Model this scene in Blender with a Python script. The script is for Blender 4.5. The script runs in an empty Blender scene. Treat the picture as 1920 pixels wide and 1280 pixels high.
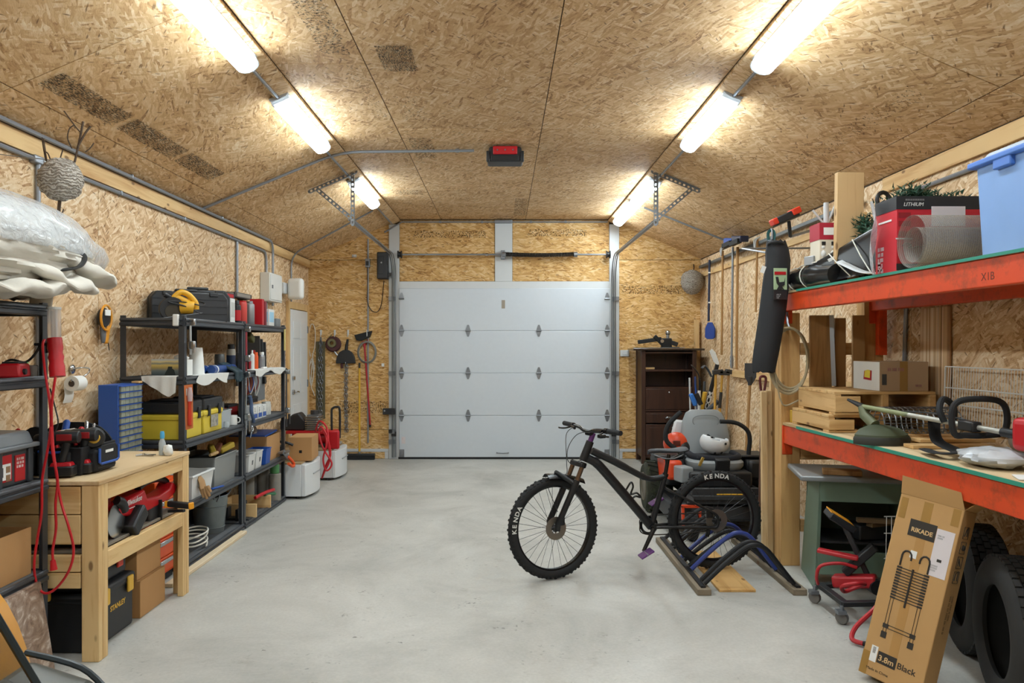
import bpy, math, random
from mathutils import Vector as V, Matrix as Mx, Quaternion
R = math.radians; PI = math.pi; sin = math.sin; cos = math.cos
rnd = random.Random(7)
SC = bpy.context.scene; COL = SC.collection

# ---------------------------------------------------------------- camera
F, CX, CY, EYE = 1420.0, 943.0, 650.0, 1.61     # focal length and principal point in px of the 1920x1280 frame, eye height in m
cam = bpy.data.objects.new('camera', bpy.data.cameras.new('camera')); COL.objects.link(cam)
cam.location = (0, 0, EYE); cam.rotation_euler = (R(90), 0, 0)
cam.data.sensor_fit = 'HORIZONTAL'; cam.data.sensor_width = 36.0; cam.data.lens = F / 1920 * 36
cam.data.shift_x = (960 - CX) / 1920; cam.data.shift_y = (CY - 640) / 1920
cam.data.clip_start = 0.05; cam.data.clip_end = 100
SC.camera = cam
# ---------------------------------------------------------------- world (closed room: a faint grey outside)
w = bpy.data.worlds.new('world'); SC.world = w; w.use_nodes = True
w.node_tree.nodes['Background'].inputs[0].default_value = (0.8, 0.85, 0.9, 1)
w.node_tree.nodes['Background'].inputs[1].default_value = 0.3
LAMP = 42.0                                       # emission of every fluorescent lens
SC.view_settings.view_transform = 'Standard'; SC.view_settings.look = 'None'
SC.view_settings.exposure = 0.42; SC.view_settings.gamma = 1.0; SC.view_settings.use_curve_mapping = False
SC.cycles.max_bounces = 5; SC.cycles.diffuse_bounces = 3; SC.cycles.transparent_max_bounces = 8
SC.cycles.caustics_reflective = False; SC.cycles.caustics_refractive = False
SC.cycles.sample_clamp_indirect = 6.0
SC.cycles.adaptive_threshold = 0.06

def at(u, v, Y): return V(((u - CX) * Y / F, Y, EYE + (CY - v) * Y / F))      # a measured point at distance Y
def flr(u, v, z=0.0): return at(u, v, F * (EYE - z) / (v - CY))                # ... on the level z
def onx(u, v, X): return at(u, v, F * X / (u - CX))                            # ... on the plane X

# ---------------------------------------------------------------- materials
def lin(h):
    h = h.lstrip('#'); c = [int(h[i:i + 2], 16) / 255 for i in (0, 2, 4)]
    return tuple((x / 12.92 if x <= .04045 else ((x + .055) / 1.055) ** 2.4) for x in c) + (1.0,)
def N(nt, t, ins=None, **kw):
    n = nt.nodes.new(t)
    for k, x in kw.items(): setattr(n, k, x)
    for k, x in (ins or {}).items():
        if isinstance(x, bpy.types.NodeSocket): nt.links.new(x, n.inputs[k])
        else: n.inputs[k].default_value = x
    return n
def MA(nt, op, a, b=0.0, c=0.0): return N(nt, 'ShaderNodeMath', {0: a, 1: b, 2: c}, operation=op).outputs[0]
def MIX(nt, f, a, b, bt='MIX'):
    n = N(nt, 'ShaderNodeMix', data_type='RGBA', blend_type=bt)
    for k, x in ((0, f), (6, a), (7, b)):
        if isinstance(x, bpy.types.NodeSocket): nt.links.new(x, n.inputs[k])
        else: n.inputs[k].default_value = x
    return n.outputs[2]
def RAMP(nt, f, stops, interp='LINEAR'):
    n = N(nt, 'ShaderNodeValToRGB', {0: f}); cr = n.color_ramp; cr.interpolation = interp
    while len(cr.elements) < len(stops): cr.elements.new(.5)
    for e, (p, c) in zip(cr.elements, stops): e.position = p; e.color = lin(c) if isinstance(c, str) else (c, c, c, 1)
    return n.outputs[0]
MATS = {}
def newmat(name):
    mt = bpy.data.materials.new(name); mt.use_nodes = True; nt = mt.node_tree
    return mt, nt, nt.nodes['Principled BSDF']
def m(name, col='#888888', rough=.5, metal=0.0, vary=.06, scale=6.0, bump=0.0, alpha=1.0, trans=0.0, emit=0.0, coat=0.0, dirt=None):
    if name in MATS: return MATS[name]
    mt, nt, b = newmat(name); b.inputs['Roughness'].default_value = rough; b.inputs['Metallic'].default_value = metal
    tc = N(nt, 'ShaderNodeTexCoord').outputs['Object']
    nz = N(nt, 'ShaderNodeTexNoise', {'Vector': tc, 'Scale': scale, 'Detail': 4.0}).outputs['Fac']
    c = lin(col)
    lo = tuple(x * (1 - vary * 1.6) for x in c[:3]) + (1,); hi = tuple(min(1, x * (1 + vary * 1.2)) for x in c[:3]) + (1,)
    out = MIX(nt, nz, lo, hi)
    if dirt:
        dz = N(nt, 'ShaderNodeTexNoise', {'Vector': tc, 'Scale': dirt[1], 'Detail': 6.0, 'Roughness': .7}).outputs['Fac']
        out = MIX(nt, RAMP(nt, dz, [(.5, 0.0), (.72, .75)]), out, lin(dirt[0]))
    nt.links.new(out, b.inputs['Base Color'])
    if bump:
        bz = N(nt, 'ShaderNodeTexNoise', {'Vector': tc, 'Scale': scale * 12, 'Detail': 3.0}).outputs['Fac']
        nt.links.new(N(nt, 'ShaderNodeBump', {'Height': bz, 'Strength': bump, 'Distance': .004}).outputs[0], b.inputs['Normal'])
    b.inputs['Alpha'].default_value = alpha; b.inputs['Transmission Weight'].default_value = trans; b.inputs['Coat Weight'].default_value = coat
    if emit: b.inputs['Emission Color'].default_value = c; b.inputs['Emission Strength'].default_value = emit
    MATS[name] = mt; return mt
def wood(name, light, dark, axis='z', knots=True, rough=.7, fine=1.0):
    if name in MATS: return MATS[name]
    mt, nt, b = newmat(name); b.inputs['Roughness'].default_value = rough
    tc = N(nt, 'ShaderNodeTexCoord').outputs['Object']
    off = MA(nt, 'MULTIPLY', N(nt, 'ShaderNodeObjectInfo').outputs['Random'], 23.0)
    tc = N(nt, 'ShaderNodeVectorMath', {0: tc, 1: off}, operation='ADD').outputs[0]
    s = {'x': (1.2, 16, 16), 'y': (16, 1.2, 16), 'z': (16, 16, 1.2)}[axis]
    mp = N(nt, 'ShaderNodeMapping', {'Vector': tc, 'Scale': V(s) * fine}).outputs[0]
    n1 = N(nt, 'ShaderNodeTexNoise', {'Vector': mp, 'Scale': 1.0, 'Detail': 5.0, 'Roughness': .6, 'Distortion': .6}).outputs['Fac']
    c = RAMP(nt, n1, [(.3, dark), (.52, light), (.75, light)])
    big = N(nt, 'ShaderNodeTexNoise', {'Vector': tc, 'Scale': 2.5}).outputs['Fac']
    c = MIX(nt, RAMP(nt, big, [(.4, 0.0), (.8, .35)]), c, lin(dark))
    if knots:
        s2 = {'x': (.45, 1, 1), 'y': (1, .45, 1), 'z': (1, 1, .45)}[axis]
        k = N(nt, 'ShaderNodeTexVoronoi', {'Vector': N(nt, 'ShaderNodeMapping', {'Vector': tc, 'Scale': s2}).outputs[0], 'Scale': 9.0})
        c = MIX(nt, RAMP(nt, k.outputs['Distance'], [(.07, .8), (.13, 0.0)]), c, lin('#6b4522'))
    nt.links.new(c, b.inputs['Base Color'])
    nt.links.new(N(nt, 'ShaderNodeBump', {'Height': n1, 'Strength': .15, 'Distance': .003}).outputs[0], b.inputs['Normal'])
    MATS[name] = mt; return mt
def osb(name, cols, ang=0.0, scale=1.0, spread=1.0):
    mt, nt, b = newmat(name); b.inputs['Roughness'].default_value = .72
    tc = N(nt, 'ShaderNodeTexCoord').outputs['Object']; rn = N(nt, 'ShaderNodeObjectInfo').outputs['Random']
    p = N(nt, 'ShaderNodeVectorMath', {0: tc, 1: MA(nt, 'MULTIPLY', rn, 31.0)}, operation='ADD').outputs[0]
    wz = N(nt, 'ShaderNodeTexNoise', {'Vector': p, 'Scale': 11.0, 'Detail': 2.0}, noise_dimensions='2D').outputs['Color']
    p = N(nt, 'ShaderNodeVectorMath', {0: wz, 1: (.016, .016, .016), 2: p}, operation='MULTIPLY_ADD').outputs[0]
    lw = N(nt, 'ShaderNodeTexNoise', {'Vector': p, 'Scale': 2.6, 'Detail': 0.0}, noise_dimensions='2D').outputs['Color']
    p = N(nt, 'ShaderNodeVectorMath', {0: lw, 1: (.09, .09, .09), 2: p}, operation='MULTIPLY_ADD').outputs[0]
    val = None
    def turn(a, sx, sy, lx=0.0): return N(nt, 'ShaderNodeMapping', {'Vector': p, 'Rotation': (0, 0, R(a * spread + ang)), 'Location': (lx, lx * .37, 0), 'Scale': (1 / (sx * scale), 1 / (sy * scale), 1)}, vector_type='TEXTURE').outputs[0]
    for i, (a, sx, sy, th) in enumerate([(0, 6, 22, 0), (50, 7, 26, .40), (-48, 7, 24, .44), (82, 8, 30, .52), (-16, 8, 26, .54), (24, 9, 40, .60), (-66, 9, 46, .66), (4, 10, 60, .66)]):
        vo = N(nt, 'ShaderNodeTexVoronoi', {'Vector': turn(a, sx, sy, i * 3.7), 'Scale': 1.0}, voronoi_dimensions='2D')
        sp = N(nt, 'ShaderNodeSeparateColor', {0: vo.outputs['Color']}).outputs
        v1 = MA(nt, 'MULTIPLY_ADD', vo.outputs['Distance'], -.22, sp[0])
        if val is None: val = v1
        else: val = N(nt, 'ShaderNodeMix', {0: MA(nt, 'GREATER_THAN', MA(nt, 'MULTIPLY_ADD', vo.outputs['Distance'], -.35, sp[1]), th - .15), 2: val, 3: v1}).outputs[0]
    fib = N(nt, 'ShaderNodeTexNoise', {'Vector': turn(10, 22, 70), 'Scale': 1.0, 'Detail': 3.0, 'Roughness': .7}, noise_dimensions='2D').outputs['Fac']
    big = N(nt, 'ShaderNodeTexNoise', {'Vector': p, 'Scale': 2.6, 'Detail': 3.0}, noise_dimensions='2D').outputs['Fac']
    val = MA(nt, 'ADD', MA(nt, 'MULTIPLY', val, .62), MA(nt, 'ADD', MA(nt, 'MULTIPLY_ADD', fib, .50, -.15), MA(nt, 'MULTIPLY_ADD', big, .36, -.12)))
    c = RAMP(nt, val, list(zip((.0, .16, .40, .62, .90), cols)))
    for a, sx, sy, th in ((24, 12, 60, .955), (-48, 14, 70, .965)):
        dk = N(nt, 'ShaderNodeTexVoronoi', {'Vector': turn(a, sx, sy, a), 'Scale': 1.0}, voronoi_dimensions='2D')
        c = MIX(nt, MA(nt, 'MULTIPLY', MA(nt, 'GREATER_THAN', N(nt, 'ShaderNodeSeparateColor', {0: dk.outputs['Color']}).outputs[0], th), RAMP(nt, dk.outputs['Distance'], [(.15, .8), (.40, 0.0)])), c, lin('#6b4724'))
    c = N(nt, 'ShaderNodeHueSaturation', {'Value': MA(nt, 'ADD', MA(nt, 'MULTIPLY', rn, .12), .94), 'Color': c}).outputs[0]
    nt.links.new(c, b.inputs['Base Color'])
    nt.links.new(N(nt, 'ShaderNodeBump', {'Height': fib, 'Strength': .3, 'Distance': .004}).outputs[0], b.inputs['Normal'])
    MATS[name] = mt; return mt

# ---------------------------------------------------------------- mesh builder
WM = {}                                            # object -> world matrix of the frame its mesh was written in (None: local)
def frame(d, up=V((0, 0, 1))):
    d = V(d).normalized(); a = d.cross(up)
    if a.length < 1e-4: a = d.cross(V((1, 0, 0)))
    a.normalize(); return a, a.cross(d)
class MB:
    def __init__(s): s.v = []; s.f = []
    def add(s, vs, fs):
        o = len(s.v); s.v += [V(x) for x in vs]; s.f += [[i + o for i in f] for f in fs]; return s
    def box(s, c, sz, rot=None, top=(1, 1)):        # centre, full sizes; top: x/y taper of the upper face
        x, y, z = sz[0] / 2, sz[1] / 2, sz[2] / 2; tx, ty = top
        q = [V(p) for p in ((-x, -y, -z), (x, -y, -z), (x, y, -z), (-x, y, -z), (-x * tx, -y * ty, z), (x * tx, -y * ty, z), (x * tx, y * ty, z), (-x * tx, y * ty, z))]
        if rot is not None: q = [rot @ p for p in q]
        return s.add([p + V(c) for p in q], [(0, 3, 2, 1), (4, 5, 6, 7), (0, 1, 5, 4), (1, 2, 6, 5), (2, 3, 7, 6), (3, 0, 4, 7)])
    def bx(s, x0, x1, y0, y1, z0, z1): return s.box(((x0 + x1) / 2, (y0 + y1) / 2, (z0 + z1) / 2), (x1 - x0, y1 - y0, z1 - z0))
    def bar(s, p, q, wd, th, up=(0, 0, 1)):         # a plank from p to q, wd across, th along up
        p, q = V(p), V(q); a, b = frame(q - p, V(up)); a *= wd / 2; b *= th / 2
        return s.add([p - a - b, p + a - b, p + a + b, p - a + b, q - a - b, q + a - b, q + a + b, q - a + b],
                     [(0, 3, 2, 1), (4, 5, 6, 7), (0, 1, 5, 4), (1, 2, 6, 5), (2, 3, 7, 6), (3, 0, 4, 7)][::1])
    def cyl(s, p, q, r, r2=None, n=14, cap=True):
        p, q = V(p), V(q); r2 = r if r2 is None else r2; a, b = frame(q - p)
        vs = [c + (a * cos(2 * PI * i / n) + b * sin(2 * PI * i / n)) * rr for c, rr in ((p, r), (q, r2)) for i in range(n)]
        fs = [(i, (i + 1) % n, n + (i + 1) % n, n + i) for i in range(n)]
        if cap: fs += [tuple(range(n))[::-1], tuple(range(n, 2 * n))]
        return s.add(vs, fs)
    def tube(s, pts, r, n=8, closed=False, flat=None):   # flat: second radius (elliptic section)
        pts = [V(p) for p in pts]; k = len(pts); vs = []; fs = []
        rs = r if isinstance(r, (list, tuple)) else [r] * k
        prev = None
        for i, p in enumerate(pts):
            d = (pts[(i + 1) % k] - pts[i - 1]) if closed else (pts[min(i + 1, k - 1)] - pts[max(i - 1, 0)])
            d.normalize()
            if prev is None: a, _ = frame(d)
            else:
                a = prev - d * prev.dot(d)
                if a.length < 1e-5: a, _ = frame(d)
                a.normalize()
            prev = a; b = d.cross(a); e = flat if flat else rs[i]
            vs += [p + a * cos(2 * PI * j / n) * rs[i] + b * sin(2 * PI * j / n) * e for j in range(n)]
        for i in range(k if closed else k - 1):
            i2 = (i + 1) % k
            fs += [(i * n + j, i * n + (j + 1) % n, i2 * n + (j + 1) % n, i2 * n + j) for j in range(n)]
        if not closed: fs += [tuple(range(n))[::-1], tuple(range((k - 1) * n, k * n))]
        return s.add(vs, fs)
    def lathe(s, prof, o=(0, 0, 0), axis=(0, 0, 1), n=24, arc=2 * PI):   # profile of (radius, height)
        o = V(o); ax = V(axis).normalized(); a, b = frame(ax); k = len(prof); full = abs(arc - 2 * PI) < 1e-6; nn = n if full else n + 1
        vs = [o + ax * h + (a * cos(arc * j / n) + b * sin(arc * j / n)) * r for r, h in prof for j in range(nn)]
        fs = [(i * nn + j, i * nn + (j + 1) % nn, (i + 1) * nn + (j + 1) % nn, (i + 1) * nn + j) for i in range(k - 1) for j in range(n)]
        if full and tuple(prof[0]) != tuple(prof[-1]):
            if prof[0][0] > 1e-6: fs.append(tuple(range(n))[::-1])
            if prof[-1][0] > 1e-6: fs.append(tuple(range((k - 1) * n, k * n)))
        return s.add(vs, fs)
    def prism(s, poly, o, ax, ay, h):               # polygon in the axes ax, ay from o, pushed along vector h
        o, ax, ay, h = V(o), V(ax), V(ay), V(h); n = len(poly)
        q = [o + ax * x + ay * y for x, y in poly]
        return s.add(q + [p + h for p in q], [tuple(range(n))[::-1], tuple(range(n, 2 * n))] + [(i, (i + 1) % n, n + (i + 1) % n, n + i) for i in range(n)])
    def ball(s, c, r, nu=16, nv=10, rot=None, f=None):
        c = V(c); r = V(r) if hasattr(r, '__len__') else V((r, r, r)); vs = []
        for i in range(nv + 1):
            t = PI * i / nv
            for j in range(nu):
                p = 2 * PI * j / nu; d = V((sin(t) * cos(p), sin(t) * sin(p), cos(t)))
                q = V((d.x * r.x, d.y * r.y, d.z * r.z)) * (f(d) if f else 1)
                vs.append(c + (rot @ q if rot is not None else q))
        return s.add(vs, [(i * nu + j, (i + 1) * nu + j, (i + 1) * nu + (j + 1) % nu, i * nu + (j + 1) % nu) for i in range(nv) for j in range(nu)])
    def sheet(s, fn, nu, nv, th=0.0, nrm=(0, 0, 1)):    # a surface fn(a, b), a and b in 0..1; th gives it a back
        g = [V(fn(i / nu, j / nv)) for j in range(nv + 1) for i in range(nu + 1)]; W_ = nu + 1
        fs = [(j * W_ + i, j * W_ + i + 1, (j + 1) * W_ + i + 1, (j + 1) * W_ + i) for j in range(nv) for i in range(nu)]
        if not th: return s.add(g, fs)
        o = V(nrm) * th; k = len(g)
        ring = [i for i in range(W_)] + [j * W_ + nu for j in range(1, nv + 1)] + [nv * W_ + i for i in range(nu - 1, -1, -1)] + [j * W_ for j in range(nv - 1, 0, -1)]
        fs2 = [tuple(k + i for i in f[::-1]) for f in fs]
        fs3 = [(ring[i], ring[i - 1], k + ring[i - 1], k + ring[i]) for i in range(len(ring))]
        return s.add(g + [p - o for p in g], fs + fs2 + fs3)
    def rot(s, mat, o=(0, 0, 0)):
        o = V(o); s.v = [mat @ (p - o) + o for p in s.v]; return s
    def move(s, d): d = V(d); s.v = [p + d for p in s.v]; return s
    def build(s, name, mat, parent=None, bevel=0.0, seg=2, flat=False, sub=0):
        me = bpy.data.meshes.new(name); vs = s.v; loc = None; fm = WM.get(parent) if parent else None
        if parent is None:
            lo = [min(p[i] for p in vs) for i in range(3)]; hi = [max(p[i] for p in vs) for i in range(3)]
            loc = V(((lo[0] + hi[0]) / 2, (lo[1] + hi[1]) / 2, lo[2])); vs = [p - loc for p in vs]
        elif fm is not None:
            iv = fm.inverted(); vs = [iv @ p for p in vs]
        me.from_pydata([tuple(p) for p in vs], [], s.f); me.validate()
        import bmesh
        bm = bmesh.new(); bm.from_mesh(me); bmesh.ops.recalc_face_normals(bm, faces=bm.faces); bm.to_mesh(me); bm.free()
        if not flat: me.shade_smooth(); me.set_sharp_from_angle(angle=R(38))
        me.materials.append(mat)
        o = bpy.data.objects.new(name, me); COL.objects.link(o)
        if parent is not None: o.parent = parent; WM[o] = fm
        else: o.location = loc; WM[o] = Mx.Translation(loc)
        if bevel:
            bv = o.modifiers.new('bevel', 'BEVEL'); bv.width = bevel; bv.segments = seg; bv.limit_method = 'ANGLE'; bv.angle_limit = R(35); bv.use_clamp_overlap = True
        if sub: sb = o.modifiers.new('sub', 'SUBSURF'); sb.levels = sub; sb.render_levels = sub
        return o
def tag(o, label, cat=None, group=None, kind=None):
    o['label'] = label
    if cat: o['category'] = cat
    if group: o['group'] = group
    if kind: o['kind'] = kind
    return o
def thing(name, label, cat, loc=(0, 0, 0), rotz=0.0, group=None, local=False, kind=None):
    o = bpy.data.objects.new(name, None); COL.objects.link(o); o.empty_display_size = .1
    o.location = loc; o.rotation_euler = (0, 0, rotz)
    WM[o] = None if local else Mx.Translation(V(loc)) @ Mx.Rotation(rotz, 4, 'Z')
    return tag(o, label, cat, group, kind)
def clone(o, parent=None):
    c = o.copy(); COL.objects.link(c)
    if parent is not None: c.parent = parent
    WM[c] = None
    for ch in [k for k in o.children]: clone(ch, c)
    return c
def put(o, loc, rotz=0.0, label=None): o.location = loc; o.rotation_euler = (0, 0, rotz); o['label'] = label or o['label']; return o
def bez(pts, k=8, closed=False):                    # Catmull-Rom through the points
    pts = [V(p) for p in pts]; n = len(pts); out = []
    for i in range(n if closed else n - 1):
        g = (lambda j: pts[j % n]) if closed else (lambda j: pts[max(0, min(n - 1, j))])
        a, b, c, d = g(i - 1), g(i), g(i + 1), g(i + 2)
        for t in range(k):
            t /= k
            out.append(.5 * ((2 * b) + (c - a) * t + (2 * a - 5 * b + 4 * c - d) * t * t + (3 * b - a - 3 * c + d) * t ** 3))
    if not closed: out.append(pts[-1])
    return out
def text(name, s, size, mat, parent, o, ax, ay, depth=.0006, align='LEFT', shear=0.0, wide=1.0, bold=0.0):   # lettering: a thin mesh in the axes ax, ay at o
    cu = bpy.data.curves.new(name, 'FONT'); cu.body = s; cu.size = size; cu.extrude = depth; cu.align_x = align; cu.shear = shear; cu.offset = bold; cu.resolution_u = 3
    t = bpy.data.objects.new(name, cu); COL.objects.link(t)
    dg = bpy.context.evaluated_depsgraph_get(); me = bpy.data.meshes.new_from_object(t.evaluated_get(dg))
    vs = [tuple(q.co) for q in me.vertices]; fs = [tuple(p.vertices) for p in me.polygons]
    bpy.data.objects.remove(t); bpy.data.curves.remove(cu); bpy.data.meshes.remove(me)
    ax, ay, o = V(ax).normalized(), V(ay).normalized(), V(o); nz = ax.cross(ay)
    return MB().add([o + ax * x * wide + ay * y + nz * z for x, y, z in vs], fs).build(name, mat, parent, flat=True)
RX = lambda a: Mx.Rotation(R(a), 3, 'X')
RY = lambda a: Mx.Rotation(R(a), 3, 'Y')
RZ = lambda a: Mx.Rotation(R(a), 3, 'Z')
# ================================================================ the room
XL, XR, YB, YF = -2.81, 2.85, 10.92, -2.6
ZE, ZC, FL, FR = 2.86, 3.43, -1.48, 1.51           # eave and ceiling heights, X of the two folds
OSB_W = osb('osb_wall', ['#946a42', '#c49b6e', '#dab78c', '#e6caa3', '#f4e5cc'], 20)
OSB_B = osb('osb_end_wall', ['#8a5f2c', '#bb8c4e', '#d0a463', '#dcb67e', '#edd6a8'], 0, 1.1, .45)
OSB_C = osb('osb_ceiling', ['#8b643c', '#bd9464', '#d0aa7a', '#dbba8e', '#ebd7b6'], 15)
PINE = wood('pine_lumber', '#ddb982', '#c0915a', 'z'); PINEX = wood('pine_lumber_x', '#ddb982', '#c0915a', 'x'); PINEY = wood('pine_lumber_y', '#ddb982', '#c0915a', 'y')
WHITE = m('white_paint', '#cfd2d3', .45, vary=.03); STEEL = m('galvanised_steel', '#8f949a', .38, .85, scale=18); BLACK = m('black_plastic', '#1b1c1e', .45)
EMT = m('conduit_steel', '#90949a', .42, .55, scale=12); DARK = m('dark_void', '#15120f', .9); RED = m('red_plastic', '#b9151f', .4); GREY = m('grey_plastic', '#6b6e72', .5)
PAPER = m('white_paper', '#e6e6e2', .8); CARD = m('cardboard', '#b98c5a', .85, vary=.1, scale=4); RUBBER = m('rubber', '#17181a', .75, bump=.2); SILVER = m('bright_metal', '#b4b7ba', .25, 1.0)
BLUE = m('blue_plastic', '#1f4fa3', .45); GREEN = m('green_plastic', '#2f6b45', .5); YELLOW = m('yellow_plastic', '#d9c03c', .5); ORANGE = m('orange_plastic', '#e2561c', .45)

# floor
mt, nt, b = newmat('concrete'); b.inputs['Roughness'].default_value = .55
tc = N(nt, 'ShaderNodeTexCoord').outputs['Object']
n1 = N(nt, 'ShaderNodeTexNoise', {'Vector': tc, 'Scale': 1.1, 'Detail': 8.0, 'Roughness': .65, 'Distortion': .5}).outputs['Fac']
n2 = N(nt, 'ShaderNodeTexNoise', {'Vector': tc, 'Scale': 60.0, 'Detail': 3.0}).outputs['Fac']
n3 = N(nt, 'ShaderNodeTexNoise', {'Vector': tc, 'Scale': 3.2, 'Detail': 9.0, 'Roughness': .75}).outputs['Fac']
c = RAMP(nt, n1, [(.25, '#9b9a94'), (.5, '#b9b7b0'), (.75, '#cbc9c2')])
c = MIX(nt, RAMP(nt, n2, [(.3, .0), (.7, .22)]), c, lin('#8d8b85'))
c = MIX(nt, RAMP(nt, n3, [(.60, 0.0), (.72, .45)]), c, lin('#8c857a'))
n5 = N(nt, 'ShaderNodeTexNoise', {'Vector': tc, 'Scale': 4.5, 'Detail': 6.0, 'Roughness': .7}).outputs['Fac']
n6 = N(nt, 'ShaderNodeTexNoise', {'Vector': tc, 'Scale': 38.0, 'Detail': 2.0}).outputs['Fac']
spk = MA(nt, 'MULTIPLY', RAMP(nt, n5, [(.56, 0.0), (.68, 1.0)]), RAMP(nt, n6, [(.60, 0.0), (.67, .7)]))
c = MIX(nt, spk, c, lin('#4a463f'))
nt.links.new(c, b.inputs['Base Color'])
nt.links.new(N(nt, 'ShaderNodeBump', {'Height': n2, 'Strength': .12, 'Distance': .002}).outputs[0], b.inputs['Normal'])
nt.links.new(RAMP(nt, n1, [(.3, .62), (.7, .42)]), b.inputs['Roughness'])
CONC = mt
tag(MB().bx(XL - .3, XR + .3, YF - .3, YB + .3, -.12, 0).build('floor', CONC), 'light grey concrete garage floor with stains', 'floor', kind='structure')

def panel(parent, o, ax, ay, wd, ht, mat, th=.011, gap=.003):
    ax, ay = V(ax).normalized(), V(ay).normalized(); nz = ax.cross(ay)
    me = MB().bx(gap, wd - gap, gap, ht - gap, 0, th)
    p = me.build('osb_panel', mat, parent, bevel=.002, seg=1)
    # the mesh stays in its own plane; the object carries the placement
    for v_, q in zip(p.data.vertices, me.v): v_.co = q
    mw = Mx((ax, ay, nz)).transposed().to_4x4(); mw.translation = V(o)
    p.matrix_local = WM[parent].inverted() @ mw
    WM[p] = mw
    return p
def clipped(a, b, step, off):                        # cut a..b at off + k*step
    k = math.ceil((a - off) / step); cuts = [a]
    while off + k * step < b - .05:
        if off + k * step > a + .05: cuts.append(off + k * step)
        k += 1
    return list(zip(cuts, cuts[1:] + [b]))
BACK = m('framing_dark', '#4b3a28', .9)
# side walls: upright 4 x 8 ft sheets with a strip above
wl = tag(MB().bx(XL - .12, XL, YF, YB, 0, ZE + .1).build('wall_left', BACK), 'left side wall sheathed in pale strand board', 'wall', kind='structure')
for a, b_ in clipped(YF, YB, 1.22, 5.24):
    panel(wl, (XL, a, 0), (0, 1, 0), (0, 0, 1), b_ - a, ZE, OSB_W)
wr = tag(MB().bx(XR, XR + .12, YF, YB, 0, ZE + .1).build('wall_right', BACK), 'right side wall sheathed in pale strand board', 'wall', kind='structure')
for a, b_ in clipped(YF, YB, 1.22, 5.27):
    panel(wr, (XR, b_, 0), (0, -1, 0), (0, 0, 1), b_ - a, ZE, OSB_W)
# wall behind the camera
wf = tag(MB().bx(XL, XR, YF - .12, YF, 0, ZC + .05).build('wall_front', BACK), 'strand board end wall behind the viewer', 'wall', kind='structure')
for a, b_ in clipped(XL, XR, 1.22, 0):
    panel(wf, (b_, YF, 0), (-1, 0, 0), (0, 0, 1), b_ - a, 2.44, OSB_W); panel(wf, (b_, YF, 2.44), (-1, 0, 0), (0, 0, 1), b_ - a, ZC - 2.44, OSB_W)
# end wall with the overhead door
DX0, DX1, DZ = -1.50, 1.54, 2.55
wb = tag(MB().bx(XL, DX0, YB, YB + .12, 0, ZC + .05).bx(DX1, XR, YB, YB + .12, 0, ZC + .05).bx(DX0, DX1, YB, YB + .12, DZ - .1, ZC + .05).build('wall_back', BACK),
         'far end wall of golden strand board around the overhead door', 'wall', kind='structure')
for x0, x1 in ((XL, -1.64), (1.67, XR)):
    panel(wb, (x0, YB, .42), (1, 0, 0), (0, 0, 1), x1 - x0, ZE - .42, OSB_B).rotation_euler
    panel(wb, (x0, YB, 0), (1, 0, 0), (0, 0, 1), x1 - x0, .42, OSB_B)
    panel(wb, (x0, YB, ZE), (1, 0, 0), (0, 0, 1), x1 - x0, ZC - ZE, OSB_B)
for x0, x1 in ((-1.49, -.115), (.135, 1.53)):
    panel(wb, (x0, YB, DZ), (1, 0, 0), (0, 0, 1), x1 - x0, .38, OSB_B); panel(wb, (x0, YB, DZ + .38), (1, 0, 0), (0, 0, 1), x1 - x0, ZC - DZ - .38, OSB_B)
# panels here have +Y as normal side: flip them to face the room
for p in wb.children:
    p.location.y -= .011
# ceiling: flat middle and two slopes
cl = tag(MB().bx(FL - .05, FR + .05, YF, YB, ZC + .015, ZC + .1).build('ceiling', BACK), 'strand board ceiling, flat in the middle with sloping sides', 'ceiling', kind='structure')
for i, (x0, x1) in enumerate(((FL, -.89), (-.89, .325), (.325, FR))):
    for a, b_ in clipped(YF, YB, 2.445, (6.37, 6.37, 8.82)[i] + (0.98 if i == 0 else 0)):
        panel(cl, (x0, b_, ZC + .011), (0, -1, 0), (1, 0, 0), b_ - a, x1 - x0, OSB_C)
for sgn, xe, xf in ((-1, XL, FL), (1, XR, FR)):
    d = V((xf - xe, 0, ZC - ZE)); L_ = d.length; d.normalize()
    sl = V((xe, 0, ZE)); nn = d.cross(V((0, 1, 0))) * (1 if sgn < 0 else -1)
    q = [sl + d * -.1, sl + d * (L_ + .06)]
    up = V((0, 0, .10))
    s_ = MB().prism([(0, 0), (1, 0), (1, 1), (0, 1)], q[0] + V((0, YF, .02)), q[1] - q[0], up, (0, YB - YF, 0)).build('ceiling_slope', BACK)
    tag(s_, ('left' if sgn < 0 else 'right') + ' sloping strip of strand board ceiling above the side wall', 'ceiling', kind='structure')
    cut = L_ - 1.20
    for a, b_ in clipped(YF, YB, 2.44, 6.42):
        for t0, t1 in ((0, cut), (cut, L_)):
            o = sl + d * t0 + V((0, b_ if sgn > 0 else a, .012))
            if sgn < 0: panel(s_, o + V((0, b_ - a, 0)), (0, -1, 0), d, b_ - a, t1 - t0, OSB_C)
            else: panel(s_, o + V((0, a - b_, 0)), (0, 1, 0), d, b_ - a, t1 - t0, OSB_C)
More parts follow.
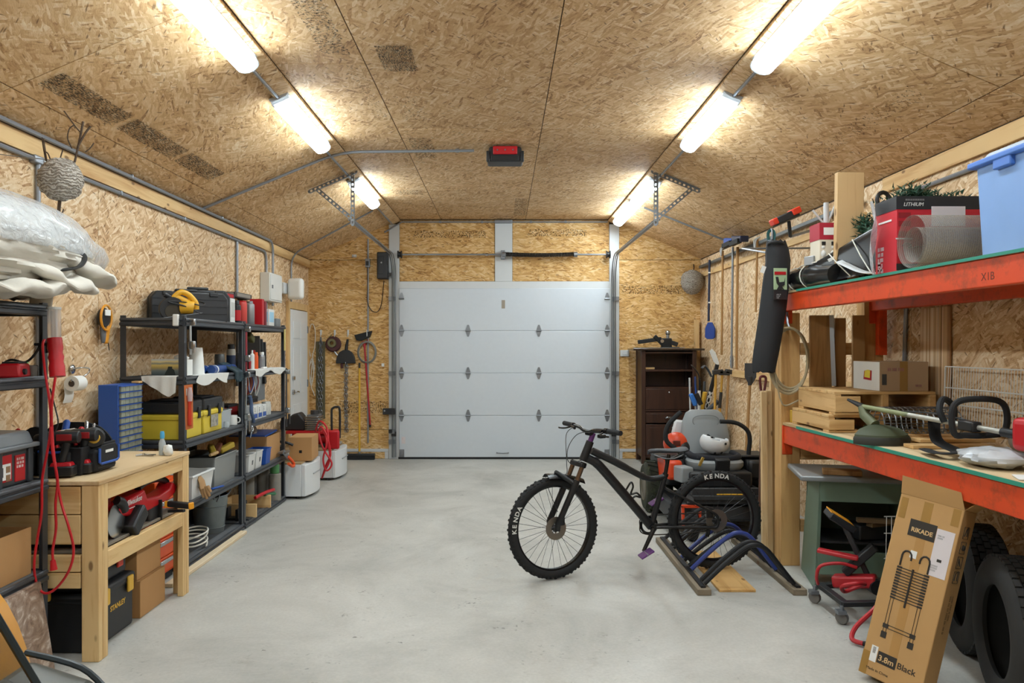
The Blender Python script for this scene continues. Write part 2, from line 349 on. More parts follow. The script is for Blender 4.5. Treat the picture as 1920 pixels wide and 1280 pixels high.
# eave and fold trims
def trim(n, lab, mb, mat=PINEY, bev=.004): return tag(mb.build('trim_%d' % n, mat, bevel=bev), lab, 'trim', kind='structure')
trim(1, 'long pine board under the left eave', MB().bx(XL + .011, XL + .035, YF, YB - .02, ZE - .115, ZE - .005))
trim(2, 'long pine board under the right eave', MB().bx(XR - .035, XR - .011, YF, 5.62, ZE - .115, ZE - .005))
for i, (xf, s1) in enumerate(((FL, -1), (FR, 1))):
    trim(3 + i, ('left' if s1 < 0 else 'right') + ' ceiling fold covered by a narrow strand board strip', MB().prism([(0, 0), (.13, -.056), (.13, -.046), (0, .012)], (xf, YF, ZC - .014), (s1, 0, 0), (0, 0, 1), (0, YB - YF - .02, 0)), OSB_C, 0)
trim(5, 'white frame board left of the overhead door', MB().bx(-1.64, -1.49, YB - .04, YB, 0, 3.37), WHITE)
trim(6, 'white frame board right of the overhead door', MB().bx(1.53, 1.67, YB - .04, YB, 0, 3.37), WHITE)
trim(7, 'white centre board above the overhead door', MB().bx(-.115, .135, YB - .04, YB, DZ, ZC), WHITE)
trim(8, 'white header board across the overhead door top', MB().bx(-1.49, 1.53, YB - .035, YB + .005, 2.43, DZ), WHITE)
trim(9, 'low white trim outline left of the overhead door', MB().bx(-2.45, -1.645, YB - .03, YB - .012, .10, .145).bx(-1.70, -1.645, YB - .03, YB - .012, 0, .10), WHITE)
trim(10, 'low white trim outline right of the overhead door', MB().bx(1.675, 2.0, YB - .03, YB - .012, .10, .145).bx(1.675, 1.72, YB - .03, YB - .012, 0, .10), WHITE)
trim(11, 'pine board standing in the far right corner', MB().bx(2.74, 2.80, YB - .13, YB - .05, 0, 2.0), PINE)

# printed stamps on the ceiling sheets: flat ink
def stamp_mat(name, sx, sy, dens):
    mt, nt, b = newmat(name); b.inputs['Roughness'].default_value = .8
    tc = N(nt, 'ShaderNodeTexCoord').outputs['Object']
    mp = N(nt, 'ShaderNodeMapping', {'Vector': tc, 'Scale': (sx, sy, 1)}).outputs[0]
    n = N(nt, 'ShaderNodeTexNoise', {'Vector': mp, 'Scale': 1.0, 'Detail': 3.0, 'Roughness': .8}, noise_dimensions='2D').outputs['Fac']
    n2 = N(nt, 'ShaderNodeTexNoise', {'Vector': tc, 'Scale': 7.0, 'Detail': 2.0}).outputs['Fac']
    a = MA(nt, 'MULTIPLY', RAMP(nt, n, [(dens, 0.0), (dens + .05, .85)]), RAMP(nt, n2, [(.35, .35), (.6, 1.0)]))
    nt.links.new(a, b.inputs['Alpha']); b.inputs['Base Color'].default_value = lin('#4a3318'); MATS[name] = mt; return mt
INK1 = stamp_mat('printed_ink_heavy', 30, 150, .49); INK2 = stamp_mat('printed_ink_light', 60, 45, .55); INK3 = stamp_mat('printed_ink_outline', 60, 45, .62)
def stamp(host, o, ax, ay, wd, ht, mat, frame_=True):
    ax, ay = V(ax).normalized(), V(ay).normalized(); nz = ax.cross(ay)
    mb = MB().bx(0, wd, 0, ht, 0, .0006)
    s = mb.build('printed_stamp', mat, host)
    for v_, q in zip(s.data.vertices, mb.v): v_.co = q
    mw = Mx((ax, ay, nz)).transposed().to_4x4(); mw.translation = V(o); s.matrix_local = WM[host].inverted() @ mw
sl_l = bpy.data.objects['ceiling_slope']; sl_r = bpy.data.objects['ceiling_slope.001']
dl = V((FL - XL, 0, ZC - ZE)).normalized(); dr = V((FR - XR, 0, ZC - ZE)).normalized()
def on_slope_l(x, y): return V((x, y, ZE + (x - XL) * (ZC - ZE) / (FL - XL) - .0012))
def on_slope_r(x, y): return V((x, y, ZE + (XR - x) * (ZC - ZE) / (XR - FR) - .0012))
for y0, y1 in ((4.02, 4.78), (4.84, 5.62), (5.68, 6.36)): stamp(sl_l, on_slope_l(-2.47, y1), (0, -1, 0), dl, y1 - y0, .15, INK1)
stamp(cl, (-1.12, 4.72, ZC - .0012), (0, -1, 0), (1, 0, 0), .75, .17, INK2); stamp(cl, (-1.02, 6.1, ZC - .0012), (0, -1, 0), (1, 0, 0), 1.2, .10, INK3)
stamp(cl, (-.78, 5.0, ZC - .0012), (0, -1, 0), (1, 0, 0), .42, .22, INK1); stamp(cl, (-.80, 6.1, ZC - .0012), (0, -1, 0), (1, 0, 0), .6, .2, INK3); stamp(cl, (-.83, 7.3, ZC - .0012), (0, -1, 0), (1, 0, 0), .7, .2, INK2)
stamp(cl, (-1.3, 9.05, ZC - .0012), (0, -1, 0), (1, 0, 0), .25, .35, INK2)
stamp(cl, (.36, 8.5, ZC - .0012), (0, -1, 0), (1, 0, 0), 1.6, .16, INK3); stamp(cl, (.15, 10.5, ZC - .0012), (0, -1, 0), (1, 0, 0), 1.2, .16, INK2)
stamp(sl_r, on_slope_r(2.42, 4.3), (0, 1, 0), dr, 1.8, .13, INK3)
YP = YB - .0235
for x0, x1, z0, h in ((-2.35, -1.66, .66, .17), (1.70, 2.72, 2.37, .12), (-1.3, -.25, 3.18, .10), (.35, 1.2, 3.2, .10)): stamp(wb, (x0, YP - .0008, z0), (1, 0, 0), (0, 0, 1), x1 - x0, h, INK2)

# ---------------------------------------------------------------- fluorescent fittings
LENS = newmat('lit_lens')[0]; nt = LENS.node_tree; b = nt.nodes['Principled BSDF']
b.inputs['Base Color'].default_value = (.9, .93, .95, 1); b.inputs['Emission Color'].default_value = (.80, .93, 1, 1); b.inputs['Emission Strength'].default_value = LAMP
LSIDE_M = newmat('lit_lens_side')[0]; b2 = LSIDE_M.node_tree.nodes['Principled BSDF']; b2.inputs['Base Color'].default_value = (.9, .93, .95, 1); b2.inputs['Emission Color'].default_value = (.80, .93, 1, 1); b2.inputs['Emission Strength'].default_value = LAMP * .22
CAPM = m('lamp_end_plastic', '#c9ced2', .3, alpha=.9); HOUS = m('lamp_housing', '#b9bdc0', .5)
def lamp(side, y0, y1, label):
    xe, xf, d = ((XL, FL, dl) if side < 0 else (XR, FR, dr)); nrm = V((d.z * (1 if side < 0 else -1), 0, -abs(d.x)))
    ctr = V((xf, 0, ZC)) - d * .115                  # beside the fold, on the slope
    t = thing('ceiling_light', label, 'light', (ctr.x, (y0 + y1) / 2, ctr.z - .02), group='fluorescent ceiling lights')
    def prof(w2, h0, h1, k): return [(-w2, h0), (w2, h0), (w2, h0 + (h1 - h0) * .45)] + [(w2 * cos(PI * i / k) * .97, h0 + (h1 - h0) * (.45 + .55 * sin(PI * i / k))) for i in range(1, k)] + [(-w2, h0 + (h1 - h0) * .45)]
    o = ctr + V((0, y0, 0))
    MB().prism(prof(.07, .004, .034, 4), o, d, nrm, (0, y1 - y0, 0)).build('housing', HOUS, t)
    MB().prism([(-.066, .034), (.066, .034), (.066, .064), (-.066, .064)], o + V((0, .045, 0)), d, nrm, (0, y1 - y0 - .09, 0)).build('lens_side', LSIDE_M, t)
    MB().prism([(.066 * cos(PI * i / 9), .0645 + .036 * sin(PI * i / 9)) for i in range(10)], o + V((0, .045, 0)), d, nrm, (0, y1 - y0 - .09, 0)).build('lens', LENS, t)
    for ya in (y0, y1 - .045): MB().prism(prof(.067, .03, .092, 7), o + V((0, ya - y0, 0)), d, nrm, (0, .045, 0)).build('end_cap', CAPM, t, bevel=.006)
for k, (a, b_) in enumerate(((3.39, 4.67), (5.33, 6.61), (7.97, 9.25))): lamp(-1, a, b_, ('left ceiling light nearest the viewer, cut by the top edge', 'left ceiling light, second from the viewer', 'left ceiling light nearest the overhead door beside the bracket')[k])
for k, (a, b_) in enumerate(((3.42, 4.70), (5.29, 6.57), (7.94, 9.22), (9.27, 10.55))): lamp(1, a, b_, ('right ceiling light nearest the viewer, cut by the top edge', 'right ceiling light, second from the viewer', 'right ceiling light, third from the viewer beside the bracket', 'right ceiling light closest to the overhead door, fourth in its row')[k])
for side, y0 in ((-1, 1.2), (1, 1.2), (-1, -1.2), (1, -1.2)): lamp(side, y0, y0 + 1.28, '%s ceiling light %s' % ('left' if side < 0 else 'right', 'directly above the viewer' if y0 > 0 else 'behind the viewer'))

# ---------------------------------------------------------------- overhead door
DOORW = m('door_steel_white', '#ccd3da', .42, vary=.02, bump=.12, scale=20)
dr1 = thing('door_1', 'white sectional overhead garage door with four flat panels', 'garage door', (0.02, YB - .02, 0), kind='structure')
yd = YB - .055
for i in range(4): MB().bx(DX0 + .01, DX1 - .005, yd, yd + .045, .02 + i * .608, .02 + i * .608 + .6045).build('door_section', DOORW, dr1, bevel=.006)
MB().bx(DX0, DX1, yd - .004, yd + .04, 0, .03).build('bottom_seal', RUBBER, dr1)
def hinge(x, z, full=True):
    o = V((x, yd, z)); h = MB()
    h.prism([(-.036, 0), (-.03, .03), (-.012, .085), (.012, .085), (.03, .03), (.036, 0)], o, (1, 0, 0), (0, 0, 1), (0, -.006, 0))
    if full: h.prism([(-.036, 0), (-.03, -.03), (-.012, -.085), (.012, -.085), (.03, -.03), (.036, 0)], o, (1, 0, 0), (0, 0, 1), (0, -.006, 0))
    h.cyl(o + V((-.038, -.012, 0)), o + V((.038, -.012, 0)), .012, n=8)
    for zz in (.05, -.05) if full else (.05,): h.cyl(o + V((0, -.004, zz)), o + V((0, -.012, zz)), .009, n=6)
    h.build('hinge', STEEL, dr1)
for z in (.625, 1.233, 1.841):
    for x in (-1.455, -.5, .515, 1.495): hinge(x, z)
for x in (-1.455, 1.495): hinge(x, 2.30, False)
for x in (-1.45, 1.49): MB().bx(x - .035, x + .035, yd - .01, yd, .03, .14).bx(x - .02, x + .02, yd - .03, yd - .01, .05, .09).build('bottom_bracket', STEEL, dr1, bevel=.003)
MB().tube(bez([(-.085, yd, .092), (-.085, yd - .03, .092), (0, yd - .035, .088), (.075, yd - .03, .092), (.075, yd, .092)], 5), .007, 6).build('lift_handle', GREY, dr1)
MB().bx(-1.455, -1.40, yd - .001, yd, .22, .32).build('warning_label', m('label_pale', '#d8d0d2', .7), dr1)
text('warning_print', '-----\n----\n-----', .013, RED, dr1, (-1.452, yd - .0015, .30), (1, 0, 0), (0, 0, 1))
MB().bx(-.02, .03, yd - .001, yd, 2.16, 2.28).build('rust_mark', m('rust_smudge', '#c8b49a', .6, alpha=.5), dr1)

# tracks, shaft and brackets
for s1, xt, lab in ((-1, -1.56, 'left galvanised overhead door track curving back under the ceiling'), (1, 1.585, 'right galvanised overhead door track curving back under the ceiling')):
    t = thing('door_track', lab, 'track', (xt, YB - .06, 0), group='overhead door tracks')
    pth = [(xt, YB - .075, .03), (xt, YB - .075, 1.2), (xt, YB - .075, 2.55)] + [(xt, YB - .075 - .36 * (1 - cos(a * PI / 16)), 2.55 + .36 * sin(a * PI / 16)) for a in range(1, 9)] + [(xt, 7.78, 2.915)]
    for off in (-.025, .025): MB().tube([V(p) + V((off, 0, 0)) for p in pth], .008, 6).build('rail_lip', STEEL, t)
    MB().tube(pth, .026, 4, flat=.006).build('rail', STEEL, t)
    for z in (.25, 1.23, 2.3): MB().bx(xt - .05 + .03 * s1, xt + .05 + .03 * s1, YB - .07, YB - .045, z - .03, z + .03).build('wall_clip', STEEL, t, bevel=.003)
    MB().bx(xt - .035, xt + .035, YB - .10, YB - .085, .33, .40).build('track_bolt', BLACK, t, bevel=.004)
PERF = newmat('perforated_steel')[0]; nt = PERF.node_tree; b = nt.nodes['Principled BSDF']; b.inputs['Metallic'].default_value = .7; b.inputs['Roughness'].default_value = .45
b.inputs['Base Color'].default_value = lin('#8b8f93')
def perf(o, p, q, nm='perforated_angle', up=(0, 1, 0)):
    p, q = V(p), V(q); d = (q - p); L_ = d.length; d.normalize(); a, bb = frame(d, V(up)); mb = MB(); n = int(L_ / .045); w2 = .02
    # two edge strips and rungs leave real holes
    for sd in (-1, 1): mb.bar(p + a * sd * .015, q + a * sd * .015, .010, .004, bb)
    for i in range(n + 1): c_ = p + d * (L_ * i / n); mb.bar(c_ - d * .012, c_ + d * .012, .024, .004, bb)
    mb.bar(p + a * .02 - bb * .014, q + a * .02 - bb * .014, .004, .03, bb)
    mb.build(nm, PERF, o)
for s1, xt in ((-1, -1.56), (1, 1.585)):
    t = thing('track_hanger', ('left' if s1 < 0 else 'right') + ' perforated steel hanger holding the door track below the ceiling', 'bracket', (xt, 7.78, 2.9), group='perforated track hangers')
    zc = (lambda x: (on_slope_l(x, 0) if s1 < 0 else on_slope_r(x, 0)).z)
    x_in, x_out = xt + s1 * .02, xt + s1 * .36
    perf(t, (xt - s1 * .02, 7.76, zc(xt - s1 * .02) - .01), (xt - s1 * .02, 7.76, 2.86))
    perf(t, (xt - s1 * .06, 7.74, zc(xt - s1 * .06) - .02), (x_out + s1 * .06, 7.74, zc(x_out + s1 * .06) - .02))
    perf(t, (x_out - s1 * .02, 7.75, zc(x_out - s1 * .02) - .03), (xt, 7.75, 2.93))
t = thing('torsion_shaft', 'steel torsion shaft with black spring above the overhead door', 'door shaft', (0, YB - .12, 2.9))
zs, ys = 2.925, YB - .13
MB().cyl((-1.5, ys, zs), (1.53, ys, zs), .013, n=10).build('shaft', STEEL, t)
sp = MB(); k = 46
sp.tube([(.03 + 1.0 * i / (k * 6), ys + .028 * cos(2 * PI * i / 6), zs - .014 * sin(PI * i / (k * 6)) + .004 + .028 * sin(2 * PI * i / 6)) for i in range(k * 6 + 1)], .0085, 5)
sp.build('spring', m('oiled_spring', '#2a2623', .5, .5), t)
for x in (.02, 1.04): MB().cyl((x - .03, ys, zs), (x + .02, ys, zs), .038, n=14).build('spring_cone', STEEL, t)
for x in (-1.47, 1.5): MB().lathe([(.02, -.035), (.055, -.03), (.055, -.02), (.04, -.01), (.04, .01), (.055, .02), (.055, .03), (.02, .035)], (x, ys, zs), (1, 0, 0), 18).build('cable_drum', BLACK, t)
MB().bx(-.03, .03, YB - .14, YB - .04, zs - .06, zs + .06).build('centre_bracket', STEEL, t, bevel=.004)
MB().cyl((-.25, ys, zs), (-.21, ys, zs), .022, n=10).build('shaft_collar', SILVER, t)

# ---------------------------------------------------------------- conduits
def conduit(lab, pts, r=.0135, k=5, clips=(), grp='steel conduits', smooth=True):
    t = thing('conduit', lab, 'conduit', tuple(V(pts[0])), group=grp)
    MB().tube(bez(pts, k) if smooth else pts, r, 8).build('pipe', EMT, t)
    for c_ in clips:
        c_ = V(c_); MB().box(c_, (.034, .02, .034)).build('clip', STEEL, t, bevel=.004)
def bend(a, c, b_, r=.12):                           # points of a rounded corner at c between a and b_
    a, c, b_ = V(a), V(c), V(b_); p = c + (a - c).normalized() * r; q = c + (b_ - c).normalized() * r
    return [p * (1 - t) ** 2 + c * 2 * t * (1 - t) + q * t * t for t in [i / 5 for i in range(6)]]
xw = XL + .03
e1 = [(xw + .03, YF + .2, ZE + .005), (xw + .03, 7.05, ZE + .005)]
c1 = bend(e1[0], (xw + .03, 7.30, ZE + .005), (xw + .03, 7.30, 1.0)); c1 = [(xw + .03, YF + .2, ZE + .005)] + bend((xw + .03, 0, ZE + .005), (xw + .03, 9.05, ZE + .005), (xw + .03, 9.05, 1.0)) + [(xw + .03, 9.05, 2.10)]
conduit('upper of two steel conduits along the left eave, turning down by the breaker box', c1, .0145, smooth=False, clips=[(xw + .03, y, ZE + .008) for y in (3.9, 5.6, 7.4)])
c2 = [(xw, YF + .2, ZE - .135)] + bend((xw, 0, ZE - .135), (xw, 8.9, ZE - .135), (xw, 8.9, 1.0)) + [(xw, 8.9, 2.05)]
conduit('lower of two steel conduits along the left eave, turning down by the breaker box', c2, .0145, smooth=False, clips=[(xw, y, ZE - .135) for y in (4.1, 5.5, 6.6, 7.7)])
conduit('vertical steel conduit on the left wall behind the wasp nest', [(xw, 4.53, ZE - .14), (xw, 4.53, 1.0)], .0145, smooth=False)
conduit('vertical steel conduit on the left wall above the black tool cases', [(xw, 7.92, ZE - .15), (xw, 7.92, 1.2)], .0145, smooth=False)
tb = thing('junction_fitting', 'grey conduit tee with a white cover above the wasp nest', 'fitting', (xw, 4.53, ZE - .17))
MB().bx(xw - .02, xw + .022, 4.47, 4.66, ZE - .16, ZE - .112).build('tee_body', EMT, tb, bevel=.008); MB().bx(xw + .022, xw + .028, 4.55, 4.66, ZE - .155, ZE - .115).build('cover', WHITE, tb, bevel=.003)
yc = 6.95
cc = [V((XL + .06, yc, ZE + .02)), on_slope_l(FL - .12, yc) + V((.0, 0, -.02)), V((FL + .2, yc, ZC - .02)), V((-.265, yc, ZC - .02))]
conduit('steel conduit climbing from the left wall across the ceiling to the red speaker', [cc[0]] + bend(cc[0], cc[1] + V((.1, 0, .04)), cc[3], .2) + [cc[3]], .013, smooth=False, clips=[(-.42, yc, ZC - .02)])
cc = [V((XL + .03, 9.95, 1.6)), V((XL + .03, 9.95, 2.72)), V((XL + .16, 9.95, ZE + .03)), on_slope_l(FL - .17, 9.6) + V((0, 0, -.02))]
conduit('thin conduit rising from the white floodlight to the left ceiling slope', [cc[0], cc[0] + V((0, 0, .5))] + bend(cc[0], cc[1] + V((0, 0, .1)), cc[3], .16) + [cc[3]], .011, smooth=False)
conduit('steel conduit along the ceiling edge above the overhead door', [(-1.7, YB - .06, 3.25), (-1.45, YB - .06, ZC - .03), (1.5, YB - .06, ZC - .03)], .011, smooth=False, clips=[(x, YB - .06, ZC - .03) for x in (-.9, -.3, .4, .9)])
tb = tag(MB().bx(-.12, .13, YB - .1, YB - .045, ZC - .05, ZC - .012).build('junction_box', EMT, bevel=.006), 'small grey junction box at the ceiling above the centre board', 'junction box')
conduit('steel conduit running up the right ceiling slope from the wall to the lamp', [on_slope_r(XR - .1, 9.2) + V((0, 0, -.02)), on_slope_r(FR + .22, 9.28) + V((0, 0, -.02))], .012, smooth=False)
conduit('steel conduit on the right wall bending down behind the garland', [(XR - .03, YF + .2, 2.68)] + bend((XR - .03, 0, 2.68), (XR - .03, 5.22, 2.68), (XR - .03, 5.35, 2.3), .12) + [(XR - .03, 5.35, 1.0)], .0145, smooth=False)
for s1, Y0_, Y1_, lab in ((-1, 4.67, 5.33, 'left short conduit joining the first and second lights'), (-1, 6.61, 7.97, 'left long conduit joining the second and third lights'), (1, 4.70, 5.29, 'right short conduit joining the first and second lights'), (1, 6.57, 7.94, 'right long conduit joining the second and third lights'), (-1, 9.25, 10.8, 'left conduit running from the last light to the end wall')):
    f_ = on_slope_l if s1 < 0 else on_slope_r; xx = (FL if s1 < 0 else FR) + s1 * .105
    conduit(lab, [f_(xx, Y0_ - .03) + V((0, 0, -.02)), f_(xx, Y1_ + .03) + V((0, 0, -.02))], .011, smooth=False)
conduit('vertical steel conduit on the end wall beside the black door opener', [at(690, 830, YB - .04), at(690, 500, YB - .04), at(690, 448, YB - .04)], .012, smooth=False)

# red and black box on the ceiling
t = thing('ceiling_speaker', 'red and black boxy speaker fixed under the ceiling', 'speaker', (.02, 6.95, ZC - .14))
MB().box((.02, 6.95, ZC - .075), (.33, .22, .14), top=(.88, .9)).build('body', m('dark_grey_plastic', '#2c2d30', .5), t, bevel=.02)
MB().box((.02, 6.845, ZC - .045), (.22, .03, .075)).build('front_panel', RED, t, bevel=.008)
MB().box((.02, 6.84, ZC - .115), (.25, .02, .05)).build('grille', BLACK, t, bevel=.006)
for x in (-.135, .175): MB().box((x, 6.845, ZC - .1), (.03, .03, .10)).build('corner_guard', BLACK, t, bevel=.008)
for x in (-.05, .02, .09): MB().cyl((x, 6.832, ZC - .045), (x, 6.822, ZC - .045), .007, n=8).build('button', GREY, t)
# ================================================================ generic builders
from mathutils import noise as mnoise
nz3 = lambda p, s=1.0: mnoise.noise(V(p) * s)
RACKM = m('rack_steel', '#4b4e53', .38, .55, scale=30); DECKM = m('rack_deck', '#5d5f61', .8, vary=.12, scale=9)
def rack(label, x0, x1, y0, y1, levels, top, grp='grey steel shelving units'):
    t = thing('shelving_unit', label, 'shelf', ((x0 + x1) / 2, (y0 + y1) / 2, 0), group=grp); w_ = .042
    for x, sx in ((x0, 1), (x1, -1)):
        for y, sy in ((y0, 1), (y1, -1)):
            MB().prism([(0, 0), (w_, 0), (w_, .004), (.004, .004), (.004, w_), (0, w_)], (x, y, 0), (sx, 0, 0), (0, sy, 0), (0, 0, top)).build('post', RACKM, t)
    pr = [(0, 0), (.010, 0), (.016, -.008), (.016, -.018), (.008, -.024), (.008, -.03), (.018, -.036), (.018, -.052), (.010, -.058), (0, -.058)]
    for z in levels:
        sh = MB().bx(x0 + .012, x1 - .012, y0 + .012, y1 - .012, z - .014, z).build('deck', DECKM, t, bevel=.002)
        for x, sx in ((x0 + .006, -1), (x1 - .006, 1)): MB().prism(pr, (x, y0 + .01, z + .006), (sx, 0, 0), (0, 0, 1), (0, y1 - y0 - .02, 0)).build('beam', RACKM, sh)
        for y, sy in ((y0 + .006, -1), (y1 - .006, 1)): MB().prism(pr, (x0 + .01, y, z + .006), (0, sy, 0), (0, 0, 1), (x1 - x0 - .02, 0, 0)).build('beam', RACKM, sh)
    return t
def open_box(mb, c, wx, wy, h, t=.004, flare=1.0):      # open tub: base centre c, base size, height, wall, top flare
    c = V(c); f = flare
    def q(a, b_, z): return c + V((a, b_, z))
    X, Y = wx / 2, wy / 2
    o = [q(-X, -Y, 0), q(X, -Y, 0), q(X, Y, 0), q(-X, Y, 0), q(-X * f, -Y * f, h), q(X * f, -Y * f, h), q(X * f, Y * f, h), q(-X * f, Y * f, h)]
    Xi, Yi = X - t, Y - t
    i = [q(-Xi, -Yi, t), q(Xi, -Yi, t), q(Xi, Yi, t), q(-Xi, Yi, t), q(-(X * f - t), -(Y * f - t), h), q(X * f - t, -(Y * f - t), h), q(X * f - t, Y * f - t, h), q(-(X * f - t), Y * f - t, h)]
    F_ = [(0, 3, 2, 1), (0, 1, 5, 4), (1, 2, 6, 5), (2, 3, 7, 6), (3, 0, 4, 7), (8, 9, 10, 11), (8, 12, 13, 9), (9, 13, 14, 10), (10, 14, 15, 11), (11, 15, 12, 8), (4, 5, 13, 12), (5, 6, 14, 13), (6, 7, 15, 14), (7, 4, 12, 15)]
    return mb.add(o + i, F_)
def bin_(name, label, cat, c, wx, wy, h, mat, flare=1.12, rim=.012, group=None, rot=0.0):
    t = thing(name, label, cat, c, R(rot), group, local=True)
    open_box(MB(), (0, 0, 0), wx, wy, h, .004, flare).build('body', mat, t, bevel=.008)
    X, Y = wx / 2 * flare, wy / 2 * flare
    MB().tube([(-X, -Y, h), (X, -Y, h), (X, Y, h), (-X, Y, h)], rim * .6, 6, closed=True).build('rim', mat, t)
    return t
TAPE = m('packing_tape', '#a07a3e', .3, vary=.05)
def carton(label, c, wx, wy, h, rot=0.0, mat=CARD, opened=False, name='cardboard_box', group=None, tape=True):
    t = thing(name, label, 'box', c, R(rot), group, local=True)
    if opened:
        open_box(MB(), (0, 0, 0), wx, wy, h, .005).build('body', mat, t)
    else:
        MB().box((0, 0, h / 2), (wx, wy, h)).build('body', mat, t, bevel=.003)
        for s_ in (-1, 1): MB().box((0, s_ * wy / 4, h + .002), (wx, wy / 2 - .002, .004)).build('flap', mat, t)
        if tape: MB().box((0, 0, h + .0048), (wx + .002, .045, .0012)).build('tape', TAPE, t)
    return t
def can(name, label, cat, c, r, h, body, cap, band=None, neck=.55, group=None, cap_h=.22):
    t = thing(name, label, cat, c, 0, group, local=True); hb = h * (1 - cap_h)
    MB().lathe([(r * .94, 0), (r, .004), (r, hb - .01), (r * .96, hb), (r * neck, hb + .012)], n=16).build('body', body, t)
    MB().lathe([(r * neck * 1.05, hb + .006), (r * neck * 1.05, h - .004), (r * neck * .9, h)], n=14).build('cap', cap, t)
    if band: MB().lathe([(r * 1.01, hb * .18), (r * 1.012, hb * .75)], n=16).build('label_band', band, t)
    return t
def cloth(name, label, cat, fn, nu, nv, mat, th=.002, nrm=(0, 0, 1)): return tag(MB().sheet(fn, nu, nv, th, nrm).build(name, mat), label, cat)
TOWEL = m('white_towel', '#dcdbd6', .95, vary=.05, scale=14, bump=.3)

# ================================================================ near shelving unit (left edge)
rack('grey steel shelving unit at the left edge under the big plastic bag', -2.75, -2.29, 2.59, 3.81, (.49, .945, 1.46, 1.815), 1.83)
# bulky fabric in a plastic bag
t = thing('bagged_cover', 'bulky folded beige fabric cover inside a clear plastic bag', 'bag', (-2.48, 3.65, 1.835))
def fold(d):
    r1 = 1 - abs(nz3(V((d.x * 1.3, d.y * 1.6, d.z * 3.6)), 2.1)) * 1.5; r2 = 1 - abs(nz3(V((d.x, d.y * 2.2 + d.z, d.z * 1.5 - d.y)) + V((5, 2, 1)), 3.4)) * 1.4
    return .86 + .12 * r1 + .07 * r2 - .08 * max(0, d.y - .6)
BGF = m('beige_fabric', '#cfc9bd', .9, vary=.08, scale=5, bump=.2)
MB().ball((-2.48, 3.60, 2.085), (.34, .76, .25), 84, 60, f=fold).build('fabric', BGF, t)
fl = lambda a, b_: (-2.34 + .06 * sin(9 * a) - .03 * b_, 3.80 + .42 * a - .10 * b_ * a, 2.03 - (.20 + .09 * sin(4.5 * a + .6)) * b_ + .015 * sin(7 * a + 2 * b_))
MB().sheet(fl, 18, 8, .012, (1, 0, 0)).build('hanging_fold', BGF, t)
for k_, (pp_, rr_, ff_) in enumerate((([(-2.62, 2.95, 1.91), (-2.36, 3.15, 1.885), (-2.20, 3.36, 1.87), (-2.165, 3.56, 1.88), (-2.20, 3.74, 1.91), (-2.32, 3.84, 1.97)], .085, .034), ([(-2.36, 3.42, 2.03), (-2.20, 3.58, 1.97), (-2.15, 3.76, 1.93), (-2.18, 3.95, 1.92), (-2.27, 4.08, 1.96)], .080, .030), ([(-2.34, 3.7, 2.10), (-2.19, 3.88, 2.04), (-2.165, 4.06, 1.985), (-2.23, 4.2, 1.97)], .085, .04))):
    q_ = bez(pp_, 14); fb = MB().tube([p + V((.016 * nz3(p, 9), 0, .03 * nz3(p + V((3, 1, 2)), 7))) for p in q_], [rr_ * (.85 + .5 * nz3(p, 8)) for p in q_], 24, flat=ff_); fb.v = [p + V((nz3(p, 13), nz3(p + V((9, 0, 0)), 13), 1.3 * nz3(p + V((0, 7, 0)), 13))) * .02 for p in fb.v]; fb.build('fold_roll', BGF, t)
def film(d): return 1 + .045 * nz3(d, 4.0) + .025 * nz3(d, 9) + (.30 * max(0, d.y - .84) / .16 if d.y > .84 else 0)
pb = MB().ball((-2.48, 3.60, 2.13), (.35, .80, .235), 56, 30, f=film)
keep = [f_ for f_ in pb.f if sum(pb.v[i].z for i in f_) / len(f_) > 2.075]; pb.f = keep
mt, nt, b = newmat('clear_bag_film'); b.inputs['Base Color'].default_value = lin('#e9eef2'); b.inputs['Roughness'].default_value = .18; b.inputs['Alpha'].default_value = .55; b.inputs['Coat Weight'].default_value = .5
tcx = N(nt, 'ShaderNodeTexCoord').outputs['Object']
nt.links.new(N(nt, 'ShaderNodeBump', {'Height': N(nt, 'ShaderNodeTexNoise', {'Vector': tcx, 'Scale': 14.0, 'Detail': 4.0, 'Distortion': 1.5}).outputs['Fac'], 'Strength': .9, 'Distance': .02}).outputs[0], b.inputs['Normal']); FILM = mt; MATS['clear_bag_film'] = mt
pb.build('plastic_bag', FILM, t)
MB().tube(bez([(-2.185, 3.72, 1.985), (-2.13, 3.80, 2.01), (-2.15, 3.88, 2.06), (-2.20, 3.91, 2.10)], 5), .022, 8, flat=.008).build('strap', BLACK, t)

# chargers on the second shelf
def charger(label, c, rot):
    t = thing('battery_charger', label, 'charger', c, R(rot), group='red battery chargers', local=True)
    MB().box((0, 0, .035), (.11, .15, .07), top=(.8, .86)).build('housing', RED, t, bevel=.012)
    MB().box((0, .0, .072), (.075, .1, .012)).build('battery_slot', BLACK, t, bevel=.004); MB().cyl((.05, -.03, .03), (.062, -.03, .03), .014, n=12).build('vent', BLACK, t); MB().box((.03, .05, .072), (.02, .012, .006)).build('indicator', m('green_led', '#7fe39a', .4), t)
charger('red battery charger on the second shelf beside the corner post', (-2.36, 3.66, 1.461), 12); charger('red battery charger on the second shelf, farther left', (-2.52, 3.60, 1.461), -6)
tag(MB().bx(-2.43, -2.31, 3.72, 3.77, 1.461, 1.52).build('adapter_block', m('warm_grey_plastic', '#77726b', .6), bevel=.006), 'grey adapter block behind the red battery charger', 'adapter')
tag(MB().tube(bez([(-2.50, 3.74, 1.50), (-2.46, 3.78, 1.545), (-2.38, 3.78, 1.535), (-2.325, 3.79, 1.60), (-2.31, 3.80, 1.68), (-2.30, 3.80, 1.60), (-2.315, 3.80, 1.54), (-2.30, 3.80, 1.66), (-2.285, 3.80, 1.58)], 7), .006, 6).build('power_cord', BLACK), 'black power cord bundled on the corner post', 'cord')
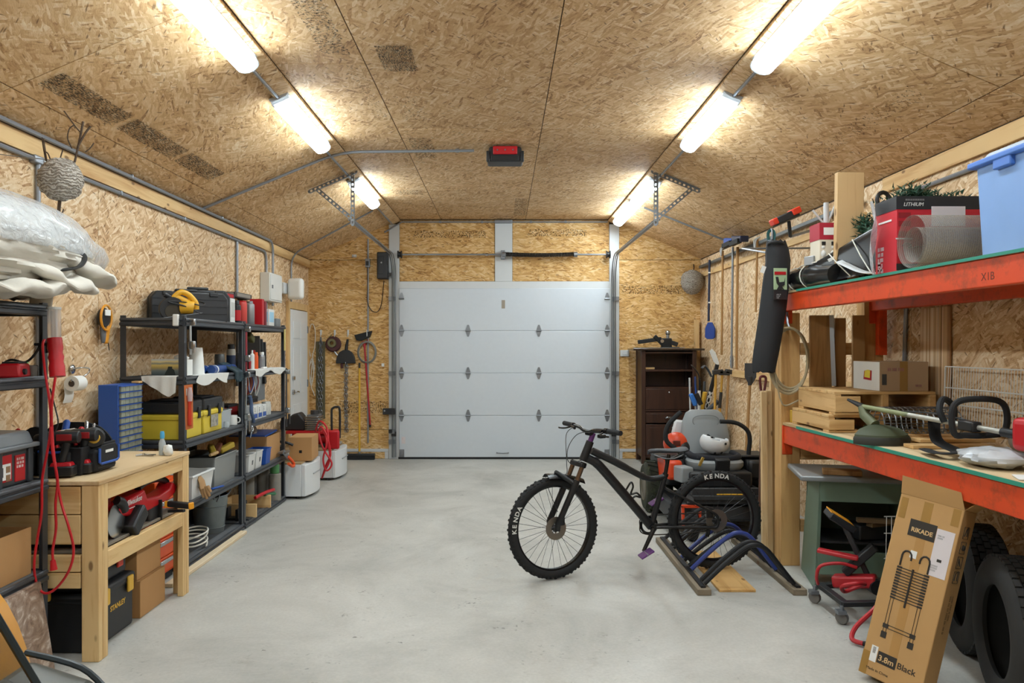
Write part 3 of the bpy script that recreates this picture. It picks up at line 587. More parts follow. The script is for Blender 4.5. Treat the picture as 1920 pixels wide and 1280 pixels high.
tag(MB().ball((-2.50, 3.40, 1.53), (.06, .09, .07), 14, 10).bx(-2.54, -2.46, 3.34, 3.46, 1.461, 1.50).build('black_gadget', BLACK), 'rounded black tool at the left end of the second shelf', 'tool')
# cord on the wall behind
tag(MB().tube(bez([(-2.29, 3.83, 1.40), (-2.27, 3.84, 1.30), (-2.25, 3.83, 1.22), (-2.285, 3.83, 1.15)], 6), .004, 6).build('thin_cable', BLACK), 'thin black cable hanging behind the corner post', 'cable')

# tool box with paper sleeve
t = thing('tool_box', 'dark grey plastic tool box with red labels on the third shelf', 'toolbox', (-2.51, 3.44, .947))
DG = m('charcoal_plastic', '#3c3f43', .42); LG = m('lid_grey_plastic', '#6d7175', .4)
MB().bx(-2.70, -2.335, 3.14, 3.745, .947, 1.13).build('body', DG, t, bevel=.012)
lid = MB().box((-2.517, 3.44, 1.165), (.395, .64, .07), top=(.9, .94)).build('lid', LG, t, bevel=.014); MB().bx(-2.73, -2.305, 3.11, 3.775, 1.118, 1.14).build('lid_rim', LG, lid, bevel=.006)
for y in (3.16, 3.50, 3.73): MB().bx(-2.34, -2.322, y - .018, y + .018, .95, 1.12).build('rib', DG, t, bevel=.005)
MB().bx(-2.57, -2.45, 3.25, 3.62, 1.195, 1.22).build('handle', m('handle_grey', '#9a9da0', .35, .3), t, bevel=.01)
lb = MB().bx(-2.335, -2.331, 3.28, 3.595, .975, 1.10).build('label_card', RED, t); MB().bx(-2.331, -2.3295, 3.34, 3.585, .985, 1.06).build('photo_panel', PAPER, lb); MB().bx(-2.3295, -2.3285, 3.44, 3.53, 1.0, 1.045).build('tool_picture', DG, lb)
for z in (1.03, .99): MB().bx(-2.3295, -2.3285, 3.55, 3.58, z - .012, z + .018).build('picture', m('photo_brown', '#8a6b4c', .6), lb)
lb = MB().bx(-2.335, -2.331, 3.62, 3.695, .965, 1.09).build('side_label', RED, t); text('label_print', 'III II IIIII\nIIII III III\nII IIII III', .018, PAPER, lb, (-2.3305, 3.63, 1.065), (0, 1, 0), (0, 0, 1))
# open carton below
t = thing('open_carton', 'open cardboard box on the lowest visible shelf at the left edge', 'box', (-2.52, 3.4, .49)); open_box(MB(), (-2.53, 3.43, .492), .40, .62, .23, .006).build('body', CARD, t)
# stone-look slab
mt, nt, b = newmat('marbled_laminate'); b.inputs['Roughness'].default_value = .3
tcx = N(nt, 'ShaderNodeTexCoord').outputs['Object']; q = N(nt, 'ShaderNodeTexNoise', {'Vector': tcx, 'Scale': 9.0, 'Detail': 7.0, 'Roughness': .65, 'Distortion': 2.2}).outputs['Fac']
nt.links.new(RAMP(nt, q, [(.3, '#5d4a3d'), (.45, '#8d7463'), (.55, '#a08a7a'), (.66, '#cfc2b6'), (.72, '#7d6553')]), b.inputs['Base Color'])
tag(MB().prism([(3.05, 0), (3.78, 0), (3.70, .465), (3.05, .465)], (-2.255, 0, 0), (0, 1, 0), (-.05, 0, 1), (.022, 0, 0)).build('laminate_slab', mt, bevel=.004), 'brown marbled laminate offcut leaning below the left shelving', 'board')

# red work light with its cord
t = thing('work_light', 'red handled fluorescent work light hooked to the corner post', 'work light', (-2.2, 3.74, 1.46))
p0, p1, p2 = at(101, 577, 3.76), at(102, 634, 3.76), at(108, 706, 3.74); d_ = (p1 - p0)
mt, nt, b = newmat('clear_tube'); b.inputs['Base Color'].default_value = lin('#e8dede'); b.inputs['Alpha'].default_value = .35; b.inputs['Roughness'].default_value = .1
MB().cyl(p1, p0, .031, n=16).build('clear_shield', mt, t)
for s_ in (-.009, .009): MB().cyl(p1 + V((s_, 0, 0)), p0 + V((s_, 0, -.012)), .007, n=10).build('lamp_tube', m('unlit_tube', '#eceae6', .4), t)
MB().cyl(p0 - V((0, 0, .008)), p0 + V((0, 0, .004)), .033, n=16).build('end_ring', m('ring_white', '#dddddb', .4), t)
MB().tube([p1 + (p2 - p1) * k for k in (0, .12, .25, .38, .5, .62, .75, .88, 1)], [.034, .034, .036, .031, .036, .031, .036, .035, .036], 14).build('handle', RED, t)
MB().tube([p1 + V((-.03, -.02, -.03)), p1 + V((-.09, -.01, -.03))], .008, 6).build('hook', BLACK, t)
cord = [(104, 706), (97, 760), (98, 812), (102, 860), (113, 935), (128, 985), (138, 1030), (130, 1068), (108, 1100), (86, 1112), (70, 1098), (64, 1060), (70, 1010), (78, 960), (79, 900), (88, 850), (95, 805), (94, 760), (85, 700), (80, 650), (84, 636)]
MB().tube(bez([at(u, v, 3.70 - .012 * (i % 2)) for i, (u, v) in enumerate(cord)], 5), .0062, 7).build('cord', RED, t)
MB().tube(bez([at(u, v, 3.685) for u, v in ((95, 800), (99, 850), (108, 900), (104, 945), (105, 990), (99, 1030), (99, 1050))], 5), .0062, 7).build('cord_end', RED, t)
MB().cyl(at(99, 1050, 3.685), at(101, 1068, 3.685), .012, .017, n=10).build('plug', RED, t)

# snowmobile nose in the foreground corner
t = thing('snowmobile', 'yellow snowmobile hood with dark edged windshield in the near left corner', 'snowmobile', (-1.45, 1.5, 0))
YEL = m('amber_bodywork', '#c8891a', .35, coat=.3, vary=.12, scale=5)
def hull(a, b_):
    ang = -PI / 2 + PI * a; y = .9 + 1.0 * b_; wd = .40 * (1 - .42 * b_ ** 2); top = 1.18 - .12 * b_; return (-1.47 + wd * sin(ang), y, .28 + (top - .28) * cos(ang) ** .6 if abs(cos(ang)) > 1e-6 else .28)
MB().sheet(hull, 20, 12).build('hood', YEL, t); MB().bx(-1.70, -1.24, .4, 1.85, .14, .42).build('tunnel', m('sled_black', '#202124', .5), t, bevel=.03)
shield = lambda a, b_: (-1.46 + .40 * (2 * a - 1) * (1 - .18 * b_) - .01, 1.72 - .10 * (2 * a - 1) ** 2 - .10 * b_, .86 + .27 * b_)
mt, nt, b = newmat('smoked_screen'); b.inputs['Base Color'].default_value = lin('#5b6468'); b.inputs['Alpha'].default_value = .35; b.inputs['Roughness'].default_value = .08
MB().sheet(shield, 16, 8, .004, (0, -1, 0)).build('windshield', mt, t)
MB().tube([shield(a, 0) for a in [i / 12 for i in range(13)]] + [shield(1, k / 6) for k in range(1, 7)] + [shield(1 - i / 12, 1) for i in range(1, 13)] + [shield(0, 1 - k / 6) for k in range(1, 6)], .008, 8, closed=True).build('windshield_edging', m('teal_black_trim', '#1d2a30', .4), t)
MB().box((-1.13, 1.70, .80), (.24, .16, .13), RY(18), top=(.7, .8)).build('side_fairing', m('olive_grey_plastic', '#5f605a', .45), t, bevel=.02)
MB().tube(bez([(-1.0, 1.76, .80), (-1.07, 1.76, .865), (-1.2, 1.76, .90)], 5), .007, 6).build('fairing_edging', MATS['teal_black_trim'], t)
for x in (-1.80, -1.14): MB().tube(bez([(x, 1.2, .035), (x, 1.9, .03), (x, 2.25, .05), (x, 2.42, .16)], 6), .05, 8, flat=.012).build('ski', MATS['sled_black'], t); 
for x in (-1.80, -1.14): MB().tube([(x, 1.6, .04), (x * .9 - .146, 1.55, .3)], .02, 8).build('ski_leg', STEEL, t)
MB().bx(-1.63, -1.31, -.4, .75, .42, .66).build('seat', BLACK, t, bevel=.05); MB().bx(-1.66, -1.28, -.6, 1.2, .02, .16).build('track_belt', RUBBER, t, bevel=.04)
MB().tube(bez([(-1.85, .68, 1.12), (-1.62, .82, 1.12), (-1.47, .85, 1.1), (-1.32, .82, 1.12), (-1.09, .68, 1.12)], 5), .014, 8).build('handlebar', BLACK, t); MB().cyl((-1.47, .85, 1.1), (-1.47, .95, .9), .03).build('steering_post', BLACK, t); t.location.x += .09

# ================================================================ workbench
BWD = wood('bench_lumber', '#e0bf88', '#c4965c', 'z'); BWDY = wood('bench_lumber_y', '#e0bf88', '#c4965c', 'y'); BWDX = wood('bench_lumber_x', '#e0bf88', '#c4965c', 'x'); PLY = wood('plywood_top', '#d6bb92', '#b99667', 'y', knots=False, fine=.7)
t = thing('workbench', 'pine workbench with plywood top and lower shelf', 'workbench', (-2.42, 4.41, 0))
bx0, bx1, by0, by1, bz = -2.76, -2.058, 3.86, 4.98, .925
MB().bx(bx0, bx1, by0, by1, bz - .022, bz).build('top', PLY, t, bevel=.003)
for x, sx in ((bx0, 1), (bx1, -1)):
    for y, sy in ((by0 + .005, 1), (by1 - .005, -1)):
        MB().bx(*sorted((x + sx * .004, x + sx * .093)), *sorted((y, y + sy * .038)), 0, bz - .023).build('leg', BWD, t, bevel=.004)
        MB().bx(*sorted((x + sx * .004, x + sx * .042)), *sorted((y + sy * .039, y + sy * .092)), 0, bz - .023).build('leg', BWD, t, bevel=.004)
for z0, z1 in ((.815, .90), (.455, .545)):
    for x in (bx1 - .042 - .002, bx0 + .006): MB().bx(x, x + .038, by0 + .098, by1 - .098, z0, z1).build('apron', BWDY, t, bevel=.004)
for z0, z1 in ((.755, .895), (.600, .75), (.46, .545), (.375, .455)): MB().bx(bx0 + .1, bx1 - .1, by0 + .006, by0 + .04, z0, z1).build('end_board', BWDX, t, bevel=.004)
for z0, z1 in ((.815, .895), (.455, .545)): MB().bx(bx0 + .1, bx1 - .1, by1 - .042, by1 - .006, z0, z1).build('end_rail', BWDX, t, bevel=.004)
MB().bx(bx0 + .05, bx1 - .05, by0 + .045, by1 - .045, .546, .56).build('lower_shelf', m('grey_board', '#8a8378', .8, vary=.15), t)

# --- cordless drills
def drill(label, c, rot, dz=0):
    t = thing('cordless_drill', label, 'drill', c, R(rot), group='red cordless drills on the bench', local=True)
    bt = MB().box((0, 0, .035), (.075, .125, .055)).build('battery', BLACK, t, bevel=.008); MB().box((0, .0, .068), (.066, .11, .025), top=(.8, .85)).build('battery_top', RED, bt, bevel=.006)
    MB().box((.039, -.01, .035), (.003, .06, .018)).build('battery_label', m('label_grey', '#a9a9a9', .5), bt)
    MB().tube([(0, .005, .075), (0, -.004, .11), (0, -.016, .15), (0, -.02, .185)], [.022, .019, .019, .022], 12, flat=None).build('grip', BLACK, t)
    MB().tube([(0, .026, .17), (0, .022, .155)], .010, 8).build('trigger', RED, t)
    MB().tube([(0, -.085, .21), (0, -.08, .21), (0, -.04, .21), (0, .03, .21), (0, .045, .21)], [.026, .032, .034, .034, .030], 16).build('motor_housing', BLACK, t)
    for s_ in (-1, 1): MB().box((s_ * .0335, -.02, .212), (.004, .075, .034)).build('side_panel', m('dark_red_plastic', '#8f1a1d', .45), t, bevel=.003)
    MB().tube([(0, .045, .21), (0, .075, .21), (0, .08, .21)], [.031, .031, .027], 16).build('clutch_ring', m('dark_metal', '#4a4a4c', .4, .6), t)
    MB().tube([(0, .08, .21), (0, .10, .21), (0, .125, .21), (0, .135, .21)], [.024, .024, .018, .010], 14).build('chuck', BLACK, t)
drill('red and black cordless drill at the near bench corner', (-2.31, 3.97, .926), 100); drill('red and black cordless drill standing behind the front one', (-2.27, 4.07, .926), 98)
# --- tool bag
t = thing('tool_bag', 'black open tool bag with blue trim full of hand tools', 'tool bag', (-2.45, 4.18, .926)); BAGM = m('black_canvas', '#16171a', .85, bump=.3, scale=10)
open_box(MB(), (-2.46, 4.19, .926), .44, .34, .15, .012, 1.04).build('body', BAGM, t, bevel=.02)
bl = BLUE
for x0_, x1_, y_, zz in ((-2.66, -2.47, 4.00, 1.06), (-2.45, -2.28, 4.00, 1.06)): MB().bx(x0_, x1_, y_ - .025, y_ + .01, .935, zz).build('front_pocket', BAGM, t, bevel=.015); MB().tube([(x0_ + .01, y_ - .024, zz), ((x0_ + x1_) / 2, y_ - .03, zz - .006), (x1_ - .01, y_ - .024, zz)], .007, 6).build('pocket_trim', bl, t)
pk = MB().bx(-2.27, -2.19, 4.08, 4.30, .930, 1.055).build('side_pocket', BAGM, t, bevel=.02)
MB().prism([(0, 0), (.2, 0), (.2, .07), (.17, .10), (.03, .10), (0, .07)], (-2.188, 4.09, .975), (0, 1, 0), (0, 0, 1), (.010, 0, 0)).build('pocket_flap', BAGM, pk, bevel=.006)
MB().tube([(-2.178, 4.09, 1.06), (-2.178, 4.09, .985), (-2.178, 4.11, .975), (-2.178, 4.27, .975), (-2.178, 4.29, .985), (-2.178, 4.29, 1.06)], .007, 6).build('flap_trim', bl, pk); MB().bx(-2.178, -2.176, 4.15, 4.23, 1.03, 1.045).build('flap_badge', PAPER, pk)
bk = lambda a, b_: (-2.67 + .42 * a, 4.355 + .012 * sin(9 * a), 1.06 + .12 * b_ * (1 - .8 * abs(2 * a - 1) ** 3))
MB().sheet(bk, 14, 5, .012, (0, 1, 0)).build('back_panel', BAGM, t); arch = [(-2.62 + .26 * i / 10, 4.02 + .02 * sin(PI * i / 10), 1.07 + .115 * sin(PI * i / 10)) for i in range(11)]
MB().prism([(p[0], p[2]) for p in arch], (0, 4.03, 0), (1, 0, 0), (0, 0, 1), (0, .02, 0)).build('side_gusset', BAGM, t)
t2 = lambda n, lab, cat, mbm: tag(mbm[0].build(n, mbm[1]), lab, cat)
def hand_tool(name, label, p, q, r, mat, tip=None, tipm=None):
    t = thing(name, label, 'tool', tuple(V(p)), 0); MB().tube([V(p), V(p) + (V(q) - V(p)) * .15, V(p) + (V(q) - V(p)) * .9, V(q)], [r * .8, r, r, r * .6], 10).build('grip', mat, t)
    if tip: MB().cyl(q, tip, r * .35, n=8).build('shank', tipm or SILVER, t)
hand_tool('screwdriver', 'blue handled tool sticking out of the tool bag', (-2.435, 4.2, 1.10), (-2.44, 4.24, 1.20), .019, BLUE); MATS['blue_plastic']
hand_tool('screwdriver', 'red screwdriver standing in the tool bag behind the drills', (-2.33, 4.16, 1.08), (-2.335, 4.2, 1.165), .016, RED)
hand_tool('screwdriver', 'red screwdriver lying across the tool bag rim', (-2.50, 4.1, 1.12), (-2.40, 4.12, 1.145), .015, RED, (-2.33, 4.14, 1.16))
hand_tool('level', 'white and red torpedo tool lying in the tool bag', (-2.46, 4.17, 1.135), (-2.36, 4.19, 1.15), .013, m('white_red', '#d9d4cf', .5))
hand_tool('wrench', 'steel wrench upright in the tool bag', (-2.36, 4.3, 1.09), (-2.37, 4.31, 1.19), .011, SILVER)
hand_tool('wrench', 'slim steel wrench beside the upright one in the tool bag', (-2.33, 4.3, 1.09), (-2.325, 4.31, 1.175), .008, SILVER)
hand_tool('crimping_tool', 'pair of red handles poking from the left of the tool bag', (-2.66, 4.06, 1.08), (-2.60, 4.07, 1.17), .012, RED)
t = thing('tape_measure', 'round black tape measure with yellow centre on the tool bag', 'tape measure', (-2.21, 4.14, 1.06)); MB().lathe([(.0, -.028), (.048, -.028), (.056, -.018), (.056, .018), (.048, .028), (0, .028)], (-2.225, 4.12, 1.117), (.5, -.87, 0), 20).build('case', BLACK, t); MB().lathe([(0, 0), (.03, 0), (.026, .004), (0, .005)], V((-2.225, 4.12, 1.117)) + V((.5, -.87, 0)) * .028, (.5, -.87, 0), 16).build('badge', m('badge_yellow', '#caa43a', .5), t)
# --- pliers, bottle, tissue
t = thing('pliers', 'small steel pliers lying on the bench top', 'pliers', (-2.26, 4.78, .926)); a0 = V((-2.245, 4.75, .932))
for s_ in (-1, 1): MB().tube(bez([a0 + V((-.045, -.015 + .012 * s_, 0)), a0 + V((-.012, s_ * .004, .003)), a0 + V((.02, -s_ * .012, 0)), a0 + V((.06, -s_ * .017, 0))], 4), .005, 6).build('jaw_handle', SILVER, t)
MB().cyl(a0 + V((-.008, 0, -.004)), a0 + V((-.008, 0, .01)), .009, n=10).build('pivot', SILVER, t)
t = thing('spray_bottle', 'small clear bottle with light blue cap on the bench', 'bottle', (-2.16, 4.80, .926)); mt, nt, b = newmat('clear_plastic'); b.inputs['Base Color'].default_value = lin('#dfe7ea'); b.inputs['Alpha'].default_value = .45; b.inputs['Roughness'].default_value = .08; CLEAR = mt; MATS['clear_plastic'] = mt
c_ = V((-2.155, 4.79, .926)); MB().lathe([(.019, 0), (.021, .004), (.021, .075), (.014, .095), (.010, .105)], c_, n=16).build('body', CLEAR, t); MB().lathe([(.013, .105), (.014, .11), (.014, .135), (.011, .15), (0, .15)], c_, n=14).build('cap', m('sky_blue_plastic', '#4fa9d8', .4), t); MB().lathe([(.0175, .004), (.0185, .006), (.0185, .055), (0, .055)], c_, n=14).build('liquid', m('pale_liquid', '#b9c9cf', .2, alpha=.6), t)
tag(MB().ball(c_ + V((.045, -.02, .032)), (.030, .026, .036), 16, 12, f=lambda d: 1 + .35 * nz3(d, 3.2)).build('tissue', PAPER), 'crumpled white tissue beside the blue capped bottle', 'tissue')
# --- below the bench top: cordless cut-off saw, red carton, toolboxes, cartons
t = thing('cordless_chainsaw', 'red cordless cut-off saw with black grip on the bench lower shelf', 'saw', (-2.2, 4.35, .561))
xs = -2.17; pz = lambda u, v: onx(u, v, xs)
bodyp = [pz(u, v) for u, v in ((213, 945), (250, 922), (256, 917), (262, 934), (285, 928), (305, 915), (310, 903), (320, 910), (314, 925), (300, 938), (285, 946), (255, 962), (240, 966), (215, 968), (204, 955))]
MB().prism([(p.y, p.z) for p in bodyp], (xs - .05, 0, 0), (0, 1, 0), (0, 0, 1), (.10, 0, 0)).build('body', RED, t, bevel=.012)
MB().tube(bez([pz(258, 916), pz(275, 903), pz(295, 898), pz(310, 901), pz(312, 908)], 4), .020, 10).build('rear_grip', BLACK, t)
MB().tube(bez([pz(202, 938) + V((.05, 0, 0)), pz(208, 942) + V((.06, 0, 0)), pz(216, 955) + V((.05, 0, 0))], 4), .026, 10).build('front_grip', BLACK, t)
bt = MB().box(pz(232, 975) + V((.06, 0, 0)), (.09, .17, .085), RX(38)).build('battery', BLACK, t, bevel=.012); 
MB().box(pz(273, 962) + V((-.02, .02, 0)), (.13, .13, .10)).build('motor_case', m('soft_black', '#222326', .5), t, bevel=.01); MB().box(pz(283, 960) + V((-.01, 0, 0)), (.16, .012, .155)).build('foot_plate', BLACK, t, bevel=.004)
text('brand_script', 'Milwaukee', .046, PAPER, t, pz(217, 951) + V((.0515, 0, 0)), V((0, 1, .02)), V((0, -.02, 1)), shear=.35); MB().bar(pz(221, 955) + V((.0515, 0, 0)), pz(239, 948) + V((.0515, 0, 0)), .0015, .004).build('brand_stroke', PAPER, t)
tag(MB().lathe([(.085, -.002), (.095, 0), (.085, .002)], pz(203, 975) + V((.045, 0, .0)), (1, 0, 0), 22).build('cutting_disc', SILVER), 'bright circular saw blade behind the red carton on the lower shelf', 'saw blade')
t = thing('garden_shears', 'black and orange handled shears lying over the lower shelf rail', 'shears', (-2.1, 4.7, .6))
MB().bar(pz(285, 944) + V((.1, 0, 0)), at(357, 948, 4.66), .035, .038).build('sheath', BLACK, t, bevel=.008); MB().bar(at(357, 948, 4.66), at(360, 948, 4.655), .04, .042).build('orange_end', m('amber_plastic', '#e0961f', .4), t, bevel=.006); MB().bar(pz(286, 958) + V((.1, 0, 0)), at(346, 957, 4.64), .022, .018).build('lower_handle', BLACK, t, bevel=.005); MB().bar(pz(283, 945) + V((.1, 0, 0)), pz(293, 945) + V((.1, 0, 0)), .037, .04).build('orange_collar', MATS['amber_plastic'], t, bevel=.004)
t = thing('tool_carton', 'red and black printed carton on the bench lower shelf', 'box', (-2.45, 4.1, .561)); MB().bx(-2.72, -2.185, 3.96, 4.22, .561, .80).build('body', RED, t, bevel=.003); MB().bx(-2.721, -2.184, 3.959, 4.221, .562, .60).build('black_band', BLACK, t)
MB().lathe([(0, 0), (.045, 0), (.04, .003), (0, .003)], (-2.42, 3.9585, .71), (0, -1, 0), 20).build('wheel_picture', DG, t); MB().lathe([(0, 0), (.018, 0), (0, .003)], (-2.42, 3.955, .70), (0, -1, 0), 14).build('hub_picture', PAPER, t)
text('carton_print', '10\"   5X', .05, PAPER, t, (-2.47, 3.9585, .625), (1, 0, 0), (0, 0, 1)); text('carton_side_print', 'IIIII III IIII', .022, PAPER, t, (-2.1845, 3.98, .62), (0, 0, 1), (0, -1, 0))
# stacked black tool boxes on the floor
t = thing('rolling_toolbox', 'black toolbox with yellow latches on the floor under the bench', 'toolbox', (-2.36, 4.35, 0)); TB = m('toolbox_black', '#202124', .5)
MB().bx(-2.70, -2.155, 3.97, 4.42, .0, .28).build('base', TB, t, bevel=.02); MB().bx(-2.71, -2.145, 3.96, 4.43, .255, .31).build('lid', TB, t, bevel=.02)
for y in (4.09, 4.35): MB().bx(-2.15, -2.132, y - .03, y + .03, .21, .30).build('latch', m('latch_yellow', '#e3b33c', .45), t, bevel=.008)
MB().bx(-2.50, -2.36, 3.94, 3.965, .28, .33).build('end_handle', MATS['latch_yellow'], t, bevel=.012); text('maker_name', 'STANLEY', .040, MATS['latch_yellow'], t, (-2.1538, 4.155, .155), (0, 1, 0), (0, 0, 1), bold=.001)
MB().bx(-2.16, -2.15, 4.02, 4.045, .05, .2).build('red_tab', RED, t, bevel=.004)
t = thing('upper_toolbox', 'plain black toolbox with a red latch stacked on the lower one', 'toolbox', (-2.36, 4.3, .312)); MB().bx(-2.66, -2.18, 3.99, 4.39, .312, .452).build('body', TB, t, bevel=.02); MB().bx(-2.67, -2.17, 3.98, 4.40, .42, .452).build('lid', TB, t, bevel=.012); MB().bx(-2.172, -2.158, 4.25, 4.31, .37, .448).build('latch', m('latch_red', '#d8371c', .45), t, bevel=.006)
carton('lower cardboard box under the far end of the bench', (-2.35, 4.655, 0), .40, .33, .215, group='brown cartons under the bench', tape=False); carton('upper cardboard box resting on another under the bench', (-2.36, 4.645, .222), .38, .31, .20, group='brown cartons under the bench')
# orange tool chest, box and parts cabinet in the gap
t = thing('tool_chest', 'orange metal drawer chest between bench and shelving', 'tool chest', (-2.53, 5.21, 0)); OR = m('chest_orange', '#dd5214', .4)
MB().bx(-2.75, -2.325, 5.06, 5.38, .05, .70).build('body', OR, t, bevel=.006)
for z0, z1 in ((.07, .17), (.18, .30), (.31, .45), (.46, .57), (.58, .68)): dd = MB().bx(-2.325, -2.312, 5.075, 5.365, z0, z1).build('drawer', OR, t, bevel=.004); MB().bx(-2.312, -2.298, 5.09, 5.35, z1 - .04, z1 - .012).build('pull', SILVER, dd, bevel=.004)
MB().bx(-2.74, -2.34, 5.08, 5.36, 0, .05).build('plinth', BLACK, t)
carton('brown carton under the blue parts cabinet', (-2.56, 5.22, .70), .34, .31, .16, mat=m('dark_cardboard', '#8d6740', .85), tape=False)
t = thing('parts_cabinet', 'blue small parts cabinet with many clear drawers', 'parts cabinet', (-2.61, 5.20, .865)); MB().bx(-2.70, -2.565, 5.05, 5.36, .868, 1.355).build('case', m('cabinet_blue', '#2a56a8', .4), t, bevel=.004)
dmat = m('drawer_clear', '#9aa093', .25, vary=.35, scale=22)
for i in range(11):
    z0 = .880 + i * .0425; 
    for j in range(5 if i > 2 else 3): n_ = 5 if i > 2 else 3; y0 = 5.06 + j * .292 / n_; dd = MB().bx(-2.566, -2.551, y0 + .003, y0 + .292 / n_ - .003, z0 + .003, z0 + .036).build('drawer', dmat, t)
for i in range(12): MB().bx(-2.566, -2.546, 5.052, 5.358, .874 + i * .0425, .880 + i * .0425).build('divider', MATS['cabinet_blue'], t)
tag(MB().bx(-2.60, -2.55, 5.30, 5.36, 1.356, 1.37).build('wood_scrap', PINEX, bevel=.002), 'small wooden offcut on top of the blue parts cabinet', 'offcut')

# ================================================================ left wall fittings
t = thing('paper_holder', 'chrome wall hook holding a small white paper roll', 'paper roll', (XL + .05, 5.0, 1.3)); q0 = onx(135, 692, XL + .02); q1 = onx(134, 719, XL + .09)
MB().lathe([(0, 0), (.03, 0), (.03, .006), (.02, .012), (0, .012)], q0, (1, 0, 0), 18).build('wall_plate', SILVER, t); MB().tube(bez([q0, q0 + V((.05, .02, .01)), q0 + V((.08, .06, 0)), q0 + V((.07, .03, -.04)), q1 + V((0, -.01, .02)), q1 + V((0, .1, 0))], 6), .005, 8).build('wire_arm', SILVER, t)
MB().lathe([(.02, 0), (.048, 0), (.048, .10), (.02, .10), (.02, 0)], q1, (0, 1, 0), 22).build('roll', PAPER, t); MB().sheet(lambda a, b_: (q1.x - .047 + .012 * sin(b_ * 4) * b_, q1.y + .1 * a, q1.z - .01 - .115 * b_), 4, 8, .001, (1, 0, 0)).build('loose_sheet', PAPER, t)
MB().lathe([(0, -.002), (.019, -.002), (.019, 0)], q1, (0, 1, 0), 14).build('core', m('core_brown', '#4a4038', .8), t)
t = thing('packaged_lamp', 'small black and yellow packaged tool hanging on the left wall', 'packaged tool', (XL + .04, 5.2, 1.5)); q0 = onx(184, 572, XL + .03)
MB().lathe([(0, -.016), (.06, -.016), (.068, -.006), (.068, .006), (.06, .016), (0, .016)], q0 + V((.03, .015, -.085)), (1, 0, 0), 24).build('black_disc', BLACK, t); MB().tube([q0 + V((.048, .015 + .07 * cos(a), -.085 + .085 * sin(a))) for a in [2 * PI * i / 20 for i in range(20)]], .008, 6, closed=True).build('yellow_loop', m('amber_plastic'), t)
MB().bx(q0.x + .05, q0.x + .056, q0.y - .01, q0.y + .06, q0.z - .07, q0.z - .03).build('white_tag', PAPER, t); MB().box(q0 + V((.03, .05, -.20)), (.03, .04, .13), RX(-14)).build('yellow_handle', MATS['amber_plastic'], t, bevel=.01); MB().box(q0 + V((.025, .02, -.20)), (.03, .05, .12), RX(8)).build('grey_handle', GREY, t, bevel=.015); MB().tube([q0 + V((.03, .07, -.24)), q0 + V((.03, .09, -.31))], .003, 5).build('tie', BLACK, t)
# wasp nest
mt, nt, b = newmat('wasp_paper'); b.inputs['Roughness'].default_value = .9
tcx = N(nt, 'ShaderNodeTexCoord').outputs['Object']; wv = N(nt, 'ShaderNodeTexWave', {'Vector': tcx, 'Scale': 18.0, 'Distortion': 11.0, 'Detail': 4.0, 'Detail Scale': 1.6}, bands_direction='Z').outputs['Fac']
nt.links.new(RAMP(nt, wv, [(.0, '#7d7265'), (.3, '#958a7d'), (.7, '#a99f92'), (1.0, '#bdb5aa')]), b.inputs['Base Color']); nt.links.new(N(nt, 'ShaderNodeBump', {'Height': wv, 'Strength': .8, 'Distance': .01}).outputs[0], b.inputs['Normal']); NEST = mt
t = thing('wasp_nest', 'round grey wasp nest on a twig hanging by the left eave', 'wasp nest', tuple(at(113, 370, 4.15))); TW = m('twig_bark', '#4b3a2c', .9)
nc = at(114, 338, 4.15); MB().ball(nc, (.112, .112, .12), 40, 30, f=lambda d: 1 + .035 * sin(22 * d.z + 6 * nz3(d, 2.2)) + .05 * nz3(d, 2.0) - (.16 * max(0, -d.z - .55))).build('nest', NEST, t)
pt = lambda u, v, dy=0: at(u, v, 4.15 + dy)
MB().tube(bez([pt(112, 376), pt(110, 400), pt(113, 425), pt(118, 436)], 5), [.009] * 15 + [.006], 7).build('twig', TW, t)
for a in ([(140, 304), (148, 268), (156, 228)], [(146, 275), (160, 250), (170, 237)], [(86, 302), (82, 280), (79, 258)], [(88, 303), (84, 275), (82, 260)], [(112, 300), (115, 290), (118, 280)], [(135, 278), (127, 260), (130, 242), (138, 235)], [(152, 249), (142, 238), (120, 208)], [(160, 285), (170, 277), (176, 268)], [(112, 410), (117, 398), (119, 392)], [(95, 300), (90, 288), (84, 284)]): MB().tube(bez([pt(u, v, .01 * i) for i, (u, v) in enumerate(a)], 4), .0035 if a[0][0] not in (140, 146) else .006, 5).build('twig', TW, t)
MB().bar(V((XL + .03, 4.18, nc.z + .15)), pt(112, 302), .006, .004).build('hanger', STEEL, t)
# breaker box, floodlight, door
t = thing('breaker_box', 'white breaker box on the left wall between the conduits', 'electrical box', (XL + .06, 9.0, 2.15)); MB().bx(XL + .012, XL + .125, 8.72, 9.2, 2.14, 2.47).build('cabinet', m('box_white', '#d5d3cd', .45), t, bevel=.006); MB().bx(XL + .126, XL + .132, 8.74, 9.18, 2.16, 2.45).build('door', MATS['box_white'], t, bevel=.003); MB().bx(XL + .132, XL + .137, 8.78, 8.82, 2.29, 2.33).build('latch', GREY, t)
t = thing('floodlight', 'white plastic floodlight beside the breaker box', 'light', (XL + .1, 9.6, 2.25)); MB().bx(XL + .012, XL + .07, 9.5, 9.66, 2.28, 2.42).build('base', WHITE, t, bevel=.01); MB().box((XL + .18, 9.62, 2.345), (.21, .10, .27), RZ(-12)).build('shade', m('milky_plastic', '#e4e3de', .3, vary=.05), t, bevel=.045, seg=4)
t = thing('meter_box', 'grey electrical box on the left wall behind the shelving', 'electrical box', (XL + .05, 8.2, 1.1)); MB().bx(XL + .012, XL + .14, 8.15, 8.5, 1.02, 1.36).build('cabinet', m('panel_grey', '#7d8184', .5, .2), t, bevel=.005); MB().bx(XL + .14, XL + .17, 8.40, 8.46, 1.2, 1.28).build('switch', BLACK, t, bevel=.004)
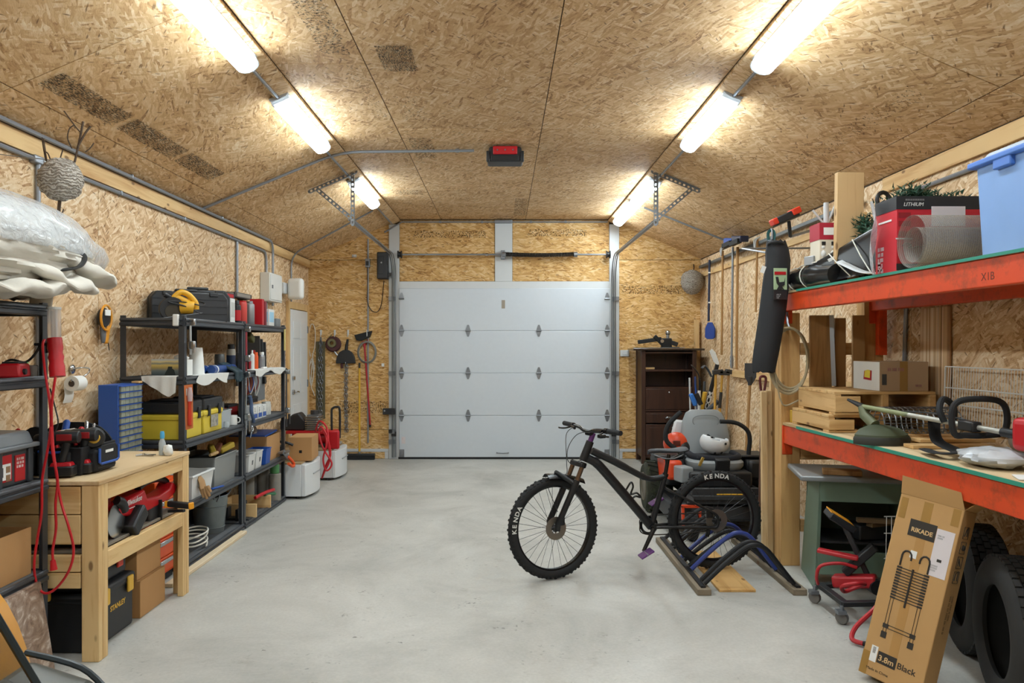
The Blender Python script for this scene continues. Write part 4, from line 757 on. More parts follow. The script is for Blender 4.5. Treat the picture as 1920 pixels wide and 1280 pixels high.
d2 = thing('door_2', 'white six panel entry door in the left wall near the far corner', 'door', (XL, 10.3, 0), kind='structure'); xd = XL + .02; MB().bx(xd, xd + .035, 9.84, 10.68, .01, 2.10).build('door_leaf', m('entry_white', '#dfe1e1', .4, vary=.02), d2, bevel=.003)
for y0, y1 in ((9.94, 10.22), (10.30, 10.58)):
    for z0, z1 in ((.2, .85), (.98, 1.62), (1.72, 1.95)): MB().prism([(y0, z0), (y1, z0), (y1, z1), (y0, z1)], (xd + .035, 0, 0), (0, 1, 0), (0, 0, 1), (.007, 0, 0)).build('door_panel', MATS['entry_white'], d2, bevel=.006)
for y0, y1, z0, z1 in ((9.76, 9.83, 0, 2.2), (10.69, 10.80, 0, 2.2), (9.83, 10.69, 2.11, 2.2)): MB().bx(XL + .012, XL + .05, y0, y1, z0, z1).build('door_jamb', OSB_B if y0 > 10.6 else PINE, d2, bevel=.003)
MB().cyl((xd + .035, 9.92, 1.02), (xd + .06, 9.92, 1.02), .03, n=14).build('lock_rose', SILVER, d2); MB().tube(bez([(xd + .05, 9.92, 1.02), (xd + .09, 9.92, 1.02), (xd + .09, 10.0, 1.02), (xd + .085, 10.05, 1.01)], 4), .010, 8).build('door_handle', SILVER, d2); MB().cyl((xd + .035, 9.92, 1.2), (xd + .065, 9.92, 1.2), .028, n=14).build('deadbolt', SILVER, d2)
for z in (.3, 1.1, 1.85): MB().bx(xd + .03, xd + .045, 10.66, 10.69, z - .05, z + .05).build('hinge', STEEL, d2)
# ================================================================ two shelving units along the left wall
LV = (.055, .475, .932, 1.388, 1.812)
rack('grey steel shelving unit holding the yellow toolboxes', -2.74, -2.28, 5.42, 6.655, LV, 1.835)
rack('grey steel shelving unit next to the entry door', -2.74, -2.28, 6.675, 7.93, LV, 1.835)
Z1, Z2, Z3, Z4, Z5 = [z + .001 for z in LV]
# ---- top shelf
CASE = m('case_black', '#27292c', .45)
def tool_case(label, c, rot, L_, H, T, accent=None):
    t = thing('tool_case', label, 'case', c, R(rot), group='black plastic tool cases', local=True)
    ch = .05
    poly = [(-L_ / 2, 0), (L_ / 2, 0), (L_ / 2, H - ch), (L_ / 2 - ch * .8, H), (-L_ / 2 + ch * .8, H), (-L_ / 2, H - ch)]
    for s_ in (-1, 1): MB().prism(poly, (0, s_ * .003, 0), (1, 0, 0), (0, 0, 1), (0, s_ * (T / 2 - .003), 0)).build('shell_half', CASE, t, bevel=.012)
    for k in (.28, .52, .76): MB().box((0, -T / 2 - .002, H * k), (L_ * .96, .006, .006)).build('groove_rib', CASE, t)
    for x in (-L_ * .3, L_ * .3): MB().box((x, -T / 2 - .004, H * .93), (.07, .014, .035)).build('latch', CASE, t, bevel=.006)
    MB().box((-.02, 0, H + .012), (.17, .035, .024)).build('handle', accent or CASE, t, bevel=.010)
tool_case('long black tool case behind the yellow saw on the top shelf', (-2.525, 6.08, Z5), 40, .60, .235, .12)
tool_case('second black tool case standing behind the long one', (-2.53, 6.33, Z5), 36, .46, .27, .11)
t = thing('circular_saw', 'yellow circular saw with black guard on the top shelf', 'saw', (-2.43, 5.70, Z5), R(30), local=True); DY = m('saw_yellow', '#e0a92a', .42)
MB().box((0, 0, .03), (.30, .15, .004), RY(-9)).build('base_plate', STEEL, t)
MB().lathe([(0, -.03), (.085, -.03), (.09, -.02), (.09, .02), (.085, .03), (0, .03)], (-.06, -.02, .08), (0, 1, 0), 26).build('blade_guard', BLACK, t); MB().lathe([(0, 0), (.05, 0), (.05, .005), (0, .006)], (-.06, -.05, .06), (0, -1, 0), 20).build('guard_badge', m('badge_dark', '#3a3220', .5), t)
MB().tube([(.0, -.03, .09), (.05, -.045, .095), (.09, -.05, .09)], [.05, .052, .045], 16).build('motor', DY, t)
MB().tube(bez([(-.05, -.02, .16), (-.01, -.02, .20), (.02, -.02, .205), (.06, -.02, .185), (.105, -.02, .13), (.11, -.02, .08)], 5), .022, 10).build('rear_handle', DY, t); MB().tube([(-.06, -.02, .135), (-.02, -.02, .165), (.06, -.02, .13)], .024, 10).build('upper_housing', DY, t)
MB().tube([(-.05, -.02, .155), (-.09, -.03, .175), (-.11, -.03, .185)], [.012, .018, .02], 10).build('front_knob', BLACK, t)
MB().tube(bez([(.10, -.03, .07), (.13, -.07, .05), (.02, -.09, .10), (-.09, -.08, .13), (.02, -.08, .13), (.14, -.05, .11), (.17, 0, .13), (.1, .04, .15), (.0, .03, .16)], 7), .005, 7).build('cord', BLACK, t)
def tbox(name, label, cat, c, sx, sy, h, mat, panel_mat=None, rot=0.0, group=None):
    t = thing(name, label, cat, c, R(rot), group, local=True); MB().box((0, 0, h / 2), (sx, sy, h)).build('body', mat, t, bevel=.003)
    MB().box((0, 0, h + .0008), (sx * .92, sy * .92, .0016)).build('lid', mat, t)
    if panel_mat: MB().box((sx / 2 + .0006, 0, h * .55), (.0012, sy * .8, h * .6)).build('print', panel_mat, t); MB().box((0, -sy / 2 - .0006, h * .55), (sx * .8, .0012, h * .6)).build('print', panel_mat, t)
    return t
tbox('product_box', 'tall white carton on the top shelf beside the black cases', 'box', (-2.39, 6.58, Z5), .09, .10, .215, m('carton_white', '#dcdcd8', .6), m('carton_grey_print', '#b9b9b4', .6))
can('aerosol_can', 'black and red aerosol can on the top shelf', 'can', (-2.37, 6.75, Z5), .033, .21, BLACK, BLACK, RED); can('aerosol_can', 'red cylinder standing between aerosol can and silver canister', 'can', (-2.37, 6.90, Z5), .038, .215, m('salmon_red', '#c8473f', .45), RED, None, .8, cap_h=.1)
can('gas_canister', 'silver gas canister on the top shelf', 'canister', (-2.37, 7.10, Z5), .04, .225, m('canister_silver', '#9fa2a4', .35, .6), STEEL, None, .6, cap_h=.14)
tbox('red_binder', 'bright red box standing upright on the top shelf', 'box', (-2.37, 7.30, Z5), .12, .065, .255, RED); tbox('red_binder', 'narrow dark red box beside the bright red one', 'box', (-2.37, 7.40, Z5), .11, .045, .24, m('wine_red', '#7d1f2b', .5))
tbox('glove_box', 'white and light blue carton at the far end of the top shelf', 'box', (-2.38, 7.58, Z5), .13, .17, .17, m('carton_white'), m('pale_blue_print', '#9cc6dc', .6)); tbox('metal_tin', 'small grey tin at the far end of the top shelf', 'tin', (-2.37, 7.78, Z5), .13, .14, .085, m('tin_grey', '#7e8284', .45, .4))
tbox('flat_carton', 'flat dark blue and red carton lying across the red boxes', 'box', (-2.55, 6.80, Z5 + .232), .16, .36, .05, m('navy_print', '#262a3c', .5), RED); tbox('flat_carton', 'flat grey picture carton lying across the top items', 'box', (-2.56, 7.25, Z5 + .258), .16, .46, .05, m('black_print', '#3a3634', .5), m('grey_photo_print', '#8f8a80', .5))
for y in (6.66, 6.94): tbox('filler_carton', 'plain dark carton supporting the flat ones, %s' % ('nearer' if y < 6.8 else 'second'), 'box', (-2.57, y, Z5), .12, .12, .226, m('dark_cardboard'))
for y in (7.1, 7.38): tbox('filler_carton', 'plain dark carton under the grey picture carton, %s' % ('nearer' if y < 7.2 else 'farther'), 'box', (-2.57, y, Z5), .12, .12, .252, m('dark_cardboard'))
# ---- second shelf
mt, nt, b = newmat('sunset_print'); b.inputs['Roughness'].default_value = .5
tcx = N(nt, 'ShaderNodeTexCoord').outputs['Object']; zz = N(nt, 'ShaderNodeSeparateXYZ', {0: tcx}).outputs[2]; zn = MA(nt, 'ADD', MA(nt, 'MULTIPLY', zz, 7.4), MA(nt, 'MULTIPLY', N(nt, 'ShaderNodeTexNoise', {'Vector': tcx, 'Scale': 14.0}).outputs['Fac'], .12))
nt.links.new(RAMP(nt, zn, [(.1, '#3f4a4c'), (.38, '#6e7a7a'), (.55, '#b59b5c'), (.68, '#e3c66f'), (.8, '#8d8f88'), (.86, '#e9d28a'), (1.0, '#cfd0cc')]), b.inputs['Base Color'])
t = thing('canvas_print', 'small printed panel of a pier at sunset on the second shelf', 'picture', (-2.475, 5.60, Z4), 0, local=True); MB().bx(-.125, .125, 0, .012, 0, .13).build('panel', mt, t); MB().prism([(-.03, .01), (.055, .01), (.045, .05), (.03, .06), (.03, .075), (-.0, .075), (-.005, .055), (-.015, .04)], (0, -.001, 0), (1, 0, 0), (0, 0, 1), (0, -.001, 0)).build('pier', m('pier_dark', '#26302e', .6), t)
MB().prism([(0, 0), (.06, 0), (.0, .09)], (0, .012, 0), (0, 1, 0), (0, 0, 1), (.012, 0, 0)).build('stand', m('dark_cardboard'), t)
tag(MB().ball((-2.42, 5.70, Z4 + .14), (.055, .04, .022), 16, 10, f=lambda d: 1 + .3 * nz3(d, 3)).bx(-2.50, -2.36, 5.66, 5.76, Z4, Z4 + .125).build('paper_stack', PAPER), 'crumpled white paper on a stack behind the pier picture', 'paper')
cloth('hand_towel', 'white towel hanging over the near end of the second shelf', 'towel', lambda a, b_: (-2.585 + .26 * a + .02 * b_ * (.5 - a), 5.52 - .118 * min(1, b_ / .35) + .006 * sin(18 * a) * b_, (Z4 + .012 if b_ < .35 else Z4 + .012 - (b_ - .35) / .65 * (.02 + .13 * (1 - abs(a - .78) * 1.15)))), 20, 16, TOWEL, .003, (0, -.8, .6))
t = thing('paper_towel_roll', 'white paper towel roll standing on the second shelf', 'paper towels', (-2.40, 5.93, Z4), 0, local=True); MB().lathe([(.022, .0), (.062, 0), (.058, .06), (.045, .215), (.022, .215), (.02, .0)], n=24).build('roll', PAPER, t); MB().lathe([(.021, .001), (.021, .216), (.0185, .216), (.0185, .001)], n=14).build('core', m('core_brown'), t)
cloth('shop_cloth', 'white cloth spilling over the front of the second shelf', 'cloth', lambda a, b_: (-2.37 + .108 * min(1, b_ / .5), 5.62 + .62 * a + .03 * sin(5 * b_), Z4 + .008 - (max(0, b_ - .5) * 2) * (.03 + .05 * abs(sin(4.2 * a + .4)))), 26, 12, TOWEL, .003, (.8, 0, .6))
for k, (x, mt_, lab) in enumerate(((-2.44, BLUE, 'blue roll lying on the second shelf, rear one'), (-2.365, m('navy_sheet', '#2d4a86', .35), 'dark blue roll lying at the front of the second shelf'))): 
    t = thing('rolled_sheet', lab, 'roll', (x, 6.4, Z4), 0, local=True); MB().cyl((0, -.26, .035), (0, .24, .035), .034, n=16).build('roll', mt_, t); MB().lathe([(.035, 0), (.037, .01), (.035, .02)], (0, -.2, .035), (0, 1, 0), 16).build('band', PAPER, t)
cloth('work_gloves', 'dark teal gloves hanging over the second shelf front', 'gloves', lambda a, b_: (-2.40 + .145 * min(1, b_ / .45) + .008 * sin(12 * a), 6.40 + .20 * a, Z4 + .075 * (1 - min(1, b_ / .45)) + .012 - max(0, b_ - .45) * (.10 + .06 * abs(sin(9 * a)))), 16, 12, m('teal_black_fabric', '#2b3d44', .9, vary=.5, scale=20), .012, (.8, 0, .6))
can('paint_can', 'grey cylindrical tin at the back of the second shelf', 'tin', (-2.60, 6.95, Z4), .045, .15, m('tin_grey'), STEEL, None, .85, cap_h=.05); can('bottle_tall', 'tall bottle with dark blue base at the back of the second shelf', 'bottle', (-2.52, 7.02, Z4), .04, .245, m('bottle_grey', '#c9c5ba', .4), BLACK, m('navy_label', '#2b3f63', .5), .75)
can('paint_can', 'grey tin beside the tall blue bottle', 'tin', (-2.47, 7.12, Z4), .042, .16, m('tin_dark', '#6a6d6e', .5, .4), STEEL, None, .85, cap_h=.05)
can('aerosol_can', 'orange spray can on the second shelf', 'can', (-2.36, 7.22, Z4), .027, .17, ORANGE, ORANGE, None, .8); can('caulk_tube', 'white caulking tube left of the orange can', 'tube', (-2.355, 7.11, Z4), .022, .19, PAPER, PAPER, None, .4); can('aerosol_can', 'red capped spray can behind the orange can', 'can', (-2.42, 7.33, Z4), .027, .19, m('white_red'), RED, RED, .8)
can('aerosol_can', 'silver spray can right of the orange can', 'can', (-2.37, 7.44, Z4), .03, .17, m('canister_silver'), PAPER, m('grey_print', '#8d9092', .4), .7); t = thing('tube_pack', 'small white tube lying in front of the spray cans', 'tube', (-2.32, 7.36, Z4), 0, local=True); MB().cyl((0, -.06, .014), (0, .06, .014), .013, n=12).build('body', PAPER, t); MB().cyl((0, .06, .014), (0, .085, .014), .007, n=8).build('nozzle', GREY, t)
for k, (y, h, w2) in enumerate(((7.55, .33, .10), (7.64, .30, .12), (7.74, .27, .10))): tag(MB().box((-2.50, y, Z4 + h / 2), (.16, .012, h), RX(4)).build('steel_plate', m('plate_steel', '#83878b', .35, .7)), ('tallest', 'middle', 'shortest')[k] + ' of three steel plates standing on the second shelf', 'plate')
cloth('shop_cloth', 'white cloth draped along the far half of the second shelf', 'cloth', lambda a, b_: (-2.40 + .14 * min(1, b_ / .55), 6.93 + .97 * a, Z4 + .008 + .004 * sin(30 * a) - max(0, b_ - .55) * (.04 + .10 * abs(sin(5 * a + 1)) ** 2)), 30, 12, TOWEL, .003, (.8, 0, .6))
tag(MB().box((-2.42, 7.26, 1.70), (.05, .13, .06), RX(-25)).build('seed_packet', m('orange_green_print', '#5c5a2f', .6, vary=.9, scale=18), bevel=.01), 'dark green and orange packet hanging under the top shelf', 'packet')
# ---- hanging things on the posts
def hang_clamp(label, u, v0, v1, mat, X=-2.25, w_=.02):
    p, q = onx(u, v0, X), onx(u, v1, X); q.y = p.y; t = thing('bar_clamp', label, 'clamp', tuple(q), group='bar clamps on the shelving posts')
    MB().bar(p, q, w_ * .5, w_ * 1.2, (0, 1, 0)).build('bar', mat, t, bevel=.002); d = q - p
    MB().box(p + d * .06 + V((.012, 0, 0)), (.05, .03, .05)).build('fixed_jaw', SILVER, t, bevel=.006); MB().box(p + d * .72 + V((.012, 0, 0)), (.05, .034, .06)).build('sliding_jaw', SILVER, t, bevel=.008); MB().cyl(p + d * .78 + V((.03, 0, 0)), p + d * .95 + V((.03, 0, 0)), .012, n=10).build('screw_handle', mat, t)
hang_clamp('chrome bar clamp hanging on the middle post', 461, 695, 815, SILVER, -2.255); hang_clamp('red handled clamp on the middle post below the top shelf', 462, 612, 695, m('clamp_red', '#93202a', .45), -2.255); hang_clamp('silver clamp with white jaws on the near post', 357, 600, 665, m('clamp_silver', '#c6c7c6', .3, .8), -2.268)
tag(MB().box((-2.335, 5.41, 1.80), (.04, .05, .085), RZ(10)).build('white_clip', m('box_white'), bevel=.008), 'white clip on the top of the near shelving post', 'clip')
t = thing('packaged_brush', 'orange carded tool package hanging on the near post', 'packaged tool', tuple(onx(352, 805, -2.25))); pp = [onx(u, v, -2.235) for u, v in ((346, 722), (361, 720), (364, 800), (349, 806))]
yk = 5.405; pq = [at(u, v, yk) for u, v in ((345, 722), (361, 720), (362, 802), (348, 806))]; MB().add([p for p in pq] + [p + V((0, .003, 0)) for p in pq], [(0, 1, 2, 3), (7, 6, 5, 4), (0, 4, 5, 1), (1, 5, 6, 2), (2, 6, 7, 3), (3, 7, 4, 0)]).build('card', m('card_orange', '#e0824f', .6), t)
MB().tube([at(355, v, yk - .012) for v in (727, 742, 760, 772, 797)], [.012, .018, .010, .014, .013], 10).build('red_tool', m('tool_red_orange', '#c4361f', .4), t); MB().tube([at(356, v, yk - .014) for v in (726, 740, 752)], [.012, .02, .016], 10).build('clear_blister', CLEAR, t); MB().box(at(353, 735, yk - .004), (.03, .004, .05)).build('print_panel', m('carton_white'), t)
tag(MB().box(onx(534, 637, -2.26), (.01, .03, .22)).build('yellow_ruler', m('ruler_yellow', '#d9c47a', .5)), 'yellow ruler hanging on the far shelving post', 'ruler'); hang_clamp('dark steel clamp hanging on the far post', 537, 690, 800, m('dark_metal'), -2.25)
wm = (m('wire_orange', '#b0552c', .5), BLUE, PAPER, m('wire_red', '#9a2a22', .5))
for k in range(8): a = rnd.uniform(-.05, .05); tag(MB().tube(bez([(-2.40 + a, 7.0 + k * .05, 1.35), (-2.39 + a, 7.02 + k * .05, 1.25), (-2.37 + a, 7.0 + k * .05, 1.19 - rnd.random() * .06), (-2.35 + a, 7.04 + k * .05, 1.26), (-2.36 + a, 7.03 + k * .05, 1.34)], 5), .005, 6).build('wire_loop', wm[k % 4]), 'loop of %s wire hanging under the second shelf, %s from the near side' % (('orange', 'blue', 'white', 'red')[k % 4], ('1st', '2nd', '3rd', '4th', '5th', '6th', '7th', '8th')[k]), 'wire', 'wire loops under the second shelf')
# ---- third shelf: yellow toolboxes and small stock
def ytool(label, x0, x1, y0, y1, h):
    t = thing('yellow_toolbox', label, 'toolbox', ((x0 + x1) / 2, (y0 + y1) / 2, Z3), group='yellow toolboxes with black lids'); zb = Z3; hy = h * .68
    MB().bx(x0, x1, y0, y1, zb, zb + hy).build('body', YELLOW, t, bevel=.010); MB().bx(x0 - .008, x1 + .008, y0 - .008, y1 + .008, zb + hy - .045, zb + hy - .008).build('rim', YELLOW, t, bevel=.008)
    l_ = MB().bx(x0 - .006, x1 + .006, y0 - .006, y1 + .006, zb + hy, zb + h).build('lid', TB, t, bevel=.015); MB().bx(x0 + .04, x1 - .04, y0 + .06, y1 - .06, zb + h, zb + h + .012).build('lid_panel', TB, l_, bevel=.006)
    for y in (y0 + (y1 - y0) * .22, y0 + (y1 - y0) * .78): MB().bx(x1 + .004, x1 + .018, y - .02, y + .02, zb + hy - .05, zb + hy + .035).build('latch', TB, t, bevel=.005)
    return t
ytool('yellow toolbox with black lid at the near end of the third shelf', -2.635, -2.315, 5.49, 5.82, .275); t = ytool('yellow toolbox with a printed sticker, farther one', -2.62, -2.315, 5.86, 6.24, .275)
st = MB().bx(-2.306, -2.3045, 5.98, 6.13, Z3 + .045, Z3 + .14).build('sticker', m('sticker_grey', '#9a968a', .5, vary=.8, scale=30), t)
bin_('clear_bin', 'clear plastic bin on the third shelf by the middle post', 'bin', (-2.45, 6.40, Z3), .22, .20, .14, m('clear_plastic'), 1.06); can('small_jar', 'tiny clear jar on the third shelf', 'jar', (-2.32, 6.36, Z3), .022, .05, CLEAR, STEEL, None, .9, cap_h=.2); tbox('storage_case', 'grey see-through storage case on the third shelf', 'box', (-2.54, 6.56, Z3), .22, .09, .20, m('smoke_plastic', '#7d807e', .3, alpha=.8))
t = thing('mug', 'white mug on the third shelf beside the middle post', 'mug', (-2.34, 6.56, Z3), 0, local=True); MB().lathe([(.03, 0), (.038, .005), (.038, .085), (.034, .085), (.034, .01), (0, .01)], n=18).build('cup', m('milky_plastic'), t); MB().tube(bez([(.036, 0, .07), (.06, 0, .06), (.06, 0, .03), (.036, 0, .02)], 5), .005, 6).build('handle', m('milky_plastic'), t)
for k, y in enumerate((7.03, 7.16, 7.29)): t = tbox('screw_carton', ('first', 'second', 'third')[k] + ' white screw carton from the middle post', 'box', (-2.36, y, Z3), .13, .105, .125, m('carton_white'), None, group='white screw cartons on the third shelf'); MB().box((.0656, 0, .035), (.0012, .10, .04)).build('blue_band', BLUE, t); text('carton_print', 'II\nIII\nII', .02, DG, t, (.0664, -.03, .095), (0, 1, 0), (0, 0, 1))
for k, (y, x, h, rz) in enumerate(((7.42, -2.37, .10, 8), (7.55, -2.36, .13, -12), (7.68, -2.38, .10, 20))): tbox('parts_packet', ('nearest', 'middle', 'farthest') [k] + ' pale parts packet near the end of the third shelf', 'packet', (x, y, Z3), .05, .09, h, m('packet_pale', '#c9c9c3', .5, vary=.3, scale=25), None, rz)
t = thing('scrub_brush', 'black bristle brush lying on the white cartons', 'brush', (-2.45, 7.3, Z3), 0, local=True); MB().box((0, .05, .175), (.05, .32, .03)).build('block', m('soft_black'), t, bevel=.01); MB().box((0, .05, .15), (.045, .29, .03)).build('bristles', RUBBER, t); MB().box((-.05, .05, .067), (.05, .30, .135)).build('carton_below', m('dark_cardboard'), t)
can('glue_jar', 'small jar with blue label at the back of the third shelf', 'jar', (-2.60, 6.85, Z3), .035, .12, m('milky_plastic'), BLUE, BLUE, .9, cap_h=.2); tbox('flat_case', 'dark red and black case at the back of the third shelf', 'case', (-2.60, 7.08, Z3), .16, .26, .14, m('soft_black'), m('dark_red_plastic'))
tag(MB().tube(bez([(-2.265, 6.78, 1.17), (-2.26, 6.80, 1.10), (-2.255, 6.79, 1.03), (-2.25, 6.82, .97), (-2.255, 6.85, .93)], 5), .016, 8).build('denim_strap', m('denim_blue', '#4b5d7c', .9)), 'blue fabric strap hanging by the chrome clamp', 'strap')
t = thing('ring_spanner', 'steel ring spanner hanging under the third shelf front', 'wrench', (-2.25, 6.78, .80)); MB().tube([V((-2.25, 6.80, .875)) + V((0, .022 * cos(a), .022 * sin(a))) for a in [2 * PI * i / 12 for i in range(12)]], .006, 6, closed=True).build('ring', SILVER, t); MB().bar((-2.25, 6.79, .855), (-2.25, 6.74, .80), .006, .014).build('shank', SILVER, t)
# ---- fourth shelf
t = bin_('storage_tub', 'grey translucent storage tub with dark contents on the fourth shelf', 'tub', (-2.50, 6.34, Z2), .34, .46, .235, m('tub_grey', '#8f9290', .35, alpha=.9), 1.07); MB().bx(-.16, .16, -.21, .21, .02, .20).build('contents', m('dark_junk', '#2d2b29', .8, vary=.7, scale=18), t)
t = bin_('white_tub', 'white plastic tub at the near end of the fourth shelf', 'tub', (-2.40, 5.79, Z2), .19, .36, .17, m('tub_white', '#d9d9d6', .4), 1.16, .018)
for k, (y, lab) in enumerate(((6.90, 'first'), (7.11, 'second'))): t = bin_('white_bin', lab + ' white plastic bin past the middle post', 'bin', (-2.39, y, Z2), .19, .155, .155, m('tub_white'), 1.14, group='white bins on the fourth shelf'); MB().box((-.0, 0, .12), (.13, .10, .05), RZ(20)).build('contents', m('mixed_junk', '#a08d78', .8, vary=.8, scale=22), t); MB().box((.101, .02, .075), (.003, .03, .045), RY(8)).build('mark', DG, t)
bin_('blue_bin', 'small blue plastic bin beside the white bins', 'bin', (-2.36, 7.34, Z2), .16, .13, .15, BLUE, 1.14)
carton('open cardboard box at the far end of the fourth shelf', (-2.52, 7.66, Z2), .40, .44, .25, opened=True); tag(MB().box((-2.52, 7.66, Z2 + .26), (.36, .40, .02), RX(3)).build('blue_tray', BLUE, bevel=.006), 'blue tray lying in the open cardboard box', 'tray')
can('drain_plug', 'beige pipe fitting on the far cardboard box', 'fitting', (-2.50, 7.55, Z2 + .272), .045, .07, m('beige_plastic', '#b5aa98', .6), m('beige_plastic'), None, .7)
for k, (x, y, r_, mt_, lab) in enumerate(((-2.42, 6.30, 30, m('mustard', '#c2a63a', .6), 'mustard yellow clamp lying on the grey tub'), (-2.36, 6.46, -20, m('mustard'), 'yellow plastic tool on the grey tub'), (-2.40, 6.38, 10, m('rust_brown', '#6e3a22', .7), 'rust brown block on the grey tub'))): tag(MB().box((x, y, Z2 + .275), (.05, .17, .05), RZ(r_) @ RX(14)).build('tub_tool', mt_, bevel=.012), lab, 'tool')
hand_tool('paint_brush', 'wooden handled brush on the grey tub rim', (-2.36, 6.1, Z2 + .26), (-2.34, 6.22, Z2 + .27), .014, PINEX); hand_tool('garden_hoe', 'yellow handled tool leaning behind the far cardboard box', (-2.68, 7.78, Z2 + .02), (-2.62, 7.68, Z2 + .40), .014, m('latch_yellow')); tag(MB().cyl((-2.66, 7.84, Z2), (-2.60, 7.86, Z2 + .40), .028, n=12).build('black_hose', RUBBER), 'short black ribbed hose behind the far cardboard box', 'hose')
# leather glove over the shelf edge
t = thing('leather_glove', 'tan leather glove hanging off the fourth shelf behind the bench', 'glove', (-2.25, 5.52, .33)); LEA = m('tan_leather', '#a9845a', .8, bump=.2); gp = lambda u, v, Y=5.72: at(u, v, 5.72 + (Y - 5.42) * (Y < 5.5))
MB().tube([gp(372, 893), gp(378, 902), gp(381, 915)], [.03, .045, .05], 12, flat=.016).build('palm', LEA, t)
for k, (u0, u1, v1) in enumerate(((376, 382, 932), (381, 388, 935), (386, 393, 930), (389, 395, 922))): MB().tube([gp(u0, 912, 5.42), gp((u0 + u1) / 2, (912 + v1) / 2, 5.41), gp(u1, v1, 5.415)], [.016, .014, .010], 8).build('finger', LEA, t)
tag(MB().bar((-2.30, 5.98, Z2 + .012), (-2.26, 6.12, Z2 + .012), .02, .012).build('blue_scraper', BLUE, bevel=.003), 'blue handled scraper at the front edge of the fourth shelf', 'scraper')
tag(MB().bx(-2.30, -2.22, 7.74, 7.90, .515, .535).build('rusty_bracket', m('rust_grey', '#6f6259', .7, .3), bevel=.003), 'rusty flat bracket at the far post of the fourth shelf', 'bracket')
# ---- bottom shelf
t = thing('steel_bucket', 'galvanised steel bucket on the bottom shelf', 'bucket', (-2.47, 6.38, Z1), 0, local=True); GAL = m('galvanised_bucket', '#7f8789', .42, .6, vary=.18, scale=9)
MB().lathe([(0, .012), (.108, .012), (.108, 0), (.113, 0), (.117, .03), (.14, .24), (.143, .246), (.143, .30), (.148, .306), (.143, .312), (.139, .306), (.135, .24), (.106, .02), (0, .02)], n=32).build('pail', GAL, t)
for z in (.045, .225): MB().lathe([(.115 + z * .107, z - .004), (.119 + z * .107, z), (.115 + z * .107, z + .004)], n=32).build('hoop', GAL, t)
for s_ in (-1, 1): MB().tube(bez([(.10, s_ * .105, .27), (.13, s_ * .13, .33), (.10, s_ * .14, .35), (.08, s_ * .12, .29)], 5), .005, 6).build('ear_handle', STEEL, t)
for k, (x, y, rx) in enumerate(((-.04, .03, 12), (.03, -.02, -8), (.0, .06, 4), (.05, .04, -14))): tag(MB().cyl((-2.47 + x, 6.38 + y, .12), V((-2.47 + x, 6.38 + y, .12)) + RX(rx) @ V((0, 0, .28)), .012, n=8).box(V((-2.47 + x, 6.38 + y, .12)) + RX(rx) @ V((0, 0, .28)), (.05, .03, .02)).build('garden_hand_tool', m('dark_metal')), ('leftmost', 'second', 'third', 'rightmost')[k] + ' dark tool handle sticking out of the steel bucket', 'tool')
t = thing('rope_coil', 'loose coil of white rope at the near end of the bottom shelf', 'rope', (-2.40, 5.88, Z1)); MB().tube(bez([(-2.40 + (.09 + .02 * rnd.random()) * cos(a * .9), 5.86 + (.13 + .03 * rnd.random()) * sin(a * .9), Z1 + .012 + .03 * abs(sin(a * .5)) + .004 * a) for a in range(26)], 4), .007, 6).build('rope', m('rope_white', '#d9d6ca', .9), t)
t = thing('pine_tray', 'shallow pine tray with dark brackets on the bottom shelf', 'tray', (-2.45, 7.0, Z1)); MB().bx(-2.62, -2.25, 6.90, 6.93, Z1, Z1 + .12).build('front_board', PINEX, t); MB().bx(-2.62, -2.25, 7.32, 7.35, Z1, Z1 + .12).build('rear_board', PINEX, t); MB().bx(-2.65, -2.62, 6.90, 7.35, Z1, Z1 + .12).build('side_board', PINEY, t)
for k, (x, y, s_) in enumerate(((-2.54, 6.80, .09), (-2.43, 6.83, .11), (-2.33, 6.80, .10), (-2.36, 7.05, .12))): tag(MB().prism([(-.06, 0), (.06, 0), (.06, .02), (-.035, .02), (-.035, s_), (-.06, s_)], (x, y - .04, Z1), (1, 0, 0), (0, 0, 1), (0, .085, 0)).build('iron_bracket', m('soft_black'), bevel=.003), ('first', 'second', 'third', 'fourth')[k] + ' black iron bracket in front of the pine tray', 'bracket', 'iron brackets on the bottom shelf')
CON2 = m('cast_concrete', '#8b877e', .9, vary=.2, scale=8, bump=.4)
for k, (x, y, r_, h) in enumerate(((-2.55, 7.55, .07, .30), (-2.32, 7.70, .062, .27), (-2.46, 7.76, .06, .30))): tag(MB().lathe([(0, 0), (r_, 0), (r_, h - .008), (r_ - .008, h), (0, h)], (x, y, Z1), n=24).build('concrete_cylinder', CON2), ('left', 'right', 'rear')[k] + ' concrete test cylinder on the bottom shelf', 'concrete cylinder', 'concrete cylinders')
can('green_tin', 'green tin standing on the right concrete cylinder', 'tin', (-2.32, 7.70, Z1 + .271), .045, .09, m('tin_green', '#4f8a55', .5), m('tin_green'), None, .92, cap_h=.06)
t = thing('pruner', 'red and green garden pruner on the pine tray', 'pruner', (-2.30, 7.4, Z1 + .12)); MB().tube(bez([(-2.33, 7.12, Z1 + .135), (-2.29, 7.3, Z1 + .15), (-2.27, 7.5, Z1 + .14)], 4), .016, 8).build('red_handle', RED, t); MB().tube([(-2.30, 7.3, Z1 + .13), (-2.26, 7.5, Z1 + .10)], .016, 8).build('green_handle', GREEN, t)
t = thing('round_cap', 'small green cap behind the pine tray', 'cap', (-2.6, 6.72, Z1)); MB().lathe([(.03, 0), (.035, .06), (.02, .08), (0, .08)], (-2.60, 6.72, Z1), n=14).build('dome', GREEN, t); MB().lathe([(.04, 0), (.04, .01), (0, .01)], (-2.60, 6.72, Z1), n=14).build('flange', GREEN, t)
